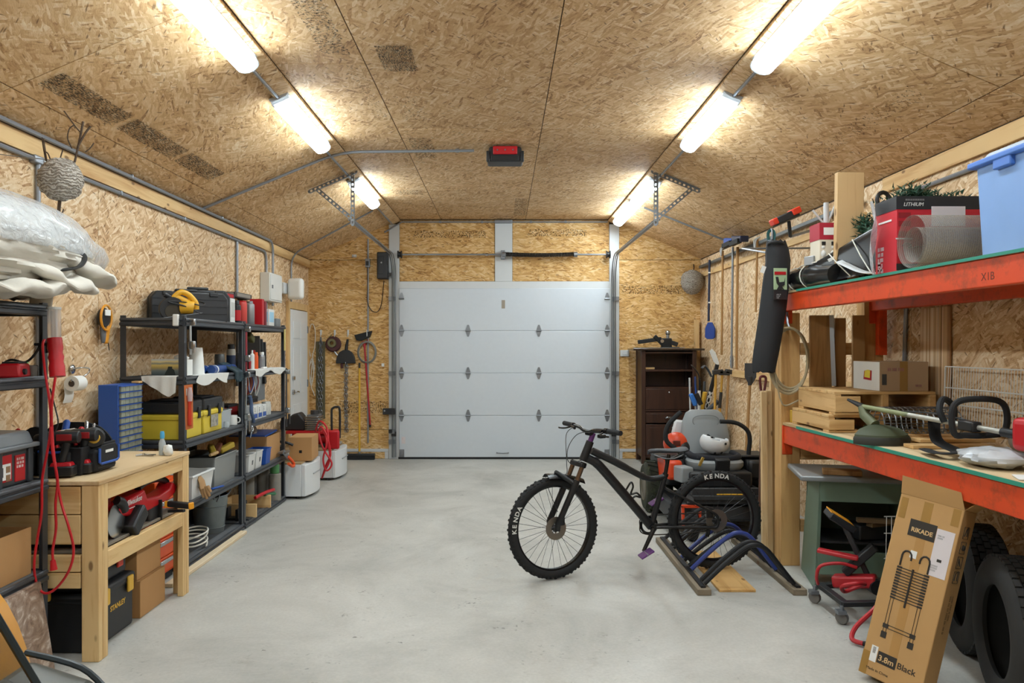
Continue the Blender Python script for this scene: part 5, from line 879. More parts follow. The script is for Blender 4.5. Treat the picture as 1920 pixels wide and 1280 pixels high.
tag(MB().bx(-2.262, -2.205, 5.06, 6.53, 0, .028).build('wood_moulding', wood('pale_moulding', '#e3cfae', '#cdb48c', 'y', knots=False), bevel=.005), 'long pale wood moulding lying on the floor along the shelving', 'moulding')

# ================================================================ white pedestals, compressor, carton
WP = m('appliance_white', '#dfe1e2', .3, vary=.02)
def pedestal(label, x0, x1, y0, y1, h):
    t = thing('laundry_pedestal', label, 'pedestal', ((x0 + x1) / 2, (y0 + y1) / 2, 0), group='white appliance pedestals'); MB().bx(x0, x1, y0, y1, .03, h).build('body', WP, t, bevel=.006); n = 12
    fr = [(0, y0 + .004)] + [(.085 * sin(PI * (.12 + .76 * i / n)) + .01, y0 + .004 + (y1 - y0 - .008) * i / n) for i in range(n + 1)] + [(0, y1 - .004)]
    dd = MB().prism(fr, (x1 + .001, 0, .03), (1, 0, 0), (0, 1, 0), (0, 0, h - .035)).build('drawer_front', WP, t, bevel=.006); ym = (y0 + y1) / 2
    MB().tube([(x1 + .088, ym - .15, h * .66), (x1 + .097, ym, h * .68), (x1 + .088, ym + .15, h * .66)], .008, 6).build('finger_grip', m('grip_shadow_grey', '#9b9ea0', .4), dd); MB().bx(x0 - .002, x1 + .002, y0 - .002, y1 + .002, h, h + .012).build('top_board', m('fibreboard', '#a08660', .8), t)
    for x in (x0 + .05, x1 - .05):
        for y in (y0 + .05, y1 - .05): MB().cyl((x, y, 0), (x, y, .03), .02, n=10).build('foot', BLACK, t)
pedestal('nearer white curved front appliance pedestal on the floor', -2.74, -2.13, 7.99, 8.64, .37); pedestal('farther white curved front appliance pedestal on the floor', -2.72, -2.06, 9.12, 9.78, .36)
t = carton('brown carton with torn label on the nearer white pedestal', (-2.19, 8.34, .383), .24, .40, .25, 4, tape=False); MB().box((-.0, -.2006, .10), (.03, .001, .03)).build('torn_mark', DARK, t)
t = thing('pruning_saw', 'folding saw with an orange handle hooked on the far post', 'saw', (-2.2, 7.96, .42)); MB().bar(onx(531, 846, -2.24), onx(541, 858, -2.22), .006, .05).build('blade', STEEL, t); MB().tube(bez([onx(540, 856, -2.22), onx(547, 863, -2.2), onx(551, 870, -2.19), onx(549, 874, -2.19), onx(541, 869, -2.21)], 4), .016, 8).build('handle', ORANGE, t)
tbox('charger_case', 'black and silver gadget beside the brown carton', 'gadget', (-2.43, 8.16, .383), .11, .12, .16, m('soft_black'), STEEL); tag(MB().tube(bez([(-2.5, 8.10, .56), (-2.4, 8.08, .60), (-2.30, 8.08, .585), (-2.24, 8.09, .56)], 5), .014, 8).cyl((-2.5, 8.10, .383), (-2.5, 8.10, .56), .012).build('walking_cane', BLACK), 'curved black handle behind the brown carton', 'handle')
t = thing('air_compressor', 'black and red air compressor with silver finned pump', 'compressor', (-2.40, 9.42, .373)); zc_ = .373
MB().lathe([(0, -.24), (.05, -.235), (.088, -.20), (.09, 0), (.088, .20), (.05, .235), (0, .24)], (-2.38, 9.42, zc_ + .11), (1, .15, 0), 22).build('tank', RED, t)
MB().prism([(-.25, 0), (.06, 0), (.08, .10), (-.02, .22), (-.10, .20), (-.16, .13), (-.25, .13)], (-2.50, 9.33, zc_ + .205), (1, 0, 0), (0, 0, 1), (0, .2, 0)).build('motor_shroud', m('soft_black'), t, bevel=.02)
for i in range(7): MB().bx(-2.43, -2.25, 9.29, 9.5, zc_ + .21 + i * .026, zc_ + .225 + i * .026).build('cooling_fin', SILVER, t, bevel=.003)
MB().bx(-2.41, -2.27, 9.31, 9.48, zc_ + .21, zc_ + .40).build('cylinder', STEEL, t); MB().cyl((-2.34, 9.41, zc_ + .40), (-2.34, 9.41, zc_ + .45), .05, n=16).build('air_filter', m('dark_metal'), t); MB().bx(-2.66, -2.05, 9.28, 9.52, zc_ + .17, zc_ + .205).build('deck_plate', RED, t, bevel=.006)
MB().tube(bez([(-2.10, 9.30, zc_ + .10), (-2.10, 9.28, zc_ + .42), (-2.09, 9.28, zc_ + .48), (-2.04, 9.28, zc_ + .50), (-2.00, 9.28, zc_ + .46), (-2.00, 9.28, zc_ + .12)], 5), .014, 8).build('handle', BLACK, t)
for x in (-2.55, -2.2): MB().bx(x - .03, x + .03, 9.3, 9.5, zc_, zc_ + .04).build('foot', BLACK, t, bevel=.005)
t = thing('air_hose', 'coiled red air hose hanging from the compressor to the floor', 'hose', (-2.0, 8.9, 0)); hp = lambda u, v, Y: at(u, v, Y)
MB().tube(bez([hp(590, 815, 9.2), hp(598, 790, 9.05), hp(612, 800, 8.95), hp(616, 830, 8.9), hp(618, 862, 8.9), hp(608, 885, 8.9), hp(604, 895, 8.95), hp(612, 870, 8.92), hp(620, 850, 8.9), hp(612, 815, 8.9), hp(602, 800, 8.92), hp(598, 812, 8.95), hp(606, 840, 8.9), hp(622, 868, 8.88), hp(612, 882, 8.88), hp(606, 860, 8.88), hp(613, 828, 8.88), hp(606, 806, 8.95)], 7), .011, 7).build('hose', m('hose_red', '#c92530', .4), t)
MB().cyl(hp(594, 842, 9.0), hp(595, 826, 9.0), .016, n=10).build('coupling', BLACK, t)
tag(MB().bx(-2.15, -1.98, 9.14, 9.20, .373, .60).build('compressor_body', RED, bevel=.02), 'slim red piece of the compressor body behind the red air hose', 'can')  # separate box standing in for the compressor's red body, not a can
tag(MB().ball((-2.18, 9.62, .39), (.13, .12, .03), 16, 10, f=lambda d: 1 + .3 * nz3(d, 4)).build('rubble_pile', m('grey_rag', '#8d8a84', .95, vary=.5, scale=20)), 'crumpled grey rag on the farther white pedestal', 'rag')
# ================================================================ end wall: things on hooks
yw = YB - .05
bp = lambda u, v, Y=yw: at(u, v, Y)
def hook(u, v): return tag(MB().tube(bez([bp(u, v, YB - .025), bp(u, v - 2, yw - .02), bp(u, v + 5, yw - .05), bp(u, v + 9, yw - .03)], 4), .006, 6).bx(bp(u, v).x - .012, bp(u, v).x + .012, YB - .03, YB - .022, bp(u, v + 2).z - .03, bp(u, v).z + .03).build('wall_hook', WHITE), '', 'hook', 'white wall hooks on the end wall')
for (u, v), l_ in zip(((601, 622), (627, 622), (652, 622), (688, 622)), ('holding the looped chain', 'holding the tow strap', 'holding the dust brush', 'holding the red broom')): hook(u, v)['label'] = 'white wall hook ' + l_
def chain(mb, pts, pitch=.055, r=.006, lw=.018):
    pts = bez(pts, 10); L_ = 0; nxt = 0; flip = 0
    for a, b_ in zip(pts, pts[1:]):
        d = b_ - a; l_ = d.length
        while nxt < L_ + l_:
            c_ = a + d * ((nxt - L_) / l_); dn = d.normalized(); s1, s2 = frame(dn, V((0, 1, 0))); s_ = (s1 if flip % 2 else s2)
            mb.tube([c_ + dn * (pitch * .62 * cos(t)) + s_ * (lw * sin(t)) for t in [2 * PI * i / 8 for i in range(8)]], r, 4, closed=True); flip += 1; nxt += pitch
        L_ += l_
    return mb
mb = MB(); chain(mb, [bp(601, 636), bp(598, 700), bp(598, 760), bp(597, 786)]); chain(mb, [bp(602, 636), bp(603, 720), bp(601, 786)]); tag(mb.build('chain_loop', m('chain_steel', '#85878a', .35, .8)), 'long looped steel chain hanging by the entry door', 'chain')
chainm = MATS['chain_steel']
tag(MB().bx(bp(592, 0).x, bp(609, 0).x, yw + .01, yw + .02, bp(0, 785).z, bp(0, 640).z).build('chain_backing', m('olive_board', '#5c563f', .8)), 'narrow olive board behind the looped chain', 'board')
mb = MB(); chain(mb, [bp(651, 682), bp(650, 740), bp(651, 812)], .05, .0055, .016); tag(mb.build('short_chain', chainm), 'steel chain hanging straight below the dust brush', 'chain')
mb = MB(); chain(mb, [bp(648, 682, yw - .02), bp(647, 740, yw - .02), bp(648, 808, yw - .02)], .05, .0055, .016); tag(mb.build('short_chain', chainm), 'second strand of chain left of the straight one', 'chain')
tag(MB().tube(bez([bp(582, 668), bp(578, 640), bp(582, 612), bp(587, 608), bp(591, 622), bp(590, 650), bp(586, 668), bp(589, 690), bp(584, 722), bp(579, 700), bp(584, 672), bp(588, 700), bp(583, 716), bp(580, 690), bp(585, 678), bp(583, 720), bp(588, 736), bp(590, 742)], 6), .006, 6).build('rope_hank', m('rope_white')), 'hank of thin white rope hanging beside the entry door', 'rope')
t = thing('tow_strap', 'dark red and olive tow strap coil on a wall hook', 'strap', tuple(bp(625, 660)))
MB().lathe([(.05, -.03), (.095, -.03), (.115, 0), (.095, .03), (.05, .03), (.05, -.03)], bp(625, 645), (0, 1, 0), 26).build('webbing', m('strap_wine', '#4d2a2b', .8), t); MB().lathe([(.03, -.04), (.06, -.04), (.068, 0), (.06, .0), (.03, 0), (.03, -.04)], bp(623, 643), (0, 1, 0), 20).build('olive_coil', m('strap_olive', '#6f6a48', .8), t); MB().tube([bp(625, 655), bp(629, 661), bp(633, 666)], .014, 8).build('metal_hook', SILVER, t); MB().tube([bp(641, 662), bp(641, 690)], .02, 6).build('strap_end', m('strap_wine'), t); MB().tube([bp(614, 640), bp(617, 632), bp(622, 628)], .008, 6).build('loop', m('strap_olive'), t)
t = thing('dust_brush', 'black dustpan brush hanging on a wall hook', 'brush', tuple(bp(649, 680))); MB().tube([bp(652, 636), bp(650, 648), bp(649, 658)], [.016, .02, .024], 10).build('handle', BLACK, t); MB().prism([(bp(u, v).x, bp(u, v).z) for u, v in ((630, 681), (632, 669), (637, 660), (644, 656), (654, 656), (661, 661), (665, 669), (667, 681))], (0, yw - .03, 0), (1, 0, 0), (0, 0, 1), (0, .05, 0)).build('head', m('soft_black'), t, bevel=.008)
t = thing('red_broom', 'red handled broom with black head hanging upside down', 'broom', tuple(bp(694, 800))); MB().cyl(bp(683, 640), bp(694, 796), .0125, n=10).build('handle', m('broom_red', '#a8232c', .45), t); MB().cyl(bp(694, 796), bp(694, 800), .014, n=10).build('tip', BLACK, t)
MB().prism([(bp(u, v).x, bp(u, v).z) for u, v in ((665, 628), (698, 620), (694, 632), (676, 639), (669, 638))], (0, yw - .04, 0), (1, 0, 0), (0, 0, 1), (0, .06, 0)).build('bristle_head', RUBBER, t, bevel=.006)
for u in (678, 690): MB().cyl(bp(u, 636), bp(683, 652), .006, n=6).build('brace', m('broom_red'), t)
t = thing('hose_coil', 'grey coiled cable hanging behind the red broom', 'hose', tuple(bp(688, 680)))
for k in range(4): c_ = bp(688, 660, yw + .01 - .010 * k); MB().tube([c_ + V(((.135 - .006 * k) * cos(a), 0, (.16 - .006 * k) * sin(a))) for a in [2 * PI * i / 28 for i in range(28)]], .007, 6, closed=True).build('coil_turn', m('cable_grey', '#7d7b74', .6), t)
t = thing('push_broom', 'yellow handled push broom standing against the end wall', 'broom', tuple(bp(675, 858))); MB().cyl(bp(674, 848, yw - .05), bp(674, 690, yw + .01), .0145, n=10).build('handle', m('broom_yellow', '#d9a62e', .45), t); MB().cyl(bp(674, 691, yw + .01), bp(674, 680, yw + .012), .014, n=10).build('grip', BLACK, t); MB().cyl(bp(674, 852, yw - .05), bp(674, 846, yw - .05), .017, n=10).build('socket', STEEL, t)
MB().bx(bp(646, 0).x, bp(704, 0).x, yw - .09, yw - .01, .05, .085).build('block', m('soft_black'), t, bevel=.008); MB().bx(bp(646.5, 0).x, bp(703.5, 0).x, yw - .085, yw - .015, 0, .05).build('bristles', RUBBER, t)
t = thing('door_opener', 'black wall mounted door opener beside the torsion shaft', 'door opener', tuple(bp(719, 523))); MB().bx(bp(709, 0).x, bp(729, 0).x, yw - .12, YB - .04, bp(0, 524).z, bp(0, 474).z).build('body', m('soft_black'), t, bevel=.015); MB().bx(bp(712, 0).x, bp(722, 0).x, yw - .126, yw - .118, bp(0, 515).z, bp(0, 482).z).build('cover', BLACK, t, bevel=.006); MB().cyl(bp(715, 492, yw - .127), bp(715, 492, yw - .132), .012, n=10).build('indicator', m('label_grey'), t); MB().bx(bp(729, 0).x, bp(734, 0).x, yw - .07, yw - .03, bp(0, 518).z, bp(0, 512).z).build('bracket', BLACK, t)
t = thing('wall_outlet', 'grey outlet box on the conduit with a black plug', 'outlet', tuple(bp(690, 500))); MB().bx(bp(685, 0).x, bp(694, 0).x, YB - .07, YB - .03, bp(0, 501).z, bp(0, 485).z).build('box', EMT, t, bevel=.005); MB().bx(bp(687, 0).x, bp(692, 0).x, YB - .10, YB - .07, bp(0, 498).z, bp(0, 490).z).build('plug', BLACK, t, bevel=.004)
tag(MB().tube(bez([bp(689, 500, YB - .09), bp(689, 540, YB - .06), bp(689, 566, YB - .06), bp(697, 582, YB - .06), bp(708, 584, YB - .06), bp(715, 570, YB - .06), bp(718, 545, YB - .07), bp(720, 526, YB - .09)], 6), .006, 6).build('opener_cable', m('cable_dark', '#33211a', .6)), 'dark cable drooping from the outlet to the door opener', 'cable')
t = thing('sensor_bracket', 'black latch box on the left white frame board', 'latch', tuple(bp(731, 777))); MB().bx(bp(719, 0).x, bp(742, 0).x, yw - .08, YB - .042, bp(0, 776).z, bp(0, 765).z).build('box', m('soft_black'), t, bevel=.005); MB().cyl(bp(721, 770, yw - .085), bp(721, 770, yw - .08), .012, n=10).build('bolt', STEEL, t)
for u, lab in ((735, 'left'), (1150, 'right')): t = thing('photo_eye', lab + ' black safety sensor low beside the overhead door', 'sensor', tuple(bp(u, 812))); MB().bx(bp(u - 5, 0).x, bp(u + 6, 0).x, yw - .06, YB - .042, bp(0, 812).z, bp(0, 805).z).build('bracket', STEEL, t, bevel=.003); MB().box(bp(u - 3, 808, yw - .08), (.05, .04, .05)).build('eye', BLACK, t, bevel=.006)
tag(MB().bx(bp(715, 0).x, bp(720, 0).x, YB - .032, YB - .024, bp(0, 687).z, bp(0, 681).z).build('paper_tag', PAPER), 'small white paper tag on the wall beside the frame board', 'tag')
t = thing('wall_switch', 'white wall control right of the overhead door', 'switch', tuple(bp(1172, 668))); MB().bx(bp(1163, 0).x, bp(1180, 0).x, YB - .05, YB - .024, bp(0, 668).z, bp(0, 656).z).build('plate', WHITE, t, bevel=.005); MB().bx(bp(1167, 0).x, bp(1176, 0).x, YB - .056, YB - .05, bp(0, 665).z, bp(0, 659).z).build('button', WHITE, t, bevel=.003)
t = thing('pulley_fitting', 'small white fitting on the wall above the hooks', 'fitting', tuple(bp(664, 482))); MB().bx(bp(660, 0).x, bp(668, 0).x, YB - .06, YB - .024, bp(0, 482).z, bp(0, 477).z).build('base', WHITE, t, bevel=.004); MB().cyl(bp(664, 479, YB - .09), bp(664, 479, YB - .06), .015, n=10).build('eye', SILVER, t)

# ================================================================ dark cabinet and corner
t = thing('dark_cabinet', 'tall dark brown wooden cabinet with open shelf at the far right', 'cabinet', (2.24, 10.6, 0)); CB = wood('espresso_wood', '#43281c', '#2b1810', 'z', knots=False, rough=.4)
cx0, cx1, cy0, cy1, ch = 1.905, 2.66, 10.40, 10.86, 1.56
for x0, x1 in ((cx0, cx0 + .055), (cx1 - .055, cx1)):
    for y0, y1 in ((cy0, cy0 + .055), (cy1 - .055, cy1)): MB().bx(x0, x1, y0, y1, 0, ch).build('corner_post', CB, t, bevel=.004)
for x0, x1 in ((cx0 + .008, cx0 + .03), (cx1 - .03, cx1 - .008)): MB().bx(x0, x1, cy0 + .055, cy1 - .055, .09, ch).build('side_panel', CB, t)
MB().bx(cx0 + .03, cx1 - .03, cy1 - .03, cy1 - .015, .09, ch).build('back_panel', CB, t)
for z in (.10, .70, .735, 1.045, 1.285, ch - .03): MB().bx(cx0 + .03, cx1 - .03, cy0 + .012, cy1 - .03, z - .012, z + .012).build('shelf', CB, t)
MB().bx(cx0 - .12, cx1 + .10, cy0 - .05, cy1, ch, ch + .028).build('top', m('glossy_espresso', '#2a1b17', .18, coat=.6), t, bevel=.006)
MB().bx(cx0 + .058, cx1 - .058, cy0 + .008, cy0 + .03, .75, 1.03).build('drop_front', CB, t, bevel=.004); d_ = MB().bx(cx0 + .058, cx1 - .058, cy0 + .008, cy0 + .03, .565, .69).build('drawer', CB, t, bevel=.004); MB().tube(bez([(2.23, cy0, .625), (2.24, cy0 - .03, .64), (2.28, cy0 - .035, .645), (2.32, cy0 - .03, .64), (2.33, cy0, .625)], 4), .012, 8).build('cup_pull', SILVER, d_)
xm = (cx0 + cx1) / 2
for s_ in (-1, 1): d_ = MB().bx(*sorted((xm + s_ * .003, xm + s_ * .318)), cy0 + .008, cy0 + .03, .115, .545).build('cabinet_door', CB, t, bevel=.004); MB().bx(*sorted((xm + s_ * .05, xm + s_ * .27)), cy0 + .003, cy0 + .009, .165, .50).build('door_inset', CB, d_, bevel=.004); MB().ball((xm + s_ * .045, cy0 - .008, .50), .014, 10, 8).build('knob', SILVER, d_)
MB().ball((xm, cy0 - .008, .985), .014, 10, 8).build('knob', SILVER, t)
tag(MB().bx(1.97, 2.10, 10.48, 10.58, 1.298, 1.325).build('wood_scrap', PINEX, bevel=.003), 'small wooden scrap in the dark cabinet', 'offcut')
t = thing('trailer_hitch', 'black trailer hitch with a chrome ball on the dark cabinet', 'trailer hitch', (2.2, 10.5, ch + .028)); zh = ch + .03; HB = m('hitch_black', '#1d1e20', .5, .3)
MB().bar((1.88, 10.55, zh + .085), (2.20, 10.52, zh + .13), .06, .055).build('shank', HB, t, bevel=.006); MB().box((2.27, 10.52, zh + .07), (.14, .10, .14)).build('head', HB, t, bevel=.015); MB().bar((2.10, 10.5, zh + .17), (2.24, 10.5, zh + .03), .05, .05).build('brace', HB, t, bevel=.005); MB().cyl((2.29, 10.52, zh + .12), (2.29, 10.52, zh + .19), .022, n=12).build('ball_neck', STEEL, t); MB().ball((2.29, 10.52, zh + .215), .036, 18, 12).build('hitch_ball', SILVER, t)
MB().bar((2.30, 10.5, zh + .09), (2.42, 10.48, zh + .05), .05, .06).build('coupler', HB, t, bevel=.006); MB().cyl((2.20, 10.46, zh + .10), (2.20, 10.58, zh + .10), .025, n=12).build('pin', SILVER, t); MB().bx(2.2, 2.44, 10.45, 10.6, zh, zh + .02).build('foot', HB, t, bevel=.004)
t = thing('pry_bar', 'flat dark bar lying along the edge of the dark cabinet top', 'bar', (2.3, 10.4, ch + .029)); MB().bar((1.80, 10.44, ch + .035), (2.45, 10.42, ch + .035), .03, .010).build('bar', STEEL, t); MB().bar((2.45, 10.42, ch + .035), (2.5, 10.41, ch + .045), .034, .010).build('claw', STEEL, t)
t = thing('wasp_nest', 'half grey wasp nest in the far right corner near the ceiling', 'wasp nest', tuple(at(1297, 548, 10.6))); c_ = at(1298, 527, 10.66); MB().ball(c_, (.155, .15, .19), 32, 24, f=lambda d: 1 + .04 * sin(20 * d.z + 6 * nz3(d, 2.2)) + .06 * nz3(d, 2.4) - (.35 * max(0, d.z - .45))).build('nest', NEST, t); MB().tube([c_ + V((0, 0, .10)), c_ + V((.05, .1, .20)), V((c_.x + .08, YB - .02, c_.z + .26))], .008, 6).build('twig', TW, t)
# ================================================================ right: pallet rack
ORB = m('beam_orange', '#d8481a', .42, vary=.10, scale=5, dirt=('#7a3a1c', 9)); SHELF = wood('shelf_plywood', '#dcc39a', '#bd9c6c', 'y', knots=False, fine=.6); TEAL = m('teal_edge', '#2c8f78', .5)
fx = lambda y: 2.06 + (5.62 - y) * .0272            # front face of the rack, slightly turned
t = thing('pallet_rack', 'pallet rack with orange beams and pine posts along the right wall', 'rack', (2.4, 4.3, 0)); LB = wood('old_lumber', '#d0a56a', '#a97b45', 'z')
for y0, dx in ((5.57, 0), (2.5, .085)):
    for x0 in (2.045, 2.66): MB().bx(x0 + dx, x0 + dx + .14, y0, y0 + .04, 0, 1.86 if x0 < 2.5 else 2.3).build('post', LB, t, bevel=.004); MB().bx(x0 + dx, x0 + dx + .04, y0 + .041, y0 + .13, 0, 1.86 if x0 < 2.5 else 2.3).build('post', LB, t, bevel=.004)
    for z in (.25, .78, 1.55): MB().bx(2.19 + dx, 2.66 + dx, y0 + .005, y0 + .035, z, z + .09).build('cross_brace', PINEX, t, bevel=.003)
for nm, z0, z1 in (('upper', 1.872, 1.998), ('lower', .90, 1.036)):
    for sd, off in (('front', 0), ('rear', .64)):
        b_ = MB().bar((fx(5.62) + off + .025, 5.62, (z0 + z1) / 2), (fx(2.53) + off + .025, 2.53, (z0 + z1) / 2), .05, z1 - z0).build('beam', ORB, t, bevel=.006); MB().bar((fx(5.62) + off + .03, 5.605, z1 - .11), (fx(5.6) + off + .03, 5.565, z1 - .11), .075, .215).build('end_connector', ORB, b_, bevel=.004)
MB().bx(2.74, 2.80, 5.52, 5.57, 1.55, 2.0).build('steel_upright', ORB, t)
for z, th in ((1.999, .014), (1.037, .018)):
    y_ = 5.60; k = 0
    while y_ > 2.6: d_ = MB().add([V((fx(y_) - .004, y_, z)), V((2.80, y_, z)), V((2.80, y_ - .618, z)), V((fx(y_ - .618) - .004, y_ - .618, z))] + [V((fx(y_) - .004, y_, z + th)), V((2.80, y_, z + th)), V((2.80, y_ - .618, z + th)), V((fx(y_ - .618) - .004, y_ - .618, z + th))], [(0, 1, 2, 3), (7, 6, 5, 4), (0, 4, 5, 1), (1, 5, 6, 2), (2, 6, 7, 3), (3, 7, 4, 0)]).build('shelf_board', SHELF, t); y_ -= .62
    MB().bar((fx(5.55) - .008, 5.30, z + th / 2), (fx(2.53) - .008, 2.53, z + th / 2), .006, th).build('edge_band', TEAL, t)
text('beam_stencil', 'X1B', .05, m('stencil_dark', '#6b2a14', .6), t, (fx(3.32) - .0012, 3.36, 1.902), (.0272, -1, 0), (0, 0, 1)); DU, DL = 2.0145, 1.0565
# ---- upper deck
t = thing('trimmer_carton', 'large red and black power tool carton on the upper deck', 'box', (2.4, 4.15, DU)); RC = m('carton_red', '#c01f2c', .5)
MB().bx(2.105, 2.69, 4.05, 4.28, DU, 2.414).build('body', RC, t, bevel=.003); MB().bx(2.103, 2.692, 4.048, 4.282, 2.345, 2.4155).build('black_band', m('soft_black'), t); MB().bx(2.104, 2.30, 4.0475, 4.05, DU + .005, DU + .04).build('black_foot', m('soft_black'), t)
text('carton_lettering', 'LITHIUM', .028, PAPER, t, (2.14, 4.0465, 2.362), (1, 0, 0), (0, 0, 1), shear=.2); text('carton_lettering_small', '========', .022, m('label_grey'), t, (2.15, 4.0465, 2.388), (1, 0, 0), (0, 0, 1)); text('carton_corner_print', 'IIIIIIII III\n   III IIII', .012, m('label_grey'), t, (2.56, 4.0465, 2.385), (1, 0, 0), (0, 0, 1))
for z in (2.30, 2.255, 2.20): MB().bx(2.115, 2.18, 4.0475, 4.05, z, z + .028).build('icon_print', m('dark_red_plastic'), t)
MB().bx(2.10, 2.19, 4.0475, 4.05, 2.185, 2.192).build('white_rule', PAPER, t); MB().tube(bez([(2.135, 4.046, 2.15), (2.15, 4.046, 2.165), (2.18, 4.046, 2.155), (2.17, 4.046, 2.14), (2.24, 4.046, 2.145), (2.45, 4.046, 2.142)], 4), .006, 5, flat=.0015).build('trimmer_picture', BLACK, t); MB().bx(2.29, 2.47, 4.045, 4.048, 2.255, 2.36).build('shipping_label', m('label_pale'), t)
MB().bx(2.1025, 2.1045, 4.10, 4.24, 2.29, 2.30).build('white_rule', PAPER, t); text('side_lettering', 'III IIIII\nIIII III\nII IIIII\nIIII II\nIII IIII', .03, m('label_pale'), t, (2.1035, 4.25, 2.14), (0, -1, 0), (0, 0, 1)); text('side_foot_print', 'IIII\nII III', .03, PAPER, t, (2.1035, 4.25, 2.06), (0, -1, 0), (0, 0, 1))
mt, nt, b = newmat('screen_mesh'); b.inputs['Base Color'].default_value = lin('#a9a39a'); b.inputs['Roughness'].default_value = .4; tcx = N(nt, 'ShaderNodeTexCoord').outputs['Object']
wv = N(nt, 'ShaderNodeTexWave', {'Vector': tcx, 'Scale': 28.0, 'Distortion': .6}, bands_direction='X').outputs['Fac']; nt.links.new(MA(nt, 'ADD', MA(nt, 'MULTIPLY', wv, .22), .22), b.inputs['Alpha']); MESH = mt
t = thing('screen_roll', 'translucent roll of mesh lying in front of the red carton', 'roll', (2.35, 3.9, DU)); MB().lathe([(.135, 0), (.135, .5), (.134, .5), (.134, 0), (.135, 0)], (2.10, 3.895, DU + .137), (1, .02, .0), 36).build('outer_wrap', MESH, t); MB().lathe([(.09, .01), (.09, .49), (.089, .49), (.089, .01), (.09, .01)], (2.10, 3.895, DU + .12), (1, .02, .0), 30).build('inner_wrap', MESH, t)
cloth('plastic_sheet', 'clear crumpled plastic sheet at the left end of the red carton', 'plastic sheet', lambda a, b_: (2.03 + .06 * a + .012 * sin(9 * b_ + 4 * a), 4.16 + .10 * a + .02 * sin(7 * b_), DU + .40 * b_), 10, 18, FILM, .002, (1, 0, 0))
t = thing('blue_tote', 'light blue plastic tote with lid at the right edge of the upper deck', 'tote', (2.45, 3.3, DU)); BT = m('tote_blue', '#7fa3d8', .45); MB().box((2.50, 3.33, DU + .22), (.54, .40, .44), top=(1.07, 1.07)).build('body', BT, t, bevel=.015); MB().bx(2.185, 2.82, 3.09, 3.57, DU + .425, DU + .455).build('rim', m('rim_blue', '#4a78c8', .45), t, bevel=.008); MB().box((2.505, 3.33, DU + .475), (.56, .42, .04), top=(.9, .9)).build('lid', m('lid_pale', '#b8c4cf', .45), t, bevel=.012); MB().box((2.205, 3.33, DU + .41), (.03, .12, .05)).build('grip', MATS['rim_blue'], t, bevel=.006)
FIR = m('artificial_fir', '#1f4630', .7, vary=.5, scale=30)
def fir(label, pts, n, ln):
    t = thing('fir_garland', label, 'garland', tuple(V(pts[0])), group='artificial fir garlands'); c_ = bez(pts, 8); MB().tube(c_, .004, 6).build('stem', m('twig_bark'), t); vs, fs = [], []
    for i in range(n):
        p = c_[rnd.randrange(len(c_))]; d = V((rnd.gauss(0, 1), rnd.gauss(0, 1), rnd.gauss(.3, 1))).normalized(); L_ = ln * rnd.uniform(.5, 1); s1, s2 = frame(d)
        for k in range(10):
            q = p + d * L_ * (k + 1) / 10; e = (d * .6 + s1 * cos(k * 2.4) + s2 * sin(k * 2.4)).normalized() * .045; w_ = d.cross(e).normalized() * .006; o = len(vs); vs += [q - w_, q + w_, q + e]; fs.append((o, o + 1, o + 2))
    nb = MB().add(vs, fs).build('needles', FIR, t, flat=True); nb['kind'] = 'stuff'
fir('dark green fir garland behind the top of the red carton', [(2.22, 4.44, 2.30), (2.33, 4.48, 2.44), (2.44, 4.50, 2.49), (2.54, 4.50, 2.44), (2.66, 4.48, 2.46)], 190, .12); fir('dark green fir sprig left of the red carton', [(2.36, 4.86, 2.02), (2.34, 4.86, 2.25), (2.33, 4.85, 2.40)], 130, .09)
tag(MB().box((2.245, 4.92, DU + .365), (.175, .045, .72), RY(1)).build('upright_plank', wood('plank_wood', '#c9a676', '#a9814f', 'z'), bevel=.004), 'wide pine plank standing upright on the upper deck', 'plank')
t = thing('decoration_carton', 'red and white window carton of snowman figures on the upper deck', 'box', (2.25, 5.15, DU)); MB().bx(2.125, 2.385, 5.08, 5.24, DU, 2.44).build('body', m('carton_cream', '#d9cdb8', .6), t, bevel=.003); MB().bx(2.123, 2.387, 5.078, 5.242, 2.33, 2.442).build('red_band', m('carton_crimson', '#a81f35', .5), t); MB().bx(2.15, 2.36, 5.076, 5.08, 2.36, 2.41).build('name_panel', PAPER, t)
for x in (2.15, 2.215, 2.28, 2.345): s_ = MB().ball((x, 5.085, 2.235), (.02, .012, .026), 10, 8).ball((x, 5.085, 2.28), (.015, .010, .016), 10, 8).build('snowman_figure', PAPER, t); MB().bx(x - .012, x + .012, 5.072, 5.085, 2.293, 2.315).build('hat', BLACK, s_)
t = thing('display_stand', 'white metal stand with angled arms on the upper deck', 'stand', (2.2, 5.3, DU)); c_ = at(1549, 430, 5.35); MB().cyl((c_.x, 5.35, DU), (c_.x, 5.35, at(1549, 380, 5.35).z), .018, n=10).build('post', WHITE, t)
for u, v in ((1524, 394), (1566, 385)): MB().cyl(c_ + V((0, 0, .02)), at(u, v, 5.35), .008, n=8).build('arm', WHITE, t)
t = thing('black_sled', 'black plastic sled tilted on the upper deck', 'sled', (2.15, 4.7, DU)); SLD = m('sled_gloss', '#141517', .25); sg = [at(u, v, Y) for u, v, Y in ((1515, 500, 5.2), (1640, 425, 4.6), (1668, 503, 4.42), (1560, 524, 4.9))]
MB().sheet(lambda a, b_: (sg[0] * (1 - a) + sg[1] * a) * (1 - b_) + (sg[3] * (1 - a) + sg[2] * a) * b_ + V((0, 0, -.05 * sin(PI * a) * sin(PI * b_))), 12, 8, .012, (.5, .5, .7)).build('pan', SLD, t)
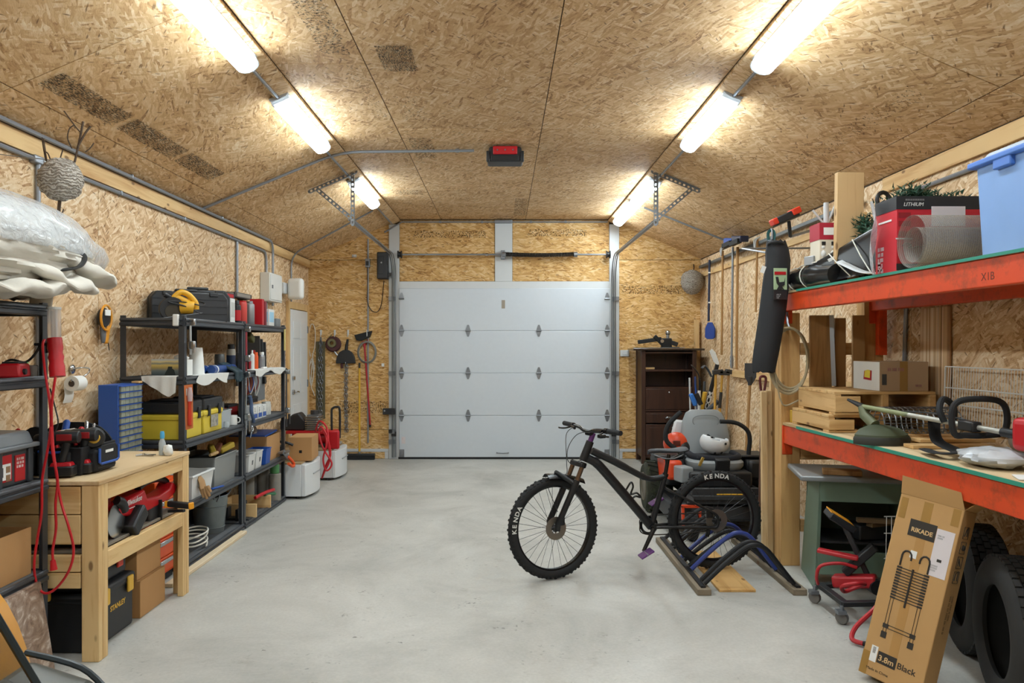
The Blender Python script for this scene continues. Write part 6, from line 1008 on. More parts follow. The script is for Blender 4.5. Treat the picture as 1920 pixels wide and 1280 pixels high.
for k in (.35, .7): p = sg[0] * (1 - k) + sg[1] * k; q = sg[3] * (1 - k) + sg[2] * k; MB().tube([p + V((-.01, -.012, 0)), (p + q) / 2 + V((-.02, -.02, 0)), q + V((-.01, -.012, 0))], .004, 5).build('cord', m('rope_white'), t)
MB().box((sg[0] * .55 + sg[1] * .25 + sg[2] * .1 + sg[3] * .1) + V((-.012, -.015, 0)), (.06, .004, .02), RY(-25)).build('sticker', PAPER, t)
t = thing('tarp_bundle', 'black rolled tarp tied with cord at the deck end', 'tarp', (2.15, 5.4, DU)); MB().tube(bez([(2.13, 5.55, DU + .075), (2.13, 5.35, DU + .08), (2.135, 5.1, DU + .07), (2.145, 4.85, DU + .06)], 5), [.075] * 6 + [.08] * 5 + [.07] * 5, 14).build('roll', SLD, t)
for y in (5.45, 5.22): MB().tube([(2.13 + .085 * cos(a), y + .02 * sin(a), DU + .078 + .085 * sin(a)) for a in [2 * PI * i / 18 for i in range(18)]], .004, 5, closed=True).build('cord', m('rope_white'), t)
MB().tube(bez([(2.11, 5.47, DU + .13), (2.09, 5.3, DU + .16), (2.12, 5.1, DU + .165), (2.16, 5.0, DU + .12)], 5), .004, 5).build('cord', m('rope_white'), t)
t = thing('snow_ski', 'pale snowboard with upturned tip at the deck front', 'snowboard', (2.1, 4.6, DU)); sk = bez([at(1580, 489, 4.85), at(1600, 499, 4.75), at(1630, 511, 4.6), at(1662, 513, 4.42), at(1720, 505, 4.15)], 5)
MB().tube(sk, [.02, .05, .07] + [.075] * (len(sk) - 3), 12, flat=.006).build('board', m('board_pale', '#d2d4d4', .35), t); MB().tube([p + V((0, 0, .006)) for p in sk[3:]], .045, 10, flat=.003).build('top_graphic', m('board_grey', '#b4b2ae', .4), t)
tag(MB().tube(bez([(2.50, 4.98, DU), (2.50, 4.98, 2.52)], 2), .014, 8).tube([V((2.50, 4.98, 2.575)) + V((.04 * cos(a), 0, .05 * sin(a))) for a in [2 * PI * i / 16 for i in range(16)]], .014, 8, closed=True).build('shovel', BLACK), 'black D handle of a shovel rising behind the upright plank', 'shovel')
tbox('camp_item', 'green and white bottle shaped pack at the deck end', 'pack', (2.16, 5.66, DU), .10, .07, .14, m('pack_green', '#2f7a58', .5, vary=.8, scale=16))
tbox('bright_sander', 'pale silver gadget in front of the decoration carton', 'gadget', (2.12, 5.2, DU + .155), .06, .08, .06, m('canister_silver'), None, 25)

# ---- chair bag hanging at the rack end
t = thing('chair_bag', 'long black carry bag with a picture tag hanging at the rack end', 'bag', (1.95, 5.46, 1.4)); yb_ = 5.46; BB_ = m('bag_black', '#202226', .7, vary=.15, bump=.2)
rows = [(452, 1438, 1472), (470, 1436, 1478), (490, 1436, 1481), (515, 1432, 1479), (545, 1428, 1477), (580, 1424, 1473), (620, 1419, 1467), (655, 1414, 1461), (680, 1411, 1456), (694, 1412, 1453)]
vs, fs, n_ = [], [], 20
for i, (v, u0, u1) in enumerate(rows):
    p, q = at(u0, v, yb_), at(u1, v + (6 if i > 8 else 0), yb_); c_ = (p + q) / 2; r_ = (q - p).length / 2; k_ = .55 if i else .4
    vs += [c_ + V((r_ * cos(2 * PI * j / n_) * (1 + .05 * sin(3 * j + i * .3)), r_ * .62 * sin(2 * PI * j / n_) * (1 + .06 * sin(5 * j + i * .4)), .010 * sin(4 * j))) for j in range(n_)]
for i in range(len(rows) - 1): fs += [(i * n_ + j, i * n_ + (j + 1) % n_, (i + 1) * n_ + (j + 1) % n_, (i + 1) * n_ + j) for j in range(n_)]
fs += [tuple(range(n_)), tuple(range((len(rows) - 1) * n_, len(rows) * n_))]; MB().add(vs, fs).build('sack', BB_, t); MB().tube([at(1455 + 14 * cos(a), 458 + 5 * sin(a), yb_ - .02 + .05 * sin(a)) for a in [2 * PI * i / 14 for i in range(14)]], .010, 7, closed=True).build('drawstring_collar', BB_, t)
MB().tube(bez([at(1443, 460, yb_), at(1440, 438, yb_ + .03), at(1447, 431, yb_ + .03), at(1452, 440, yb_ + .02), at(1448, 462, yb_)], 5), .012, 7, flat=.004).build('carry_loop', m('teal_strap', '#1f4f4d', .8), t)
tg = MB().box(at(1463, 529, yb_ - .085), (.10, .004, .20), RZ(8)).build('picture_tag', m('tag_green', '#a9c29a', .6), t); MB().box(at(1463, 552, yb_ - .089), (.10, .004, .07), RZ(8)).build('tag_text_panel', m('soft_black'), tg); MB().box(at(1463, 512, yb_ - .089), (.085, .004, .022), RZ(8)).build('tag_red_strip', RED, tg)
gp = lambda u, v: at(u, v, yb_ - .0905); MB().prism([(gp(u, v).x, gp(u, v).z) for u, v in ((1454, 519), (1459, 519), (1461, 529), (1470, 528), (1472, 520), (1471, 534), (1466, 537), (1471, 544), (1466, 541), (1461, 544), (1456, 543), (1460, 536), (1456, 531))], (0, yb_ - .0925, 0), (1, 0, 0), (0, 0, 1), (0, -.002, 0)).build('chair_picture', BLACK, tg)
text('tag_lettering', 'IIIIIII III\nIIII IIII\nIIIIIII', .012, m('label_grey'), tg, at(1455, 553, yb_ - .094), (1, -.14, 0), (0, 0, 1)); MB().box(at(1431, 505, yb_ - .04), (.03, .003, .05), RY(20)).build('white_label', PAPER, t)
t = thing('hanger_arm', 'steel arm with hook reaching out to hold the black bag', 'hook', (2.0, 5.55, 2.2)); MB().tube([at(1392, 466, 6.2), at(1440, 474, 5.55)], .008, 7).build('rod', STEEL, t); MB().tube(bez([at(1440, 474, 5.55), at(1446, 470, 5.47), at(1448, 436, 5.48), at(1446, 428, 5.49)], 4), .007, 6).build('hook_end', STEEL, t); MB().tube([at(1392, 466, 6.2), V((XR - .02, 6.2, 2.42))], .008, 7).build('wall_arm', STEEL, t)
# hose loops on the post
t = thing('tubing_coil', 'coil of clear tan tubing hanging on the rack post', 'hose', (2.1, 5.5, 1.25)); TUB = m('tan_tubing', '#a89879', .3, alpha=.85)
for k in range(3): MB().tube([at(1482 + (34 - 2 * k) * sin(a) * (1.0 + .1 * k) - 2 * k, 672 - (56 + 3 * k) * cos(a) + 2 * k, 5.50 - .012 * k) for a in [2 * PI * i / 30 for i in range(30)]], .0095, 8, closed=True).build('tube_turn', TUB, t)
MB().tube(bez([at(1452, 690, 5.47), at(1456, 715, 5.47), at(1464, 750, 5.47), at(1474, 760, 5.48), at(1500, 748, 5.47), at(1510, 735, 5.47)], 5), .006, 7).build('tube_end', TUB, t); MB().tube(bez([at(1476, 585, 5.56), at(1477, 605, 5.53), at(1482, 618, 5.50)], 4), .008, 6).build('screw_hook', STEEL, t)

# ---- lower deck
PAL = wood('pallet_wood', '#d9b27a', '#b3854d', 'x'); PALY = wood('pallet_wood_y', '#d9b27a', '#b3854d', 'y')
def pallet(label, x0, x1, y0, y1, z, h):
    t = thing('pallet', label, 'pallet', ((x0 + x1) / 2, (y0 + y1) / 2, z), group='small pine pallets on the lower deck'); n = 5; w_ = (y1 - y0) / n
    for i in range(n): MB().bx(x0, x1, y0 + i * w_ + .006, y0 + (i + 1) * w_ - .006, z + h - .018, z + h).build('deck_board', PAL, t, bevel=.002)
    for x in (x0, (x0 + x1) / 2 - .02, x1 - .04): MB().bx(x, x + .04, y0, y1, z + .016, z + h - .019).build('stringer', PALY, t, bevel=.002)
    for y in (y0, y1 - .09): MB().bx(x0, x1, y, y + .09, z, z + .015).build('bottom_board', PAL, t, bevel=.002)
    MB().bx(x0 - .001, x0 + .16, y0 - .012, y0 - .001, z + .02, z + h - .03).build('end_block', PAL, t, bevel=.002)
pallet('lower of two pine pallets stacked on the lower deck', 2.10, 2.78, 4.88, 5.50, DL, .115); pallet('upper of two pine pallets stacked on the lower deck', 2.13, 2.78, 4.86, 5.46, DL + .116, .15)
for k, (x, y) in enumerate(((2.10, 5.52), (2.14, 5.54), (2.20, 5.53))): tag(MB().box((x + .03, y + .03, DL + .045), (.045, .035, .09)).cyl((x + .03, y + .01, DL + .05), (x + .03, y - .03, DL + .05), .018, n=10).build('yellow_fitting', m('fitting_yellow', '#d9b045', .5), bevel=.004), ('left', 'middle', 'right')[k] + ' small yellow fitting beside the pallets', 'fitting', 'yellow fittings')
zt = DL + .267; t = thing('label_carton', 'white and brown carton with a yellow and red logo on the pallet', 'box', (2.58, 5.05, zt)); MB().bx(2.43, 2.745, 4.885, 5.25, zt, zt + .19).build('body', m('carton_taupe', '#b59a7c', .8), t, bevel=.003); MB().bx(2.4285, 2.43, 4.887, 5.248, zt + .002, zt + .188).build('white_end', m('carton_white'), t); MB().bx(2.56, 2.61, 4.8838, 5.25, zt - .0005, zt + .1915).build('tape', TAPE, t)
lg = MB().prism([(5.10, .07), (4.99, .065), (4.985, .13), (5.04, .135), (5.09, .125)], (2.4283, 0, zt), (0, 1, 0), (0, 0, 1), (-.001, 0, 0)).build('logo_red', m('carton_crimson'), t); MB().prism([(5.085, .085), (5.01, .08), (5.005, .13), (5.04, .135), (5.08, .125)], (2.4272, 0, zt), (0, 1, 0), (0, 0, 1), (-.001, 0, 0)).build('logo_yellow', m('logo_yellow', '#e2cf4a', .5), lg)
text('carton_print', 'III IIII IIIII', .03, m('print_rose', '#a8707a', .7), t, (2.48, 4.8837, zt + .13), (1, 0, 0), (0, 0, 1)); MB().bx(2.445, 2.475, 4.8838, 4.8848, zt + .04, zt + .11).build('barcode', DG, t); text('carton_print_small', 'IIII III', .02, m('print_rose'), t, (2.66, 4.8837, zt + .03), (1, 0, 0), (0, 0, 1))
# wire shelf leaning at the wall
t = thing('wire_shelf', 'white wire shelf standing against the wall on the lower deck', 'wire shelf', (2.78, 4.2, DL)); WW = m('wire_white', '#d6d6d2', .4); ya, yb2 = 3.55, 4.74
for i in range(48): y = ya + (yb2 - ya) * i / 47; MB().tube([(2.76, y, DL + .08), (2.775, y, DL + .43)], .0025, 4).build('upright_wire', WW, t)
for z in (.43, .30, .20, .08): MB().tube([(2.753 + .04 * z, ya, DL + z), (2.753 + .04 * z, yb2, DL + z)], .0045, 6).build('rail_wire', WW, t)
for y in (ya, yb2): MB().tube([(2.755, y, DL), (2.77, y, DL + .43)], .005, 6).build('end_wire', WW, t)
t = thing('wire_roll', 'roll of grey galvanised fencing wire on the lower deck', 'wire roll', (2.5, 4.5, DL)); cw = V((2.25, 4.60, DL + .10))
for i in range(15): x = 2.27 + i * .033; MB().tube([(x, 4.60 + .095 * cos(a) * (1 + .1 * sin(2 * a + i)), DL + .098 + .09 * sin(a)) for a in [2 * PI * j / 16 for j in range(16)]], .0035, 4, closed=True).build('wire_hoop', STEEL, t)
lw = MB()
for j in range(16): a = 2 * PI * j / 16; lw.tube([(2.27, 4.60 + .095 * cos(a), DL + .098 + .09 * sin(a)), (2.73, 4.60 + .10 * cos(a), DL + .098 + .09 * sin(a))], .003, 4)
lw.build('long_wires', STEEL, t)
for k, (x0, x1, y, z) in enumerate(((2.28, 2.72, 4.36, 0), (2.32, 2.74, 4.26, .02), (2.36, 2.74, 4.42, .022), (2.22, 2.66, 4.15, 0))): tag(MB().bx(x0, x1, y - .05, y + .05, DL + z + .0005, DL + z + .0195).build('pine_board', PAL, bevel=.002), ('bottom rear', 'upper front', 'upper rear', 'front')[k] + ' short pine board in the pile on the lower deck', 'board', 'short boards on the lower deck')
# string trimmer
t = thing('string_trimmer', 'string trimmer with green guard, silver shaft and black loop handle', 'trimmer', (2.2, 4.3, DL)); GG = m('guard_green', '#434a33', .6); h0 = V((2.14, 4.46, DL)); tip = V((2.135, 4.50, DL + .20)); eng = V((2.33, 3.38, DL + .155))
MB().lathe([(.17, .0), (.18, .015), (.172, .055), (.13, .085), (.06, .10), (0, .105)], h0 + V((.02, -.06, 0)), (.0, .0, 1), 30, arc=PI * 1.35).build('guard', GG, t); MB().lathe([(.183, -.002), (.185, .03), (.177, .042)], h0 + V((.02, -.06, .003)), (0, 0, 1), 30, arc=PI * 1.35).build('guard_skirt', m('skirt_dark', '#26281f', .6), t); MB().lathe([(0, .0), (.05, .0), (.055, .04), (.03, .06), (0, .06)], h0 + V((.02, -.06, 0)), (0, 0, 1), 20).build('line_spool', m('dark_metal'), t)
MB().tube([h0 + V((.02, -.06, .10)), h0 + V((.0, .02, .15)), tip], [.03, .03, .024], 12).build('gear_head', m('gear_olive', '#6a6f52', .5), t); MB().tube([tip, tip + V((-.05, .08, .035))], [.018, .008], 8).build('tip_cone', BLACK, t); sd_ = (eng - tip)
MB().tube([tip + sd_ * k for k in (0, .35)], .0135, 10).build('shaft', m('shaft_olive', '#8a9068', .45), t); MB().tube([tip + sd_ * k for k in (.33, 1.0)], .0135, 10).build('shaft', m('shaft_silver', '#b9b8ae', .35, .5), t)
hc = tip + sd_ * .72; MB().box(hc, (.05, .12, .05)).build('handle_clamp', BLACK, t, bevel=.008)
MB().tube(bez([hc + V((-.045, -.05, -.04)), hc + V((-.11, -.06, -.03)), hc + V((-.12, -.06, .08)), hc + V((-.07, -.06, .13)), hc + V((.09, -.06, .13)), hc + V((.14, -.06, .08)), hc + V((.13, -.06, -.02)), hc + V((.05, -.05, -.04))], 5, closed=True), .015, 9, closed=True).build('loop_handle', RUBBER, t)
MB().tube(bez([tip + sd_ * .60 + V((-.02, 0, 0)), tip + sd_ * .58 + V((-.03, 0, .06)), tip + sd_ * .57 + V((.03, .05, .11)), tip + sd_ * .55 + V((.10, .05, .06)), tip + sd_ * .55 + V((.09, .05, -.05))], 5), .016, 9).build('second_loop', RUBBER, t)
MB().box(eng + V((.03, -.07, .01)), (.15, .20, .15), RZ(10)).build('engine_cover', RED, t, bevel=.03, seg=3); MB().cyl(eng, eng - sd_.normalized() * .12, .022, n=12).build('grip', BLACK, t); MB().box(eng + V((.05, -.1, -.09)), (.13, .16, .06)).build('fuel_tank', m('milky_plastic'), t, bevel=.015)
MB().tube(bez([tip + sd_ * .30 + V((0, 0, .012)), tip + sd_ * .5 + V((.01, 0, .03)), tip + sd_ * .7 + V((.02, 0, .02))], 4), .005, 6).build('throttle_cable', BLACK, t)
tag(MB().tube(bez([(2.20, 3.95, DL + .02), (2.16, 3.78, DL + .025), (2.20, 3.72, DL + .03), (2.28, 3.80, DL + .03), (2.27, 3.95, DL + .06), (2.26, 3.97, DL + .13), (2.28, 4.0, DL + .17)], 6), .032, 8, flat=.006).build('shoulder_strap', m('strap_black', '#1a1a1c', .9)), 'black shoulder strap curled on the lower deck under the trimmer', 'strap')
tag(MB().ball((2.26, 3.50, DL + .045), (.13, .16, .045), 24, 14, f=lambda d: 1 + .22 * nz3(d, 3.3)).build('plastic_pack', m('pack_film', '#c9ccd0', .3, vary=.25, scale=10)), 'white printed plastic pack under the loop handle', 'pack')
t = thing('film_roll', 'roll of hazy plastic film at the right end of the lower deck', 'roll', (2.55, 3.6, DL)); MB().lathe([(.02, 0), (.085, .005), (.085, .55), (.02, .555)], (2.48, 3.28, DL + .09), (.28, .95, .0), 24).build('film', m('hazy_film', '#a59f97', .25, alpha=.8), t); MB().lathe([(.022, -.01), (.022, .565), (.015, .565), (.015, -.01)], (2.48, 3.28, DL + .09), (.28, .95, 0), 14).build('core_tube', m('core_brown'), t)
tag(MB().prism([(0, 0), (.16, -.03), (.2, .09), (.05, .12)], (2.14, 3.14, DL + .001), (1, 0, 0), (0, 1, 0), (0, 0, .004)).build('paper_sheet', PAPER), 'sheet of white paper at the front edge of the lower deck', 'paper')
# boards standing behind the lower deck
for k, (x0, x1, y, z1, mt_, lab) in enumerate(((2.24, 2.40, 5.535, 1.84, wood('brown_board', '#a97f4d', '#7f5a33', 'z'), 'wide brown board standing at the rack end'), (2.42, 2.50, 5.53, 1.82, wood('brown_board2', '#9a7040', '#744f2a', 'z'), 'narrow brown board beside the wide one'), (2.55, 2.64, 5.53, 1.84, MATS['brown_board'], 'short brown plank near the steel upright'))): tag(MB().bx(x0, x1, y - .012, y + .012, DL + .001, z1).build('standing_board', mt_, bevel=.003), lab, 'board', 'boards standing at the rack end')
tag(MB().bar((2.405, 5.50, DL + .27), (2.39, 5.51, 1.84), .012, .03).build('steel_strip', STEEL), 'thin steel strip leaning beside the wide brown board', 'strip'); tag(MB().box((2.825, 4.95, DL + .42), (.012, .34, .78), RY(.5)).build('osb_offcut', OSB_W), 'strand board offcut leaning on the wall behind the carton', 'board')

# ---- below the rack
t = thing('saw_stand', 'sage green metal saw stand with a grey table top', 'saw table', (2.42, 5.2, 0), R(-12), local=True); SG = m('sage_steel', '#6f8574', .5, vary=.06); wx, wy = .60, .46
MB().add([V(p) for p in ((-.31, -.25, .0), (-.31, .25, .0), (-.27, .21, .72), (-.27, -.21, .72), (-.285, -.24, .0), (-.285, .24, .0), (-.25, .2, .72), (-.25, -.2, .72))], [(0, 1, 2, 3), (7, 6, 5, 4), (0, 4, 5, 1), (1, 5, 6, 2), (2, 6, 7, 3), (3, 7, 4, 0)]).build('left_panel', SG, t); MB().add([V((-p[0], p[1], p[2])) for p in ((-.31, -.25, .0), (-.31, .25, .0), (-.27, .21, .72), (-.27, -.21, .72), (-.285, -.24, .0), (-.285, .24, .0), (-.25, .2, .72), (-.25, -.2, .72))], [(3, 2, 1, 0), (4, 5, 6, 7), (1, 5, 4, 0), (2, 6, 5, 1), (3, 7, 6, 2), (0, 4, 7, 3)]).build('right_panel', SG, t)
MB().bx(-.27, .27, -.212, -.195, .58, .72).build('front_apron', SG, t, bevel=.004); MB().bx(-.29, .29, -.235, -.21, .10, .26).build('lower_apron', SG, t, bevel=.004); MB().bx(-.28, .28, .19, .205, .1, .72).build('rear_panel', m('sage_dark', '#4d5a50', .6), t); MB().bx(-.26, .26, -.19, .19, .30, .315).build('inner_shelf', m('dark_metal'), t); MB().bx(-.40, .40, -.28, .28, .722, .757).build('table_top', m('table_grey', '#8d9294', .4, .3), t, bevel=.010)
tag(MB().box((2.26, 5.05, .776), (.24, .10, .035), RZ(-20)).build('walnut_block', MATS['brown_board'], bevel=.004), 'brown wooden block lying on the saw stand', 'wood block'); tag(MB().box((2.50, 5.15, .37), (.30, .18, .10), RZ(12)).build('dark_case', m('soft_black'), bevel=.01), 'dark case inside the saw stand', 'case')
for k, (x, y, rz) in enumerate(((2.55, 5.05, 20), (2.48, 4.98, -15))): tag(MB().box((x, y - .02, .44 + .03 * k), (.30, .05, .025), RZ(rz)).build('timber_offcut', m('slat_brown', '#6d5638', .8)), ('lower', 'upper')[k] + ' wooden slat lying inside the saw stand', 'slat')
def caster(t, x, y):
    MB().lathe([(.012, -.014), (.036, -.012), (.038, 0), (.036, .012), (.012, .014)], (x, y, .038), (.8, .6, 0), 18).build('caster_wheel', m('caster_grey', '#6d6a66', .6), t); MB().box((x - .012, y - .012, .075), (.05, .05, .02)).cyl((x, y, .08), (x, y, .11), .012).box((x, y, .052), (.012, .05, .05), RZ(37)).build('caster_fork', STEEL, t)
t = thing('mobile_base', 'low black wheeled base with red tubing under the rack', 'wheeled base', (2.2, 4.6, 0))
for x, y in ((1.96, 4.76), (1.97, 4.40), (2.45, 4.80), (2.42, 4.42)): caster(t, x, y)
for p_, q_ in (((1.97, 4.74, .115), (2.44, 4.80, .115)), ((1.97, 4.41, .115), (2.42, 4.43, .115)), ((1.99, 4.40, .116), (1.99, 4.76, .116)), ((2.43, 4.42, .116), (2.43, 4.80, .116))): MB().bar(p_, q_, .045, .028).build('base_rail', m('soft_black'), t, bevel=.004)
TR = m('tube_red', '#b6252c', .4); MB().tube(bez([(1.955, 4.70, .14), (1.93, 4.66, .20), (1.95, 4.64, .27), (2.06, 4.62, .29), (2.15, 4.60, .27)], 5), .010, 8).build('red_tube', TR, t); MB().tube(bez([(1.93, 4.06, .02), (1.89, 4.10, .03), (1.93, 4.14, .08), (2.03, 4.16, .16), (2.10, 4.2, .20)], 5), .013, 8).build('red_tube', TR, t); MB().tube([(1.93, 4.06, .02), (2.05, 4.02, .022)], .014, 8).build('black_grip', m('soft_black'), t); MB().tube(bez([(2.05, 4.55, .14), (2.02, 4.5, .19), (2.08, 4.45, .22), (2.15, 4.5, .2), (2.12, 4.56, .16)], 5, closed=True), .012, 8, closed=True).build('red_loop', TR, t)
t = thing('floor_jack', 'red and black floor jack leaning on the wheeled base', 'jack', (2.1, 4.62, .14)); MB().bar((1.96, 4.72, .345), (2.16, 4.60, .325), .06, .025).build('red_arm', TR, t, bevel=.008); MB().bar((2.05, 4.70, .16), (2.25, 4.56, .20), .10, .07).build('body', TR, t, bevel=.012); MB().bar((2.10, 4.66, .22), (2.26, 4.60, .40), .07, .05).build('lift_arm', m('soft_black'), t, bevel=.008); MB().cyl((2.24, 4.52, .17), (2.24, 4.66, .17), .045, n=14).build('pivot', BLACK, t)
t = thing('work_floodlight', 'black tilted floodlight with an amber edge above the red jack', 'floodlight', (2.1, 4.7, .4)); ro = RY(32) @ RX(10); MB().box((2.10, 4.72, .53), (.18, .12, .045), ro).build('housing', m('soft_black'), t, bevel=.008); MB().box((2.10, 4.72, .555), (.16, .10, .006), ro).build('amber_lens', m('amber_plastic'), t); MB().bar((2.12, 4.70, .50), (2.24, 4.64, .20), .04, .03).build('stand_arm', m('soft_black'), t, bevel=.005)
tag(MB().tube([(2.10, 4.16, .02), (2.14, 4.14, .35)], .02, 10).build('blue_pole', BLUE), 'short blue pole behind the ladder carton', 'pole'); tag(MB().tube([(2.23, 4.25, .0), (2.27, 4.23, .82)], .024, 10).build('black_pole', m('soft_black')), 'tall black padded pole behind the ladder carton', 'pole'); tag(MB().tube([(2.13, 4.14, .02), (2.15, 4.13, .28)], .010, 8).build('red_pole', RED), 'thin red rod beside the blue pole', 'pole')
# ---- ladder carton
wv_, hv = V((.58, -.80, -.12)).normalized(), V((.25, .05, .966)); hv = (hv - wv_ * hv.dot(wv_)).normalized(); nv = hv.cross(wv_) * -1
if nv.y < 0: nv = -nv
LW, LH, LT = .29, .885, .145; o_ = V((1.725, 3.675, .04)); lc = lambda a, b_, c_=0.0: o_ + wv_ * a + hv * b_ + nv * c_
t = thing('ladder_carton', 'tall brown ladder carton leaning on the lower orange beam', 'box', (1.85, 3.6, 0)); LC = m('ladder_cardboard', '#bd945f', .85, vary=.08, scale=5)
def slab(name, a0, a1, b0, b1, c0, c1, mat, par, bev=0): q = [lc(a, b_, c_) for c_ in (c0, c1) for a, b_ in ((a0, b0), (a1, b0), (a1, b1), (a0, b1))]; return MB().add(q, [(0, 3, 2, 1), (4, 5, 6, 7), (0, 1, 5, 4), (1, 2, 6, 5), (2, 3, 7, 6), (3, 0, 4, 7)]).build(name, mat, par, bevel=bev)
slab('body', 0, LW, 0, LH, 0, LT, LC, t, .004)
MB().add([lc(0, LH), lc(LW, LH), lc(LW - .02, LH + .075, -.03), lc(.0, LH + .085, -.03), lc(0, LH, .004), lc(LW, LH, .004), lc(LW - .02, LH + .075, -.026), lc(0, LH + .085, -.026)], [(0, 3, 2, 1), (4, 5, 6, 7), (0, 1, 5, 4), (1, 2, 6, 5), (2, 3, 7, 6), (3, 0, 4, 7)]).build('front_flap', LC, t); MB().add([lc(LW, LH, .01), lc(LW, LH, LT - .01), lc(LW + .05, LH + .055, LT - .02), lc(LW + .05, LH + .055, .02), lc(LW - .004, LH, .01), lc(LW - .004, LH, LT - .01), lc(LW + .046, LH + .058, LT - .02), lc(LW + .046, LH + .058, .02)], [(0, 1, 2, 3), (7, 6, 5, 4), (0, 4, 5, 1), (1, 5, 6, 2), (2, 6, 7, 3), (3, 7, 4, 0)]).build('side_flap', LC, t); MB().add([lc(0, LH, LT), lc(LW, LH, LT), lc(LW - .01, LH + .07, LT + .01), lc(.01, LH + .07, LT + .01), lc(0, LH, LT - .004), lc(LW, LH, LT - .004), lc(LW - .01, LH + .07, LT + .006), lc(.01, LH + .07, LT + .006)], [(0, 1, 2, 3), (7, 6, 5, 4), (0, 4, 5, 1), (1, 5, 6, 2), (2, 6, 7, 3), (3, 7, 4, 0)]).build('rear_flap', LC, t)
INKB = m('carton_ink', '#2d2822', .7); fnt = -.0012
for a, b_, w2, h2 in ((.01, LH - .115, .032, .10), (.115, LH - .14, .042, .13), (.245, LH - .085, .035, .08), (.0, .0, .035, .11)): slab('tape', a, a + w2, b_, b_ + h2, -.0008, 0, TAPE, t)
slab('centre_tape', .115, .157, .10, LH - .14, -.0006, 0, m('tape_faint', '#b2864b', .5), t)
lgp = slab('brand_plate', .072, .195, LH - .185, LH - .105, -.0012, 0, INKB, t); text('brand_lettering', 'RIKADE', .029, m('letter_tan', '#d6b27d', .7), lgp, lc(.084, LH - .162, -.002), wv_, hv, .0004, bold=.0008)
sl_ = slab('shipping_label', .197, .276, LH - .335, LH - .115, -.0014, 0, m('label_pale'), t); slab('label_bar', .225, .245, LH - .265, LH - .252, -.002, -.0014, INKB, sl_); text('label_print', 'IIIIII IIII\nIIIIIIIII', .011, m('label_grey'), sl_, lc(.205, LH - .15, -.002), wv_, hv, .0003); text('label_print_low', 'IIIIIIIIIII\nIIIIIIIIIII\nIIIIIIIII', .011, m('label_grey'), sl_, lc(.204, LH - .29, -.002), wv_, hv, .0003)
slab('small_label', .105, .135, LH - .285, LH - .25, -.0014, 0, PAPER, t)
def ink(pts, r, nm='ladder_picture', cl=False): return MB().tube([lc(a, b_, fnt) for a, b_ in pts], r, 6, closed=cl, flat=r).build(nm, INKB, t)
for s_, x in ((1, .072), (-1, .20)): ink([(x, LH - .335), (x, LH - .285)] + [(x + s_ * .022 * (1 - cos(k * PI / 6)), LH - .285 + .026 * sin(k * PI / 6)) for k in range(1, 7)] + [(x + s_ * .044, LH - .30)], .0045)
for i in range(12): ink([(.078, LH - .345 - i * .0135), (.196, LH - .345 - i * .0135)], .0022); slab('ladder_picture', .062, .085, LH - .349 - i * .0135, LH - .340 - i * .0135, -.0022, 0, INKB, t); slab('ladder_picture', .188, .21, LH - .349 - i * .0135, LH - .340 - i * .0135, -.0022, 0, INKB, t)
ink([(.136, LH - .335), (.136, LH - .52)], .005)
for x in (.066, .080, .192, .206): ink([(x, LH - .50), (x, LH - .66)], .0012)
for b_ in (LH - .625, LH - .64): ink([(.066, b_), (.206, b_)], .0016)
for x in (.06, .186): slab('ladder_picture', x, x + .026, LH - .69, LH - .66, -.0018, 0, INKB, t); slab('ladder_picture', x, x + .026, LH - .642, LH - .622, -.0018, 0, INKB, t)
sp_ = slab('size_plate', .07, .158, .075, .13, -.0012, 0, INKB, t); text('size_lettering', '3.8m', .037, m('letter_tan'), sp_, lc(.075, .088, -.002), wv_, hv, .0004, bold=.0006); text('colour_lettering', 'Black', .040, INKB, t, lc(.163, .088, -.0008), wv_, hv, .0004, bold=.0004); bcd = slab('barcode_label', .035, .066, .07, .145, -.0016, 0, PAPER, t); text('barcode', 'IIIIII', .02, INKB, bcd, lc(.043, .14, -.0022), -hv, wv_, .0003); text('origin_lettering', 'Made in China', .018, INKB, t, lc(.03, .03, -.0008), wv_, hv, .0004)
sx = lambda c_, b_: lc(LW + .0012, b_, c_)
for k, b_ in enumerate((LH - .13, LH - .20, LH - .27, LH - .34)):
    MB().tube([sx(.045, b_), sx(.10, b_), sx(.10, b_ + .055), sx(.045, b_ + .055)], .0014, 4, closed=True).build('handling_symbol', INKB, t)
    if k == 1: MB().ball(sx(.072, b_ + .028), (.012, .012, .014), 10, 6).build('handling_mark', INKB, t)
    else: MB().tube([sx(.06, b_ + .012), sx(.06 + .012 * (k == 0), b_ + .045), sx(.085, b_ + .045 * (k != 2) + .012), sx(.085, b_ + .012)], .003, 4).build('handling_mark', INKB, t)
text('side_lettering', 'IIIII III III IIIIII III  III II', .022, m('ink_faint', '#6b5638', .8), t, sx(.06, LH - .40), -hv, nv, .0003); text('side_lettering_low', 'IIIIII IIIII II IIIII', .022, m('ink_faint'), t, sx(.085, LH - .40), -hv, nv, .0003)
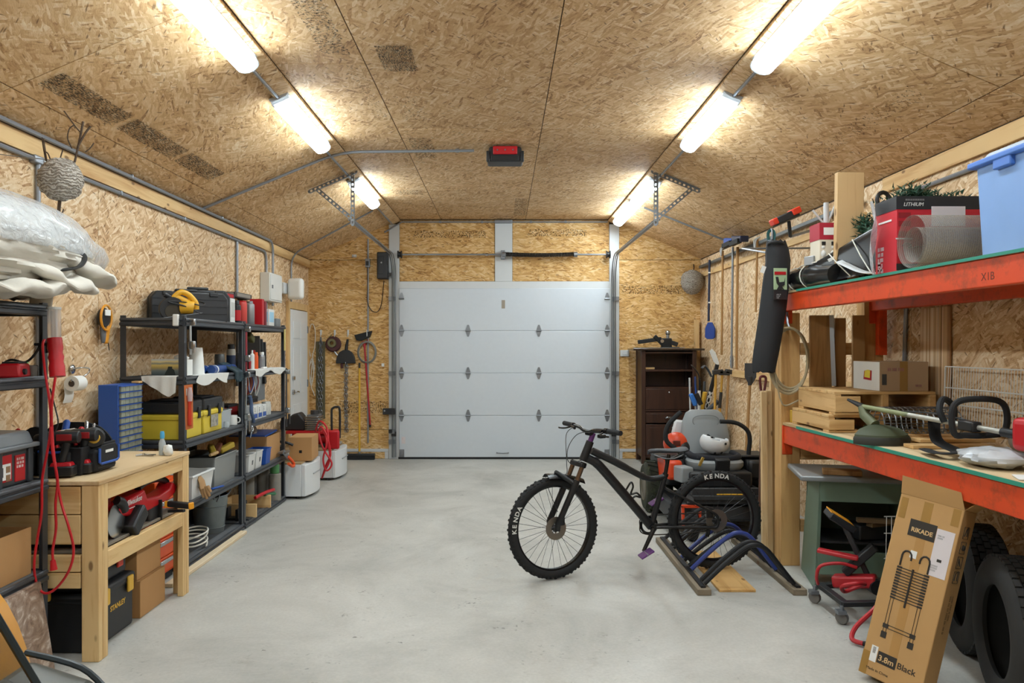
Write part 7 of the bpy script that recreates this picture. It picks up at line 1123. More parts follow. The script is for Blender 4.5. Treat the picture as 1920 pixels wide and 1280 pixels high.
# ---- tyres
mt, nt, b = newmat('tyre_tread'); b.inputs['Roughness'].default_value = .8; tcx = N(nt, 'ShaderNodeTexCoord').outputs['Object']; nt.links.new(MIX(nt, N(nt, 'ShaderNodeTexNoise', {'Vector': tcx, 'Scale': 8.0, 'Detail': 4.0}).outputs['Fac'], lin('#151515'), lin('#2d2c2a')), b.inputs['Base Color']); TYRE = mt
def tyre(label, c, ax, r=.335, w_=.21):
    t = thing('car_tyre', label, 'tyre', tuple(V(c) - V((0, 0, r))), group='car tyres under the rack'); c = V(c); ax = V(ax).normalized(); h = w_ / 2
    MB().lathe([(.20, -h * .8), (.215, -h * .95), (r - .07, -h * 1.04), (r - .025, -h * .9), (r - .008, -h * .7), (r - .008, h * .7), (r - .025, h * .9), (r - .07, h * 1.04), (.215, h * .95), (.20, h * .8), (.21, h * .6), (r - .05, h * .6), (r - .05, -h * .6), (.21, -h * .6), (.20, -h * .8)], c, ax, 48).build('carcass', TYRE, t); a, b_ = frame(ax); mb = MB()
    for row in range(5):
        off = (row - 2) * w_ * .155
        for k in range(46):
            th = 2 * PI * (k + .5 * (row % 2)) / 46; d = a * cos(th) + b_ * sin(th); tg_ = ax.cross(d); mb.box(c + ax * off + d * (r - .006), (w_ * .125, .036, .014), Mx((ax, tg_, d)).transposed())
    mb.build('tread_blocks', TYRE, t)['kind'] = 'stuff'
tyre('nearer upright car tyre beside the ladder carton', (2.30, 3.38, .335), (.96, -.28, 0)); tyre('farther upright car tyre at the right edge', (2.53, 3.30, .335), (.96, -.28, 0)); tyre('rear upright car tyre behind the other two', (2.50, 4.01, .335), (.96, -.28, 0))
t = thing('wire_basket', 'wire basket behind the tyres under the rack', 'basket', (2.5, 4.4, 0))
for i in range(16): x = 2.28 + i * .03; MB().tube([(x, 4.52, .02), (x, 4.50, .60)], .0025, 4).build('upright_wire', WW, t)
for z in (.05, .2, .35, .5, .6): MB().tube([(2.27, 4.51, z), (2.74, 4.51, z)], .0035, 4).build('rail_wire', WW, t)
MB().tube([(2.27, 4.52, .006), (2.74, 4.52, .006), (2.74, 4.68, .006), (2.27, 4.68, .006)], .006, 5, closed=True).build('base_wire', WW, t)

# ================================================================ right wall tools
t = thing('tool_rail', 'grey steel tool rail along the top of the right wall', 'rail', (2.8, 8, 2.7)); MB().bar((2.805, 10.75, 2.74), (2.79, 5.9, 2.74), .05, .035).build('rail', m('rail_dark', '#6c6f70', .5, .4), t, bevel=.004); MB().bx(2.815, 2.84, 5.9, 10.8, 2.60, 2.66).build('backing_strip', PINEY, t)
xr = 2.76
rp = lambda u, v, X=xr: onx(u, v, X)
def pole(name, label, u, v0, v1, r, mat, cat='pole', X=xr, u1=None, blade=None):
    p, q = rp(u, v0, X), rp(u1 or u, v1, X); q.y = p.y + .05; q.z = EYE + (CY - v1) * q.y / F; t = thing(name, label, cat, tuple(q)); MB().tube([p, q], r, 10).build('shaft', mat, t); return t, p, q
t, p, q = pole('canoe_paddle', 'dark blue paddle hanging blade down on the right wall', 1330.5, 487, 602, .016, m('navy_pole', '#232c48', .4), 'paddle'); c_ = rp(1332, 618); MB().prism([(-.03, .10), (.03, .10), (.07, .02), (.072, -.10), (.04, -.125), (-.04, -.125), (-.072, -.10), (-.07, .02)], (c_.x - .01, c_.y, c_.z), (.75, -.66, 0), (0, 0, 1), (.02, .02, 0)).build('blade', m('navy_blade', '#24418a', .35), t, bevel=.008)
for v in (511, 567): MB().cyl(rp(1330.5, v - 1.2), rp(1330.5, v + 1.2), .018, n=10).build('tape_band', PAPER, t)
WD = wood('tool_handle', '#b98d5a', '#97703f', 'z', knots=False)
pole('wooden_pole', 'brown wooden pole hanging on the right wall', 1355, 470, 665, .015, WD, u1=1361); pole('steel_pole', 'grey metal pole hanging on the right wall', 1374, 463, 690, .014, EMT, u1=1376); pole('wooden_pole', 'pale wooden pole beside the grey metal pole', 1383, 463, 692, .017, WD, u1=1381); pole('wooden_pole', 'thin wooden pole just left of the black bag', 1420, 448, 585, .013, WD)
for u, v, mt_, lab in ((1372, 455, BLUE, 'first blue and black brush head on the tool rail'), (1387, 451, m('navy_pole'), 'second dark brush head on the tool rail')): c_ = rp(u, v, 2.66); t = thing('brush_head', lab, 'brush', tuple(c_)); MB().box(c_ + V((0, 0, .02)), (.10, .34, .07), RX(8)).build('block', mt_, t, bevel=.012); MB().box(c_ + V((-.05, 0, -.02)), (.05, .30, .05)).build('bristles', RUBBER, t)
for u in (1355, 1419): c_ = rp(u, 470 if u < 1400 else 455, 2.76); tag(MB().tube(bez([c_ + V((.02, -.04, .06)), c_ + V((-.02, -.03, .02)), c_ + V((-.02, 0, -.06)), c_ + V((-.02, .03, .02)), c_ + V((.02, .04, .06))], 4), .008, 6).build('rail_clip', WHITE), 'white rail clip %s' % ('over the brown wooden pole' if u < 1400 else 'near the black bag'), 'clip')
c_ = at(1472, 408, 5.9); t = thing('snow_brush', 'orange and black snow brush on the rail above the black bag', 'brush', tuple(c_)); MB().box(c_, (.20, .10, .06), RY(-24)).build('head', m('soft_black'), t, bevel=.01); MB().box(c_ + V((.07, -.01, .045)), (.07, .11, .05), RY(-24)).build('orange_end', m('latch_red'), t, bevel=.008); MB().box(c_ + V((-.09, -.01, -.035)), (.04, .10, .05), RY(-24)).build('orange_end', m('latch_red'), t, bevel=.008); MB().tube([c_ + V((.03, 0, -.03)), c_ + V((.06, .05, -.14))], .014, 8).build('neck', m('soft_black'), t); MB().bar(c_ + V((.06, .05, -.14)), V((2.8, 5.98, c_.z + .02)), .02, .02).build('rail_arm', STEEL, t)
tag(MB().bx(2.80, 2.838, 6.0, 9.3, 1.245, 1.325).build('ledger_board', PINEY, bevel=.004), 'horizontal pine ledger board on the right wall holding tools', 'board')
t = thing('wall_outlet', 'grey metal outlet on the right wall below the poles', 'outlet', (2.83, 9.2, 1.4)); c_ = rp(1372.5, 677, 2.835); MB().box(c_, (.03, .09, .13)).build('plate', EMT, t, bevel=.005)
for z in (-.025, .025): MB().box(c_ + V((-.016, 0, z)), (.004, .03, .03)).build('socket', WHITE, t)
# lumber standing left of the rack post
for k, (u, v0, v1, w2, lab) in enumerate(((1434, 735, 1050, .045, 'left'), (1443, 733, 1052, .05, 'middle'), (1452, 700, 1050, .05, 'right'))): y = 5.85 + .02 * k; x = (u - CX) * y / F; tag(MB().bar((x, y, 0), (x + .01, y + .06, EYE + (CY - v0) * y / F), w2, .035, (0, 1, 0)).build('standing_board', wood('pale_lumber', '#e0c394', '#c6a06a', 'z'), bevel=.003), lab + ' pale board standing on end beside the rack post', 'board', 'pale boards beside the rack post')
def stick(name, label, pts, r, mat, cat, Y=None, parts=()):
    P_ = [at(*p) for p in pts]; t = thing(name, label, cat, tuple(P_[-1])); MB().tube(P_, r, 8).build('shaft', mat, t); return t
t = stick('spade', 'old spade standing blade up against the ledger board', [(1406, 718, 8.1), (1400, 830, 8.05), (1396, 931, 8.0)], .017, WD, 'spade'); c_ = at(1407, 700, 8.1); MB().prism([(-.06, .11), (.06, .11), (.06, -.04), (.02, -.11), (-.02, -.11), (-.06, -.04)], c_, (.9, -.43, 0), (0, 0, 1), (0.004, .008, 0)).build('blade', m('dark_metal'), t, bevel=.002); MB().tube([at(1406, 706, 8.09), at(1406, 722, 8.09)], .022, 8).build('socket', m('dark_metal'), t)
t = stick('garden_fork', 'tool with maroon D handle standing beside the pale boards', [(1430, 735, 6.3), (1425, 950, 6.2)], .015, m('old_shaft', '#5a3a2a', .7), 'tool'); MB().tube(bez([at(1427, 732, 6.3), at(1425, 712, 6.3), at(1427, 706, 6.3), at(1434, 706, 6.3), at(1436, 712, 6.3), at(1433, 732, 6.3)], 4), .011, 8).build('d_handle', m('maroon_plastic', '#5f1f25', .45), t)
# cluster in the corner: sticks, axes, brushes in a bin
t = thing('tool_bin', 'dark bin holding sticks and long tools in the far right corner', 'bin', (2.66, 9.7, 0)); open_box(MB(), (2.60, 9.7, 0), .34, .55, .62, .006, 1.06).build('body', m('soft_black'), t, bevel=.01); MB().tube([(2.42, 9.41, .62), (2.78, 9.41, .62), (2.78, 9.99, .62), (2.42, 9.99, .62)], .008, 6, closed=True).build('rim', m('soft_black'), t)
HK = m('stick_black', '#17181a', .4)
t = stick('hockey_stick', 'black hockey stick with white taped blade leaning in the corner', [(1345, 683, 9.55), (1332, 735, 9.6), (1316, 800, 9.65), (1312, 850, 9.7)], .027, HK, 'hockey stick'); p_ = [at(u, v, 9.55) for u, v in ((1346, 686), (1338, 678), (1330, 658), (1335, 654), (1341, 660), (1348, 680))]; MB().prism([(p.x, p.z) for p in p_], (0, 9.54, 0), (1, 0, 0), (0, 0, 1), (0, .014, 0)).build('taped_blade', PAPER, t); text('stick_lettering', 'CCM', .066, PAPER, t, at(1327.5, 768, 9.585), V((.235, -.04, .97)), V((-.97, 0, .235)), .001, bold=.003, wide=1.6)
t = stick('hockey_stick', 'black hockey stick with blade curving left in the corner bin', [(1312, 708, 9.7), (1312, 850, 9.75)], .014, HK, 'hockey stick'); MB().tube(bez([at(1312, 712, 9.7), at(1309, 700, 9.7), at(1302, 690, 9.68), at(1297, 685, 9.66)], 4), .03, 8, flat=.008).build('blade', HK, t)
t = stick('hockey_stick', 'hockey stick with blue shaft in the corner bin', [(1304, 706, 9.6), (1308, 850, 9.7)], .013, BLUE, 'hockey stick'); MB().tube(bez([at(1304, 706, 9.6), at(1305, 722, 9.6), at(1307, 735, 9.6)], 3), .022, 8, flat=.008).build('blade', m('navy_pole'), t)
t = stick('goalie_stick', 'wide dark stick blade standing in the corner bin', [(1321, 715, 9.75), (1317, 850, 9.8)], .016, m('stick_grey', '#4b5055', .5), 'hockey stick'); MB().tube(bez([at(1334, 706, 9.75), at(1328, 694, 9.75), at(1321, 686, 9.75), at(1316, 690, 9.75)], 4), .05, 10, flat=.010).build('blade', m('stick_grey'), t)
for k, (u0, v0, u1, v1, mt_, lab) in enumerate(((1342, 700, 1338, 850, m('axe_yellow', '#c9973a', .5), 'yellow handled axe'), (1354, 702, 1344, 850, m('axe_yellow'), 'yellow and black handled maul'), (1366, 700, 1358, 850, WD, 'wooden handled pick'))):
    t = stick('axe', lab + ' hanging on the ledger board in the corner', [(u0, v0, 9.3), (u1, v1, 9.25)], .016, mt_, 'axe'); c_ = at(u0, v0, 9.3); MB().box(c_ + V((.02, -.02, .02)), (.13, .05, .055), RY(-4 + 6 * k)).build('head', m('dark_metal'), t, bevel=.008)
    if k == 1: MB().tube([at(1352, 735, 9.28), at(1349, 765, 9.27)], .019, 8).build('black_grip', BLACK, t)
t = thing('snow_brush', 'bright blue snow brush with black bristles in the corner', 'brush', tuple(at(1302, 750, 9.35))); p, q = at(1295, 738, 9.35), at(1304, 760, 9.35); MB().bar(p, q, .07, .05, (1, 0, .4)).build('head', m('bright_blue', '#2f74c9', .4), t, bevel=.012); MB().bar(p + V((.07, .01, .0)), q + V((.07, .01, .01)), .05, .05, (1, 0, .4)).build('bristles', BLACK, t); MB().tube([q, at(1310, 850, 9.6)], .012, 8).build('handle', m('label_grey'), t)
stick('yellow_shovel', 'yellow shaft standing in the corner bin', [(1322, 735, 9.5), (1314, 775, 9.55), (1312, 850, 9.6)], .028, m('latch_yellow'), 'shovel'); stick('grey_shovel', 'grey blade tool slanting across the corner bin', [(1347, 752, 9.35), (1328, 768, 9.4), (1322, 850, 9.6)], .03, m('stick_grey'), 'shovel'); stick('white_pole', 'white capped pole in the corner bin', [(1293, 708, 9.6), (1296, 850, 9.7)], .012, WHITE, 'pole'); stick('blue_pole', 'thin pole with white tip in the corner bin', [(1311, 732, 9.5), (1311, 742, 9.5), (1312, 850, 9.6)], .02, PAPER, 'pole')
# ================================================================ bicycle
RHX, RHY, FHX, FHY, WR = 1.52, 5.44, .352, 5.27, .352
bd = V((FHX - RHX, FHY - RHY, 0)); WB = bd.length; bd.normalize(); bn = V((-bd.y, bd.x, 0))      # forward along the bike, sideways to its right
if bn.y > 0: bn = -bn                                                                      # bn points to the viewer's side
def bk(u, v, off=0.0):                                # measured point on the bike's middle plane
    r_ = V(((u - CX) / F, 1, (CY - v) / F)); o = V((RHX, RHY, 0)); k = (o.dot(bn)) / (r_.x * bn.x + r_.y * bn.y); p = r_ * k; return V((p.x, p.y, EYE + p.z)) + bn * off
MATB = m('frame_black', '#17181a', .42, .1); GLB = m('gloss_black', '#101113', .25); SPK = m('spoke_dark', '#3a3a3c', .35, .8); TIRE = m('tyre_black', '#1a1b1c', .8, vary=.12, scale=12); LET = m('letter_white', '#d6d6d2', .6); PURP = m('purple_anodised', '#6a3f7c', .35, .6)
t = thing('bicycle', 'matte black mountain bike standing in the wooden bike rack', 'bicycle', ((RHX + FHX) / 2, (RHY + FHY) / 2, 0))
def wheel(nm, c, ax, letters, disc, cas=False):
    c = V(c); ax = V(ax).normalized(); e1 = V((0, 0, 1)); e1 = (e1 - ax * e1.dot(ax)).normalized(); e2 = ax.cross(e1)     # e2: sideways in the wheel plane
    pt_ = lambda a, r, off=0.0: c + (e1 * cos(a) + e2 * sin(a)) * r + ax * off
    ty = MB().tube([pt_(2 * PI * i / 56, WR - .034) for i in range(56)], .031, 14, closed=True).build(nm, TIRE, t)
    kb = MB()
    for i in range(66):
        a = 2 * PI * i / 66; d = e1 * cos(a) + e2 * sin(a); tg_ = ax.cross(d); fr_ = Mx((ax, tg_, d)).transposed()
        kb.box(c + d * (WR - .0045) + ax * (.009 if i % 2 else -.009), (.015, .015, .008), fr_)
        for s_ in (-1, 1): kb.box(c + d * (WR - .014) + ax * s_ * .023, (.010, .012, .009), fr_ @ RY(s_ * 40))
    kb.build('tread_knobs', TIRE, ty)['kind'] = 'stuff'
    MB().lathe([(WR - .072, -.014), (WR - .056, -.017), (WR - .050, -.012), (WR - .050, .012), (WR - .056, .017), (WR - .072, .014), (WR - .072, -.014)], c, ax, 56).build('rim', GLB, ty)
    MB().lathe([(0, -.05), (.010, -.05), (.026, -.034), (.026, -.028), (.014, -.022), (.014, .022), (.026, .028), (.026, .034), (.010, .05), (0, .05)], c, ax, 20).build('hub', MATB, ty)
    for i in range(32):
        a = 2 * PI * i / 32; s_ = 1 if i % 2 else -1; lead = .32 * (1 if (i // 2) % 2 else -1); MB().cyl(pt_(a + lead, .025, s_ * .030), pt_(a, WR - .070, s_ * .003), .0014, n=4, cap=False).build('spoke', SPK, ty)
    MB().lathe([(.035, -.001), (.080, -.001), (.080, .001), (.035, .001), (.035, -.001)], c + ax * disc, ax, 36).build('brake_disc', m('rotor_steel', '#8d857a', .35, .8), ty)
    for i in range(6): a = 2 * PI * i / 6; MB().bar(pt_(a, .02, disc), pt_(a + .3, .04, disc), .008, .002).build('disc_arm', STEEL, ty)
    if cas:
        for i in range(7): MB().lathe([(.018, -.001), (.026 + .0045 * i, -.001), (.026 + .0045 * i, .001), (.018, .001)], c - ax * (.028 - 0) * (1 if disc > 0 else -1) - ax * (.004 * (6 - i)) * (1 if disc > 0 else -1), ax, 28).build('sprocket', STEEL, ty)
    a0, st = letters; sg_ = 1
    for k, ch in enumerate('KENDA'):
        a = a0 - st * (2 - k) ; d = pt_(a, 1.0) - c; tg_ = (-e1 * sin(a) + e2 * cos(a)) * (1 if st > 0 else -1); text('tyre_letter', ch, .044, LET, ty, pt_(a, WR - .049) + ax * LSIDE * .0305 - tg_ * .013, tg_, d, .001, bold=.0012, wide=1.05)
    return ty
sa = R(17); fdir = V((bd.x * cos(sa) - bd.y * sin(sa), bd.x * sin(sa) + bd.y * cos(sa), 0))         # the front wheel is steered towards the viewer
fax = V((-fdir.y, fdir.x, 0)); fax = fax if fax.y < 0 else -fax
FC, RCn = V((FHX, FHY, WR + .001)), V((RHX, RHY, WR + .019)); LSIDE = 1
lean = (fax + V((0, 0, .05))).normalized()
fw = wheel('front_wheel', FC, lean, (R(75) if fax.cross(V((0, 0, 1))).x < 0 else R(-75), -.125), .035)
rw = wheel('rear_wheel', RCn, bn, (0.0, -.125), .035, True)
# frame tubes
HT, HB_ = bk(1106, 829), bk(1094, 861); BBc = bk(1221, 987); ST = bk(1247, 892); SP_ = bk(1254, 850); d_ = HT - HB_
MB().tube([HB_ - d_ * .08, HT + d_ * .06], [.031, .027], 14).build('head_tube', MATB, t)
MB().tube(bez([bk(1110, 845), bk(1150, 864), bk(1195, 888), bk(1213, 896), bk(1228, 897), ST], 5), [.026] * 8 + [.023] * 6 + [.020] * 12, 12).build('top_tube', MATB, t)
MB().tube(bez([bk(1100, 858), bk(1118, 868), bk(1132, 882), bk(1175, 932), BBc], 5), [.030] * 5 + [.033] * 11 + [.031] * 5, 14).build('down_tube', MATB, t)
MB().tube([BBc, ST, ST + (ST - BBc) * .04], [.021, .018, .019], 12).build('seat_tube', MATB, t); MB().tube([ST, SP_ + V((0, 0, -.005))], .0145, 12).build('seat_post', GLB, t); MB().cyl(ST - (ST - BBc) * .01, ST + (ST - BBc) * .05, .022, n=12).build('seat_clamp', GLB, t)
for s_ in (-1, 1):
    MB().tube(bez([BBc + bn * s_ * .03, bk(1262, 985, s_ * .05), bk(1320, 985, s_ * .062), bk(1336, 984, s_ * .064), RCn + bn * s_ * .064], 4), .011, 10).build('chain_stay', MATB, t)
    MB().tube(bez([bk(1247, 914, s_ * .018), bk(1265, 924, s_ * .04), bk(1320, 952, s_ * .062), bk(1337, 962, s_ * .064), RCn + bn * s_ * .064], 4), .009, 10).build('seat_stay', MATB, t)
# fork, steered
crown = bk(1083, 872); ax_ = (HT - HB_).normalized(); fdn = FC - crown
for s_ in (-1, 1):
    o = fax * s_ * .062; MB().tube([crown + o + ax_ * .02, crown + o - ax_ * .13], .0165, 12).build('stanchion', m('stanchion_bronze', '#7a6450', .25, .8), t); MB().tube([crown + o - ax_ * .10 + V((0, 0, 0)), FC + fax * s_ * .062 + V((0, 0, .03)), FC + fax * s_ * .058 + V((0, 0, -.01))], [.023, .021, .018], 12).build('fork_leg', MATB, t); MB().cyl(crown + o + ax_ * .03, crown + o - ax_ * .005, .022, n=12).build('crown_cap', GLB, t)
MB().bar(crown - fax * .08 + ax_ * .01, crown + fax * .08 + ax_ * .01, .045, .035, ax_).build('fork_crown', MATB, t, bevel=.008); MB().tube(bez([crown + fax * .062 - ax_ * .13, FC + fdir * -.02 + V((0, 0, WR + .03)), crown - fax * .062 - ax_ * .13], 5), .016, 10).build('fork_arch', MATB, t)
MB().box(FC + fax * .05 + V((.0, 0, .055)) - fdir * .035, (.035, .045, .06), RZ(20)).build('front_caliper', GLB, t, bevel=.006); MB().sheet(lambda a, b_: FC + V((0, 0, WR + .02 - .04 * (1.2 * a) ** 2 + .008)) - fdir * (.30 * a - .06) + fax * (.05 * (2 * b_ - 1) * (1 - .4 * a)) + V((0, 0, -.03 * (2 * b_ - 1) ** 2)), 12, 6, .003).build('front_mudguard', GLB, t)
# cockpit
sc_ = HT + ax_ * .05; MB().cyl(HT + d_ * .06, sc_ + ax_ * .02, .019, n=12).build('headset_spacer', PURP, t); bc = sc_ + fdir * .05 + V((0, 0, .025)); MB().tube([sc_ + V((0, 0, .015)), bc], .019, 10).build('stem', GLB, t)
bar = lambda k, b_=0.0, z=0.0: bc + fax * k - fdir * (b_ + abs(k) * .10) + V((0, 0, z + .03 * min(1, abs(k) / .12)))
MB().tube(bez([bar(-.36), bar(-.2), bar(-.1), bar(-.04), bar(.04), bar(.1), bar(.2), bar(.36)], 4), .0125, 10).build('handlebar', GLB, t)
for s_ in (-1, 1):
    MB().tube([bar(s_ * .37), bar(s_ * .24)], .0175, 12).build('grip', RUBBER, t); MB().cyl(bar(s_ * .235), bar(s_ * .205), .019, n=10).build('brake_clamp', GLB, t); lv = MB().tube(bez([bar(s_ * .215, -.02, -.01), bar(s_ * .235, -.06, -.02), bar(s_ * .30, -.07, -.025), bar(s_ * .33, -.065, -.025)], 4), .0065, 8).build('brake_lever', GLB, t); MB().tube([bar(s_ * .20, -.02, -.005), bar(s_ * .12, -.035, -.01)], .011, 8).build('master_cylinder', GLB, lv)
MB().tube(bez([bar(-.15, -.04, -.01), bar(-.13, -.10, -.06), bar(-.06, -.13, -.22), crown + fdir * .10 + V((0, 0, -.06)), FC + V((0, 0, .35)) + fdir * .03 - fax * .06, FC + fax * .06 + V((0, 0, .12))], 6), .0026, 6).build('brake_hose', BLACK, t); MB().tube(bez([bar(.13, -.04, -.01), bar(.08, -.13, -.02), bar(0, -.15, -.11), crown + fdir * .06 + V((0, 0, .02)), bk(1104, 862, .03), bk(1150, 905, .036)], 6), .0026, 6).build('shift_cable', BLACK, t)
MB().box(bar(.17, .0, -.04), (.05, .04, .025), RZ(30)).build('shifter', GLB, t, bevel=.006)
# saddle
sd = lambda k, w_, z: SP_ + bd * k + bn * w_ + V((0, 0, z)); vs, fs = [], []; prof = [(.155, .014, .012), (.13, .020, .02), (.07, .026, .022), (.0, .042, .020), (-.06, .066, .022), (-.10, .074, .028), (-.125, .060, .030)]
for k, w_, z in prof: vs += [sd(k, w_ * cos(a), z + (.016 * sin(a) if sin(a) > 0 else .016 * sin(a))) for a in [2 * PI * j / 14 for j in range(14)]]
for i in range(len(prof) - 1): fs += [(i * 14 + j, i * 14 + (j + 1) % 14, (i + 1) * 14 + (j + 1) % 14, (i + 1) * 14 + j) for j in range(14)]
fs += [tuple(range(14)), tuple(range((len(prof) - 1) * 14, len(prof) * 14))]; MB().add(vs, fs).build('saddle', m('saddle_black', '#24262b', .5), t)
for s_ in (-1, 1): MB().tube(bez([sd(.11, s_ * .012, -.005), sd(.04, s_ * .022, -.03), sd(-.04, s_ * .022, -.03), sd(-.10, s_ * .03, -.002)], 4), .004, 6).build('saddle_rail', STEEL, t)
# crankset
MB().cyl(BBc - bn * .05, BBc + bn * .05, .024, n=16).build('bottom_bracket', GLB, t); c1, c2 = bk(1200, 1028, .075), None; c2 = BBc * 2 - bk(1200, 1028, 0) - bn * .075
for e_, s_ in ((c1, 1), (c2, -1)):
    MB().tube([BBc + bn * s_ * .06, e_], [.017, .013], 10).build('crank_arm', GLB, t); pc = e_ + bn * s_ * .055; pd = MB().bar(pc - bd * .045 + V((0, 0, .025)), pc + bd * .045 - V((0, 0, .025)), .09, .014, (0, 0, 1)).build('pedal', PURP, t, bevel=.004); MB().cyl(e_, e_ + bn * s_ * .10, .008, n=8).build('pedal_axle', STEEL, pd)
MB().lathe([(.05, -.002), (.066, -.002), (.068, 0), (.066, .002), (.05, .002), (.05, -.002)], BBc - bn * .048, bn, 32).build('chainring', GLB, t)
dz = V((0, 0, 1)); MB().tube(bez([BBc - bn * .046 + dz * .067, RCn - bn * .046 + dz * .035, RCn - bn * .046 - bd * .04, RCn - bn * .046 - dz * .04, RCn - bn * .046 - dz * .09 + bd * .03, BBc - bn * .046 - dz * .067, BBc - bn * .046 + bd * .068], 8, closed=True), .0045, 5, closed=True).build('chain', m('chain_dark', '#3a3632', .45, .7), t)
MB().box(RCn - bn * .06 - dz * .09 + bd * .02, (.03, .02, .10), RY(15)).build('derailleur', GLB, t, bevel=.006); MB().box(RCn + bn * .045 + bd * .06 + dz * .05, (.05, .03, .05)).build('rear_caliper', GLB, t, bevel=.006)
cg = lambda u, v, o=0.0: bk(u, v, o); MB().tube(bez([cg(1174, 918), cg(1183, 904), cg(1187, 912), cg(1183, 926), cg(1194, 924), cg(1201, 932), cg(1192, 930), cg(1186, 934)], 5), .007, 8).build('bottle_cage', GLB, t)

# ================================================================ bike rack and board
t = thing('bike_rack', 'bike rack of bent black and blue tubes on two timber runners', 'bike rack', (1.6, 5.5, 0)); WTH = wood('weathered_timber', '#8b7d68', '#665a49', 'y')
for x in (1.305, 1.925): MB().bx(x - .045, x + .045, 4.90, 6.25, 0, .04).build('runner', WTH, t, bevel=.004); MB().bar((x, 4.93, .047), (x, 6.22, .047), .03, .012).build('flat_bar', m('rack_black', '#1d1e21', .5, .3), t)
for y, mt_, pk in ((4.97, 'b', .31), (5.05, 'b', .31), (5.30, 'u', .31), (5.38, 'b', .27), (5.52, 'b', .27), (5.60, 'u', .30), (5.86, 'b', .30), (5.94, 'b', .30), (6.16, 'b', .3)):
    mm = m('rack_black') if mt_ == 'b' else m('rack_blue', '#2d3f86', .4)
    MB().tube(bez([(1.32, y, .055), (1.44, y, .055 + (pk - .055) * .45), (1.58, y, pk - .025), (1.655, y, pk), (1.73, y, pk - .03), (1.82, y, .055 + (pk - .055) * .45), (1.91, y, .055)], 5), .0155, 9).build('hoop', mm, t)
tag(MB().bx(1.42, 1.66, 4.97, 5.92, 0, .018).build('plywood_strip', wood('plywood_strip', '#d9ad6d', '#bf8f4f', 'y'), bevel=.002), 'amber plywood strip on the floor under the bike rear wheel', 'board')

# ================================================================ ride-on mower
t = thing('riding_mower', 'black and orange zero turn mower with grey seat facing the viewer', 'mower', (1.95, 7.3, 0)); MBK = m('mower_black', '#1b1c1e', .45); MOR = m('mower_orange', '#d8461f', .4); SGR = m('seat_grey', '#8a8f91', .45, vary=.04)
mx = 1.93; Ym = 7.15
def lawn_tyre(c, r, w_, nm):
    o = MB().lathe([(.10, -w_ / 2 * .8), (r * .6, -w_ / 2), (r * .86, -w_ / 2 * .98), (r * .97, -w_ / 2 * .75), (r, -w_ / 2 * .3), (r, w_ / 2 * .3), (r * .97, w_ / 2 * .75), (r * .86, w_ / 2 * .98), (r * .6, w_ / 2), (.10, w_ / 2 * .8)], c, (1, 0, 0), 32).build(nm, m('grassy_tyre', '#2a2d22', .9, vary=.3, scale=14, dirt=('#4f5a38', 16)), t); MB().lathe([(0, -w_ * .46), (r * .5, -w_ * .46), (r * .55, -w_ * .52), (r * .58, -w_ * .46), (r * .58, w_ * .46), (r * .5, w_ * .52), (0, w_ * .46)], c, (1, 0, 0), 24).build('wheel_rim', m('rim_tan', '#6d675a', .5, .4), o); n_ = 22; mb = MB()
    for i in range(n_):
        a = 2 * PI * i / n_; d = V((0, cos(a), sin(a)))
        for s_ in (-1, 1): mb.box(V(c) + d * (r - .002) + V((s_ * w_ * .2, 0, 0)), (w_ * .36, .035, .02), Mx((V((1, 0, 0)), V((1, 0, 0)).cross(d) * -1, d)).transposed() @ RZ(s_ * 25))
    mb.build('tread_lugs', m('grassy_tyre'), o)['kind'] = 'stuff'
lawn_tyre((1.50, 7.42, .245), .245, .25, 'drive_wheel'); lawn_tyre((2.40, 7.42, .245), .245, .25, 'drive_wheel')
MB().bx(1.64, 2.27, 6.5, 7.8, .26, .36).build('chassis', MBK, t, bevel=.01); MB().box((mx + .02, 6.85, .185), (1.05, .75, .15), top=(.92, .85)).build('cutting_deck', MBK, t, bevel=.03); MB().bx(1.62, 2.28, 6.46, 6.75, .30, .34).build('foot_plate', m('plate_black', '#2b2c2e', .6), t, bevel=.006); MB().box((mx, 6.50, .33), (.62, .03, .14)).build('front_bar', m('plate_black'), t, bevel=.008)
for s_ in (-1, 1):
    x = mx + .02 + s_ * .37; p_ = [(6.92, .34), (7.62, .34), (7.70, .50), (7.55, .585), (7.0, .585), (6.88, .48)]; fd = MB().prism(p_, (x - .09, 0, 0), (0, 1, 0), (0, 0, 1), (.18, 0, 0)).build('fender', MBK, t, bevel=.03, seg=3); MB().prism([(6.94, .42), (7.2, .36), (7.3, .56), (6.98, .57)], (x + s_ * .088, 0, 0), (0, 1, 0), (0, 0, 1), (s_ * .006, 0, 0)).build('orange_panel', MOR, fd)
    MB().bx(*sorted((mx + s_ * .30, mx + s_ * .44)), 6.86, 6.92, .40, .58).build('fender_corner', MOR if s_ < 0 else MBK, fd, bevel=.03)
    cf = V((mx + s_ * .36, 6.30, .12)); cw_ = MB().lathe([(.02, -.045), (.09, -.045), (.115, -.03), (.12, 0), (.115, .03), (.09, .045), (.02, .045)], cf, (1, 0, 0), 24).build('front_caster', RUBBER, t); MB().bar(cf + V((-.07, 0, 0)), cf + V((-.07, .02, .16)), .02, .03).bar(cf + V((.07, 0, 0)), cf + V((.07, .02, .16)), .02, .03).bar(cf + V((-.08, .02, .16)), cf + V((.08, .02, .16)), .04, .02).build('caster_fork', MOR, cw_); MB().bar(cf + V((0, .02, .17)), (mx + s_ * .30, 6.62, .32), .06, .05).build('front_arm', MBK, t, bevel=.008)
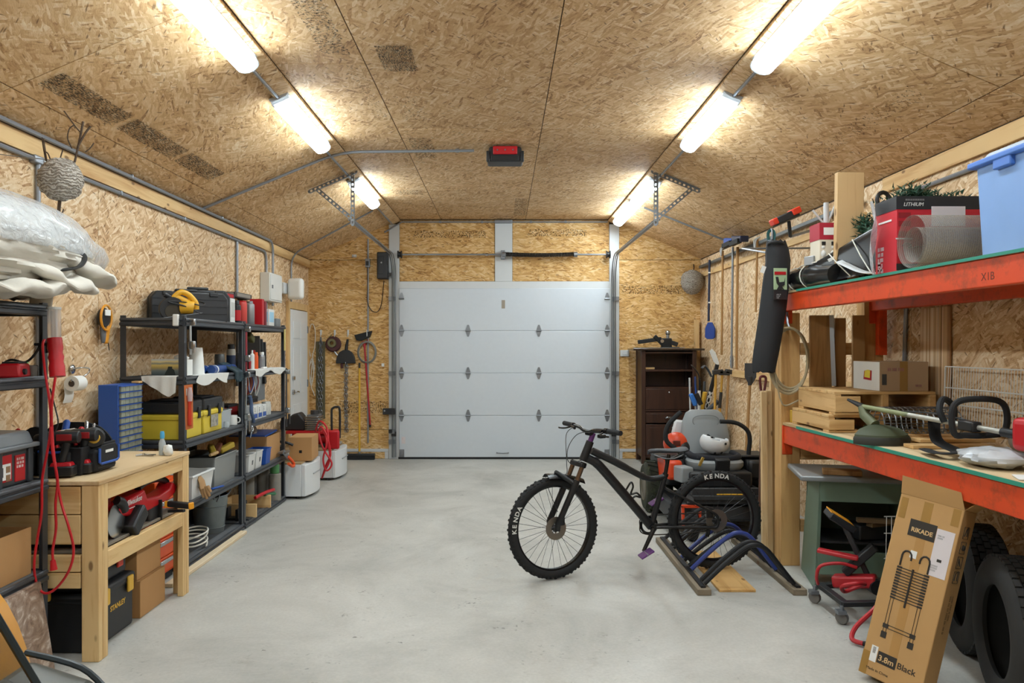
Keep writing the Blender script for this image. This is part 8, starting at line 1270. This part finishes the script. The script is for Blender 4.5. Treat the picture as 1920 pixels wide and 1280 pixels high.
MB().box((mx, 7.70, .55), (.5, .36, .34)).build('engine', MBK, t, bevel=.05); MB().cyl((mx, 7.70, .72), (mx, 7.70, .80), .13, n=24).build('engine_cap', m('soft_black'), t); MB().tube([(mx + .0 + .14 * cos(a), 6.72, .40 + .035 * sin(a)) for a in [PI + PI * i / 12 for i in range(13)]], .008, 6).build('chrome_badge', SILVER, t); MB().bx(mx - .28, mx + .28, 6.70, 7.5, .36, .50).build('seat_pan_box', MBK, t, bevel=.02)
# seat
sx0 = mx + .015
def sup(a, n_=3.2): c_, s_ = cos(a), sin(a); return (abs(c_) ** (2 / n_)) * (1 if c_ >= 0 else -1), (abs(s_) ** (2 / n_)) * (1 if s_ >= 0 else -1)
vs, fs = [], []; lay = [(.50, .235, .225), (.53, .255, .245), (.565, .255, .245), (.585, .235, .225), (.58, .15, .14)]
for z, rx_, ry_ in lay: vs += [V((sx0 + rx_ * sup(a)[0], 7.02 + ry_ * sup(a)[1], z)) for a in [2 * PI * j / 28 for j in range(28)]]
for i in range(len(lay) - 1): fs += [(i * 28 + j, i * 28 + (j + 1) % 28, (i + 1) * 28 + (j + 1) % 28, (i + 1) * 28 + j) for j in range(28)]
fs += [tuple(range(28)), tuple(range(len(lay) * 28 - 28, len(lay) * 28))]; MB().add(vs, fs).build('seat_cushion', SGR, t)
vs, fs = [], []; lay = [(.54, .215, .06), (.62, .235, .075), (.75, .235, .075), (.88, .215, .065), (.97, .175, .05), (1.0, .13, .03)]
for z, rx_, ry_ in lay: yo = 7.25 + (z - .54) * .22; vs += [V((sx0 + rx_ * sup(a)[0], yo + ry_ * sup(a, 2.4)[1], z)) for a in [2 * PI * j / 28 for j in range(28)]]
for i in range(len(lay) - 1): fs += [(i * 28 + j, i * 28 + (j + 1) % 28, (i + 1) * 28 + (j + 1) % 28, (i + 1) * 28 + j) for j in range(28)]
fs += [tuple(range(28)), tuple(range(len(lay) * 28 - 28, len(lay) * 28))]; br = MB().add(vs, fs).build('backrest', SGR, t); MB().tube([(sx0 + .125 * sup(a, 2.6)[0], 7.262, .90 + .055 * sup(a, 2.6)[1]) for a in [2 * PI * i / 24 for i in range(24)]], .004, 5, closed=True).build('piping', m('piping_grey', '#74797b', .5), br)
MB().box((sx0 + .02, 6.82, .555), (.13, .12, .12), RX(12)).build('seat_strap', MBK, t, bevel=.01); MB().box((sx0 - .175, 6.76, .585), (.025, .02, .085), RY(25)).build('key_tag', m('brass', '#b99a4a', .35, .7), t, bevel=.004)
# control levers
L1 = lambda u, v, Y=7.05: at(u, v, Y); MB().tube(bez([L1(1283, 855), L1(1268, 842), L1(1251, 828), L1(1248, 812), L1(1254, 795), L1(1266, 782), L1(1277, 772)], 5), .022, 10).build('control_lever', RUBBER, t); MB().tube(bez([L1(1403, 872), L1(1404, 845), L1(1406, 825), L1(1402, 808), L1(1388, 796), L1(1372, 791), L1(1350, 790)], 5), .020, 10).build('control_lever', RUBBER, t); MB().bar(L1(1403, 872), V((2.24, 7.05, .40)), .03, .03).build('lever_mount', MBK, t); MB().bar(L1(1283, 855), V((1.66, 7.05, .40)), .03, .03).build('lever_mount', MBK, t)
MB().bx(1.40, 1.66, 6.98, 7.3, .585, .61).build('control_console', MBK, t, bevel=.01); MB().bx(2.18, 2.46, 6.98, 7.3, .585, .61).build('control_console', MBK, t, bevel=.01); MB().box((1.62, 6.80, .47), (.12, .16, .14), RZ(15)).build('grey_bracket', SGR, t, bevel=.015); MB().bx(mx - .10, mx + .12, 6.47, 6.60, .345, .352).build('yellow_decal', m('latch_yellow'), t)
# things on the seat
t = thing('black_pad', 'black padded cushion on the mower seat under the white helmet', 'cushion', (sx0, 6.98, .588)); vs, fs = [], []
MB().tube(bez([(sx0 - .21, 7.10, .615), (sx0 - .19, 6.92, .605), (sx0 - .05, 6.84, .60), (sx0 + .10, 6.84, .60), (sx0 + .21, 6.93, .605), (sx0 + .20, 7.10, .615)], 6), .03, 10).build('rolled_edge', m('pad_black', '#1f2026', .9), t); MB().box((sx0, 6.99, .60), (.38, .26, .025)).build('pad', m('pad_black'), t, bevel=.01)
hc_ = V((sx0 + .01, 7.0, .725)); t = thing('white_helmet', 'white skate helmet lying upside down on the mower seat', 'helmet', tuple(hc_ - V((0, 0, .11)))); hb = MB().ball(hc_, (.135, .105, .112), 32, 24, rot=RY(10), f=lambda d: 1.0)
hb.f = [f_ for f_ in hb.f if sum((hb.v[i].z - hc_.z) - (.03 if hb.v[i].x > hc_.x - .06 else .075) for i in f_) / len(f_) < 0]; hs = hb.build('shell', m('helmet_white', '#d9dadb', .3), t); hs.modifiers.new('solid', 'SOLIDIFY').thickness = .014
for x, z in ((.075, -.0), (-.015, -.085), (.045, -.083)): y_ = -.105 * math.sqrt(max(.02, 1 - (x / .135) ** 2 - (z / .112) ** 2)); MB().lathe([(0, 0), (.011, 0), (.011, .006), (0, .006)], hc_ + V((x, y_ - .004, z)), (x * .6, y_ * 1.0, z * .8), 10).build('vent_hole', m('liner_black', '#17181a', .9), t)
MB().tube(bez([hc_ + V((-.085, -.03, .05)), hc_ + V((-.07, -.04, .075)), hc_ + V((-.045, -.03, .055)), hc_ + V((-.02, -.02, .05))], 4), .008, 6).build('chin_strap', m('liner_black'), t)
hc_ = at(1268, 832, 7.3); t = thing('orange_helmet', 'orange and black safety helmet hanging behind the mower lever', 'helmet', tuple(hc_)); MB().ball(hc_, (.125, .11, .115), 26, 18).build('shell', MOR, t); MB().ball(hc_ + V((.045, -.035, -.035)), (.085, .085, .085), 18, 12).build('visor', MBK, t); MB().box(hc_ + V((-.02, -.108, .02)), (.07, .012, .05)).build('emblem', m('emblem_dark', '#6b2a1c', .5), t, bevel=.004); MB().box(hc_ + V((.0, -.105, -.035)), (.05, .012, .03)).build('white_patch', PAPER, t); MB().bar(hc_ + V((0, .05, -.08)), V((hc_.x + .02, 7.3, .61)), .05, .04).build('support', MBK, t)
t = thing('white_hood', 'white plastic cover leaning behind the orange helmet', 'cover', tuple(at(1272, 812, 7.45))); c_ = at(1272, 803, 7.48); MB().box(c_, (.13, .06, .17), RY(8), top=(.75, .8)).build('shell', m('helmet_white'), t, bevel=.02); MB().bar(c_ + V((0, 0, -.07)), V((c_.x + .03, 7.48, .60)), .06, .03).build('stem', MBK, t); MB().box(c_ + V((.03, -.032, -.04)), (.03, .006, .06), RY(25)).build('stripe', m('navy_pole'), t)
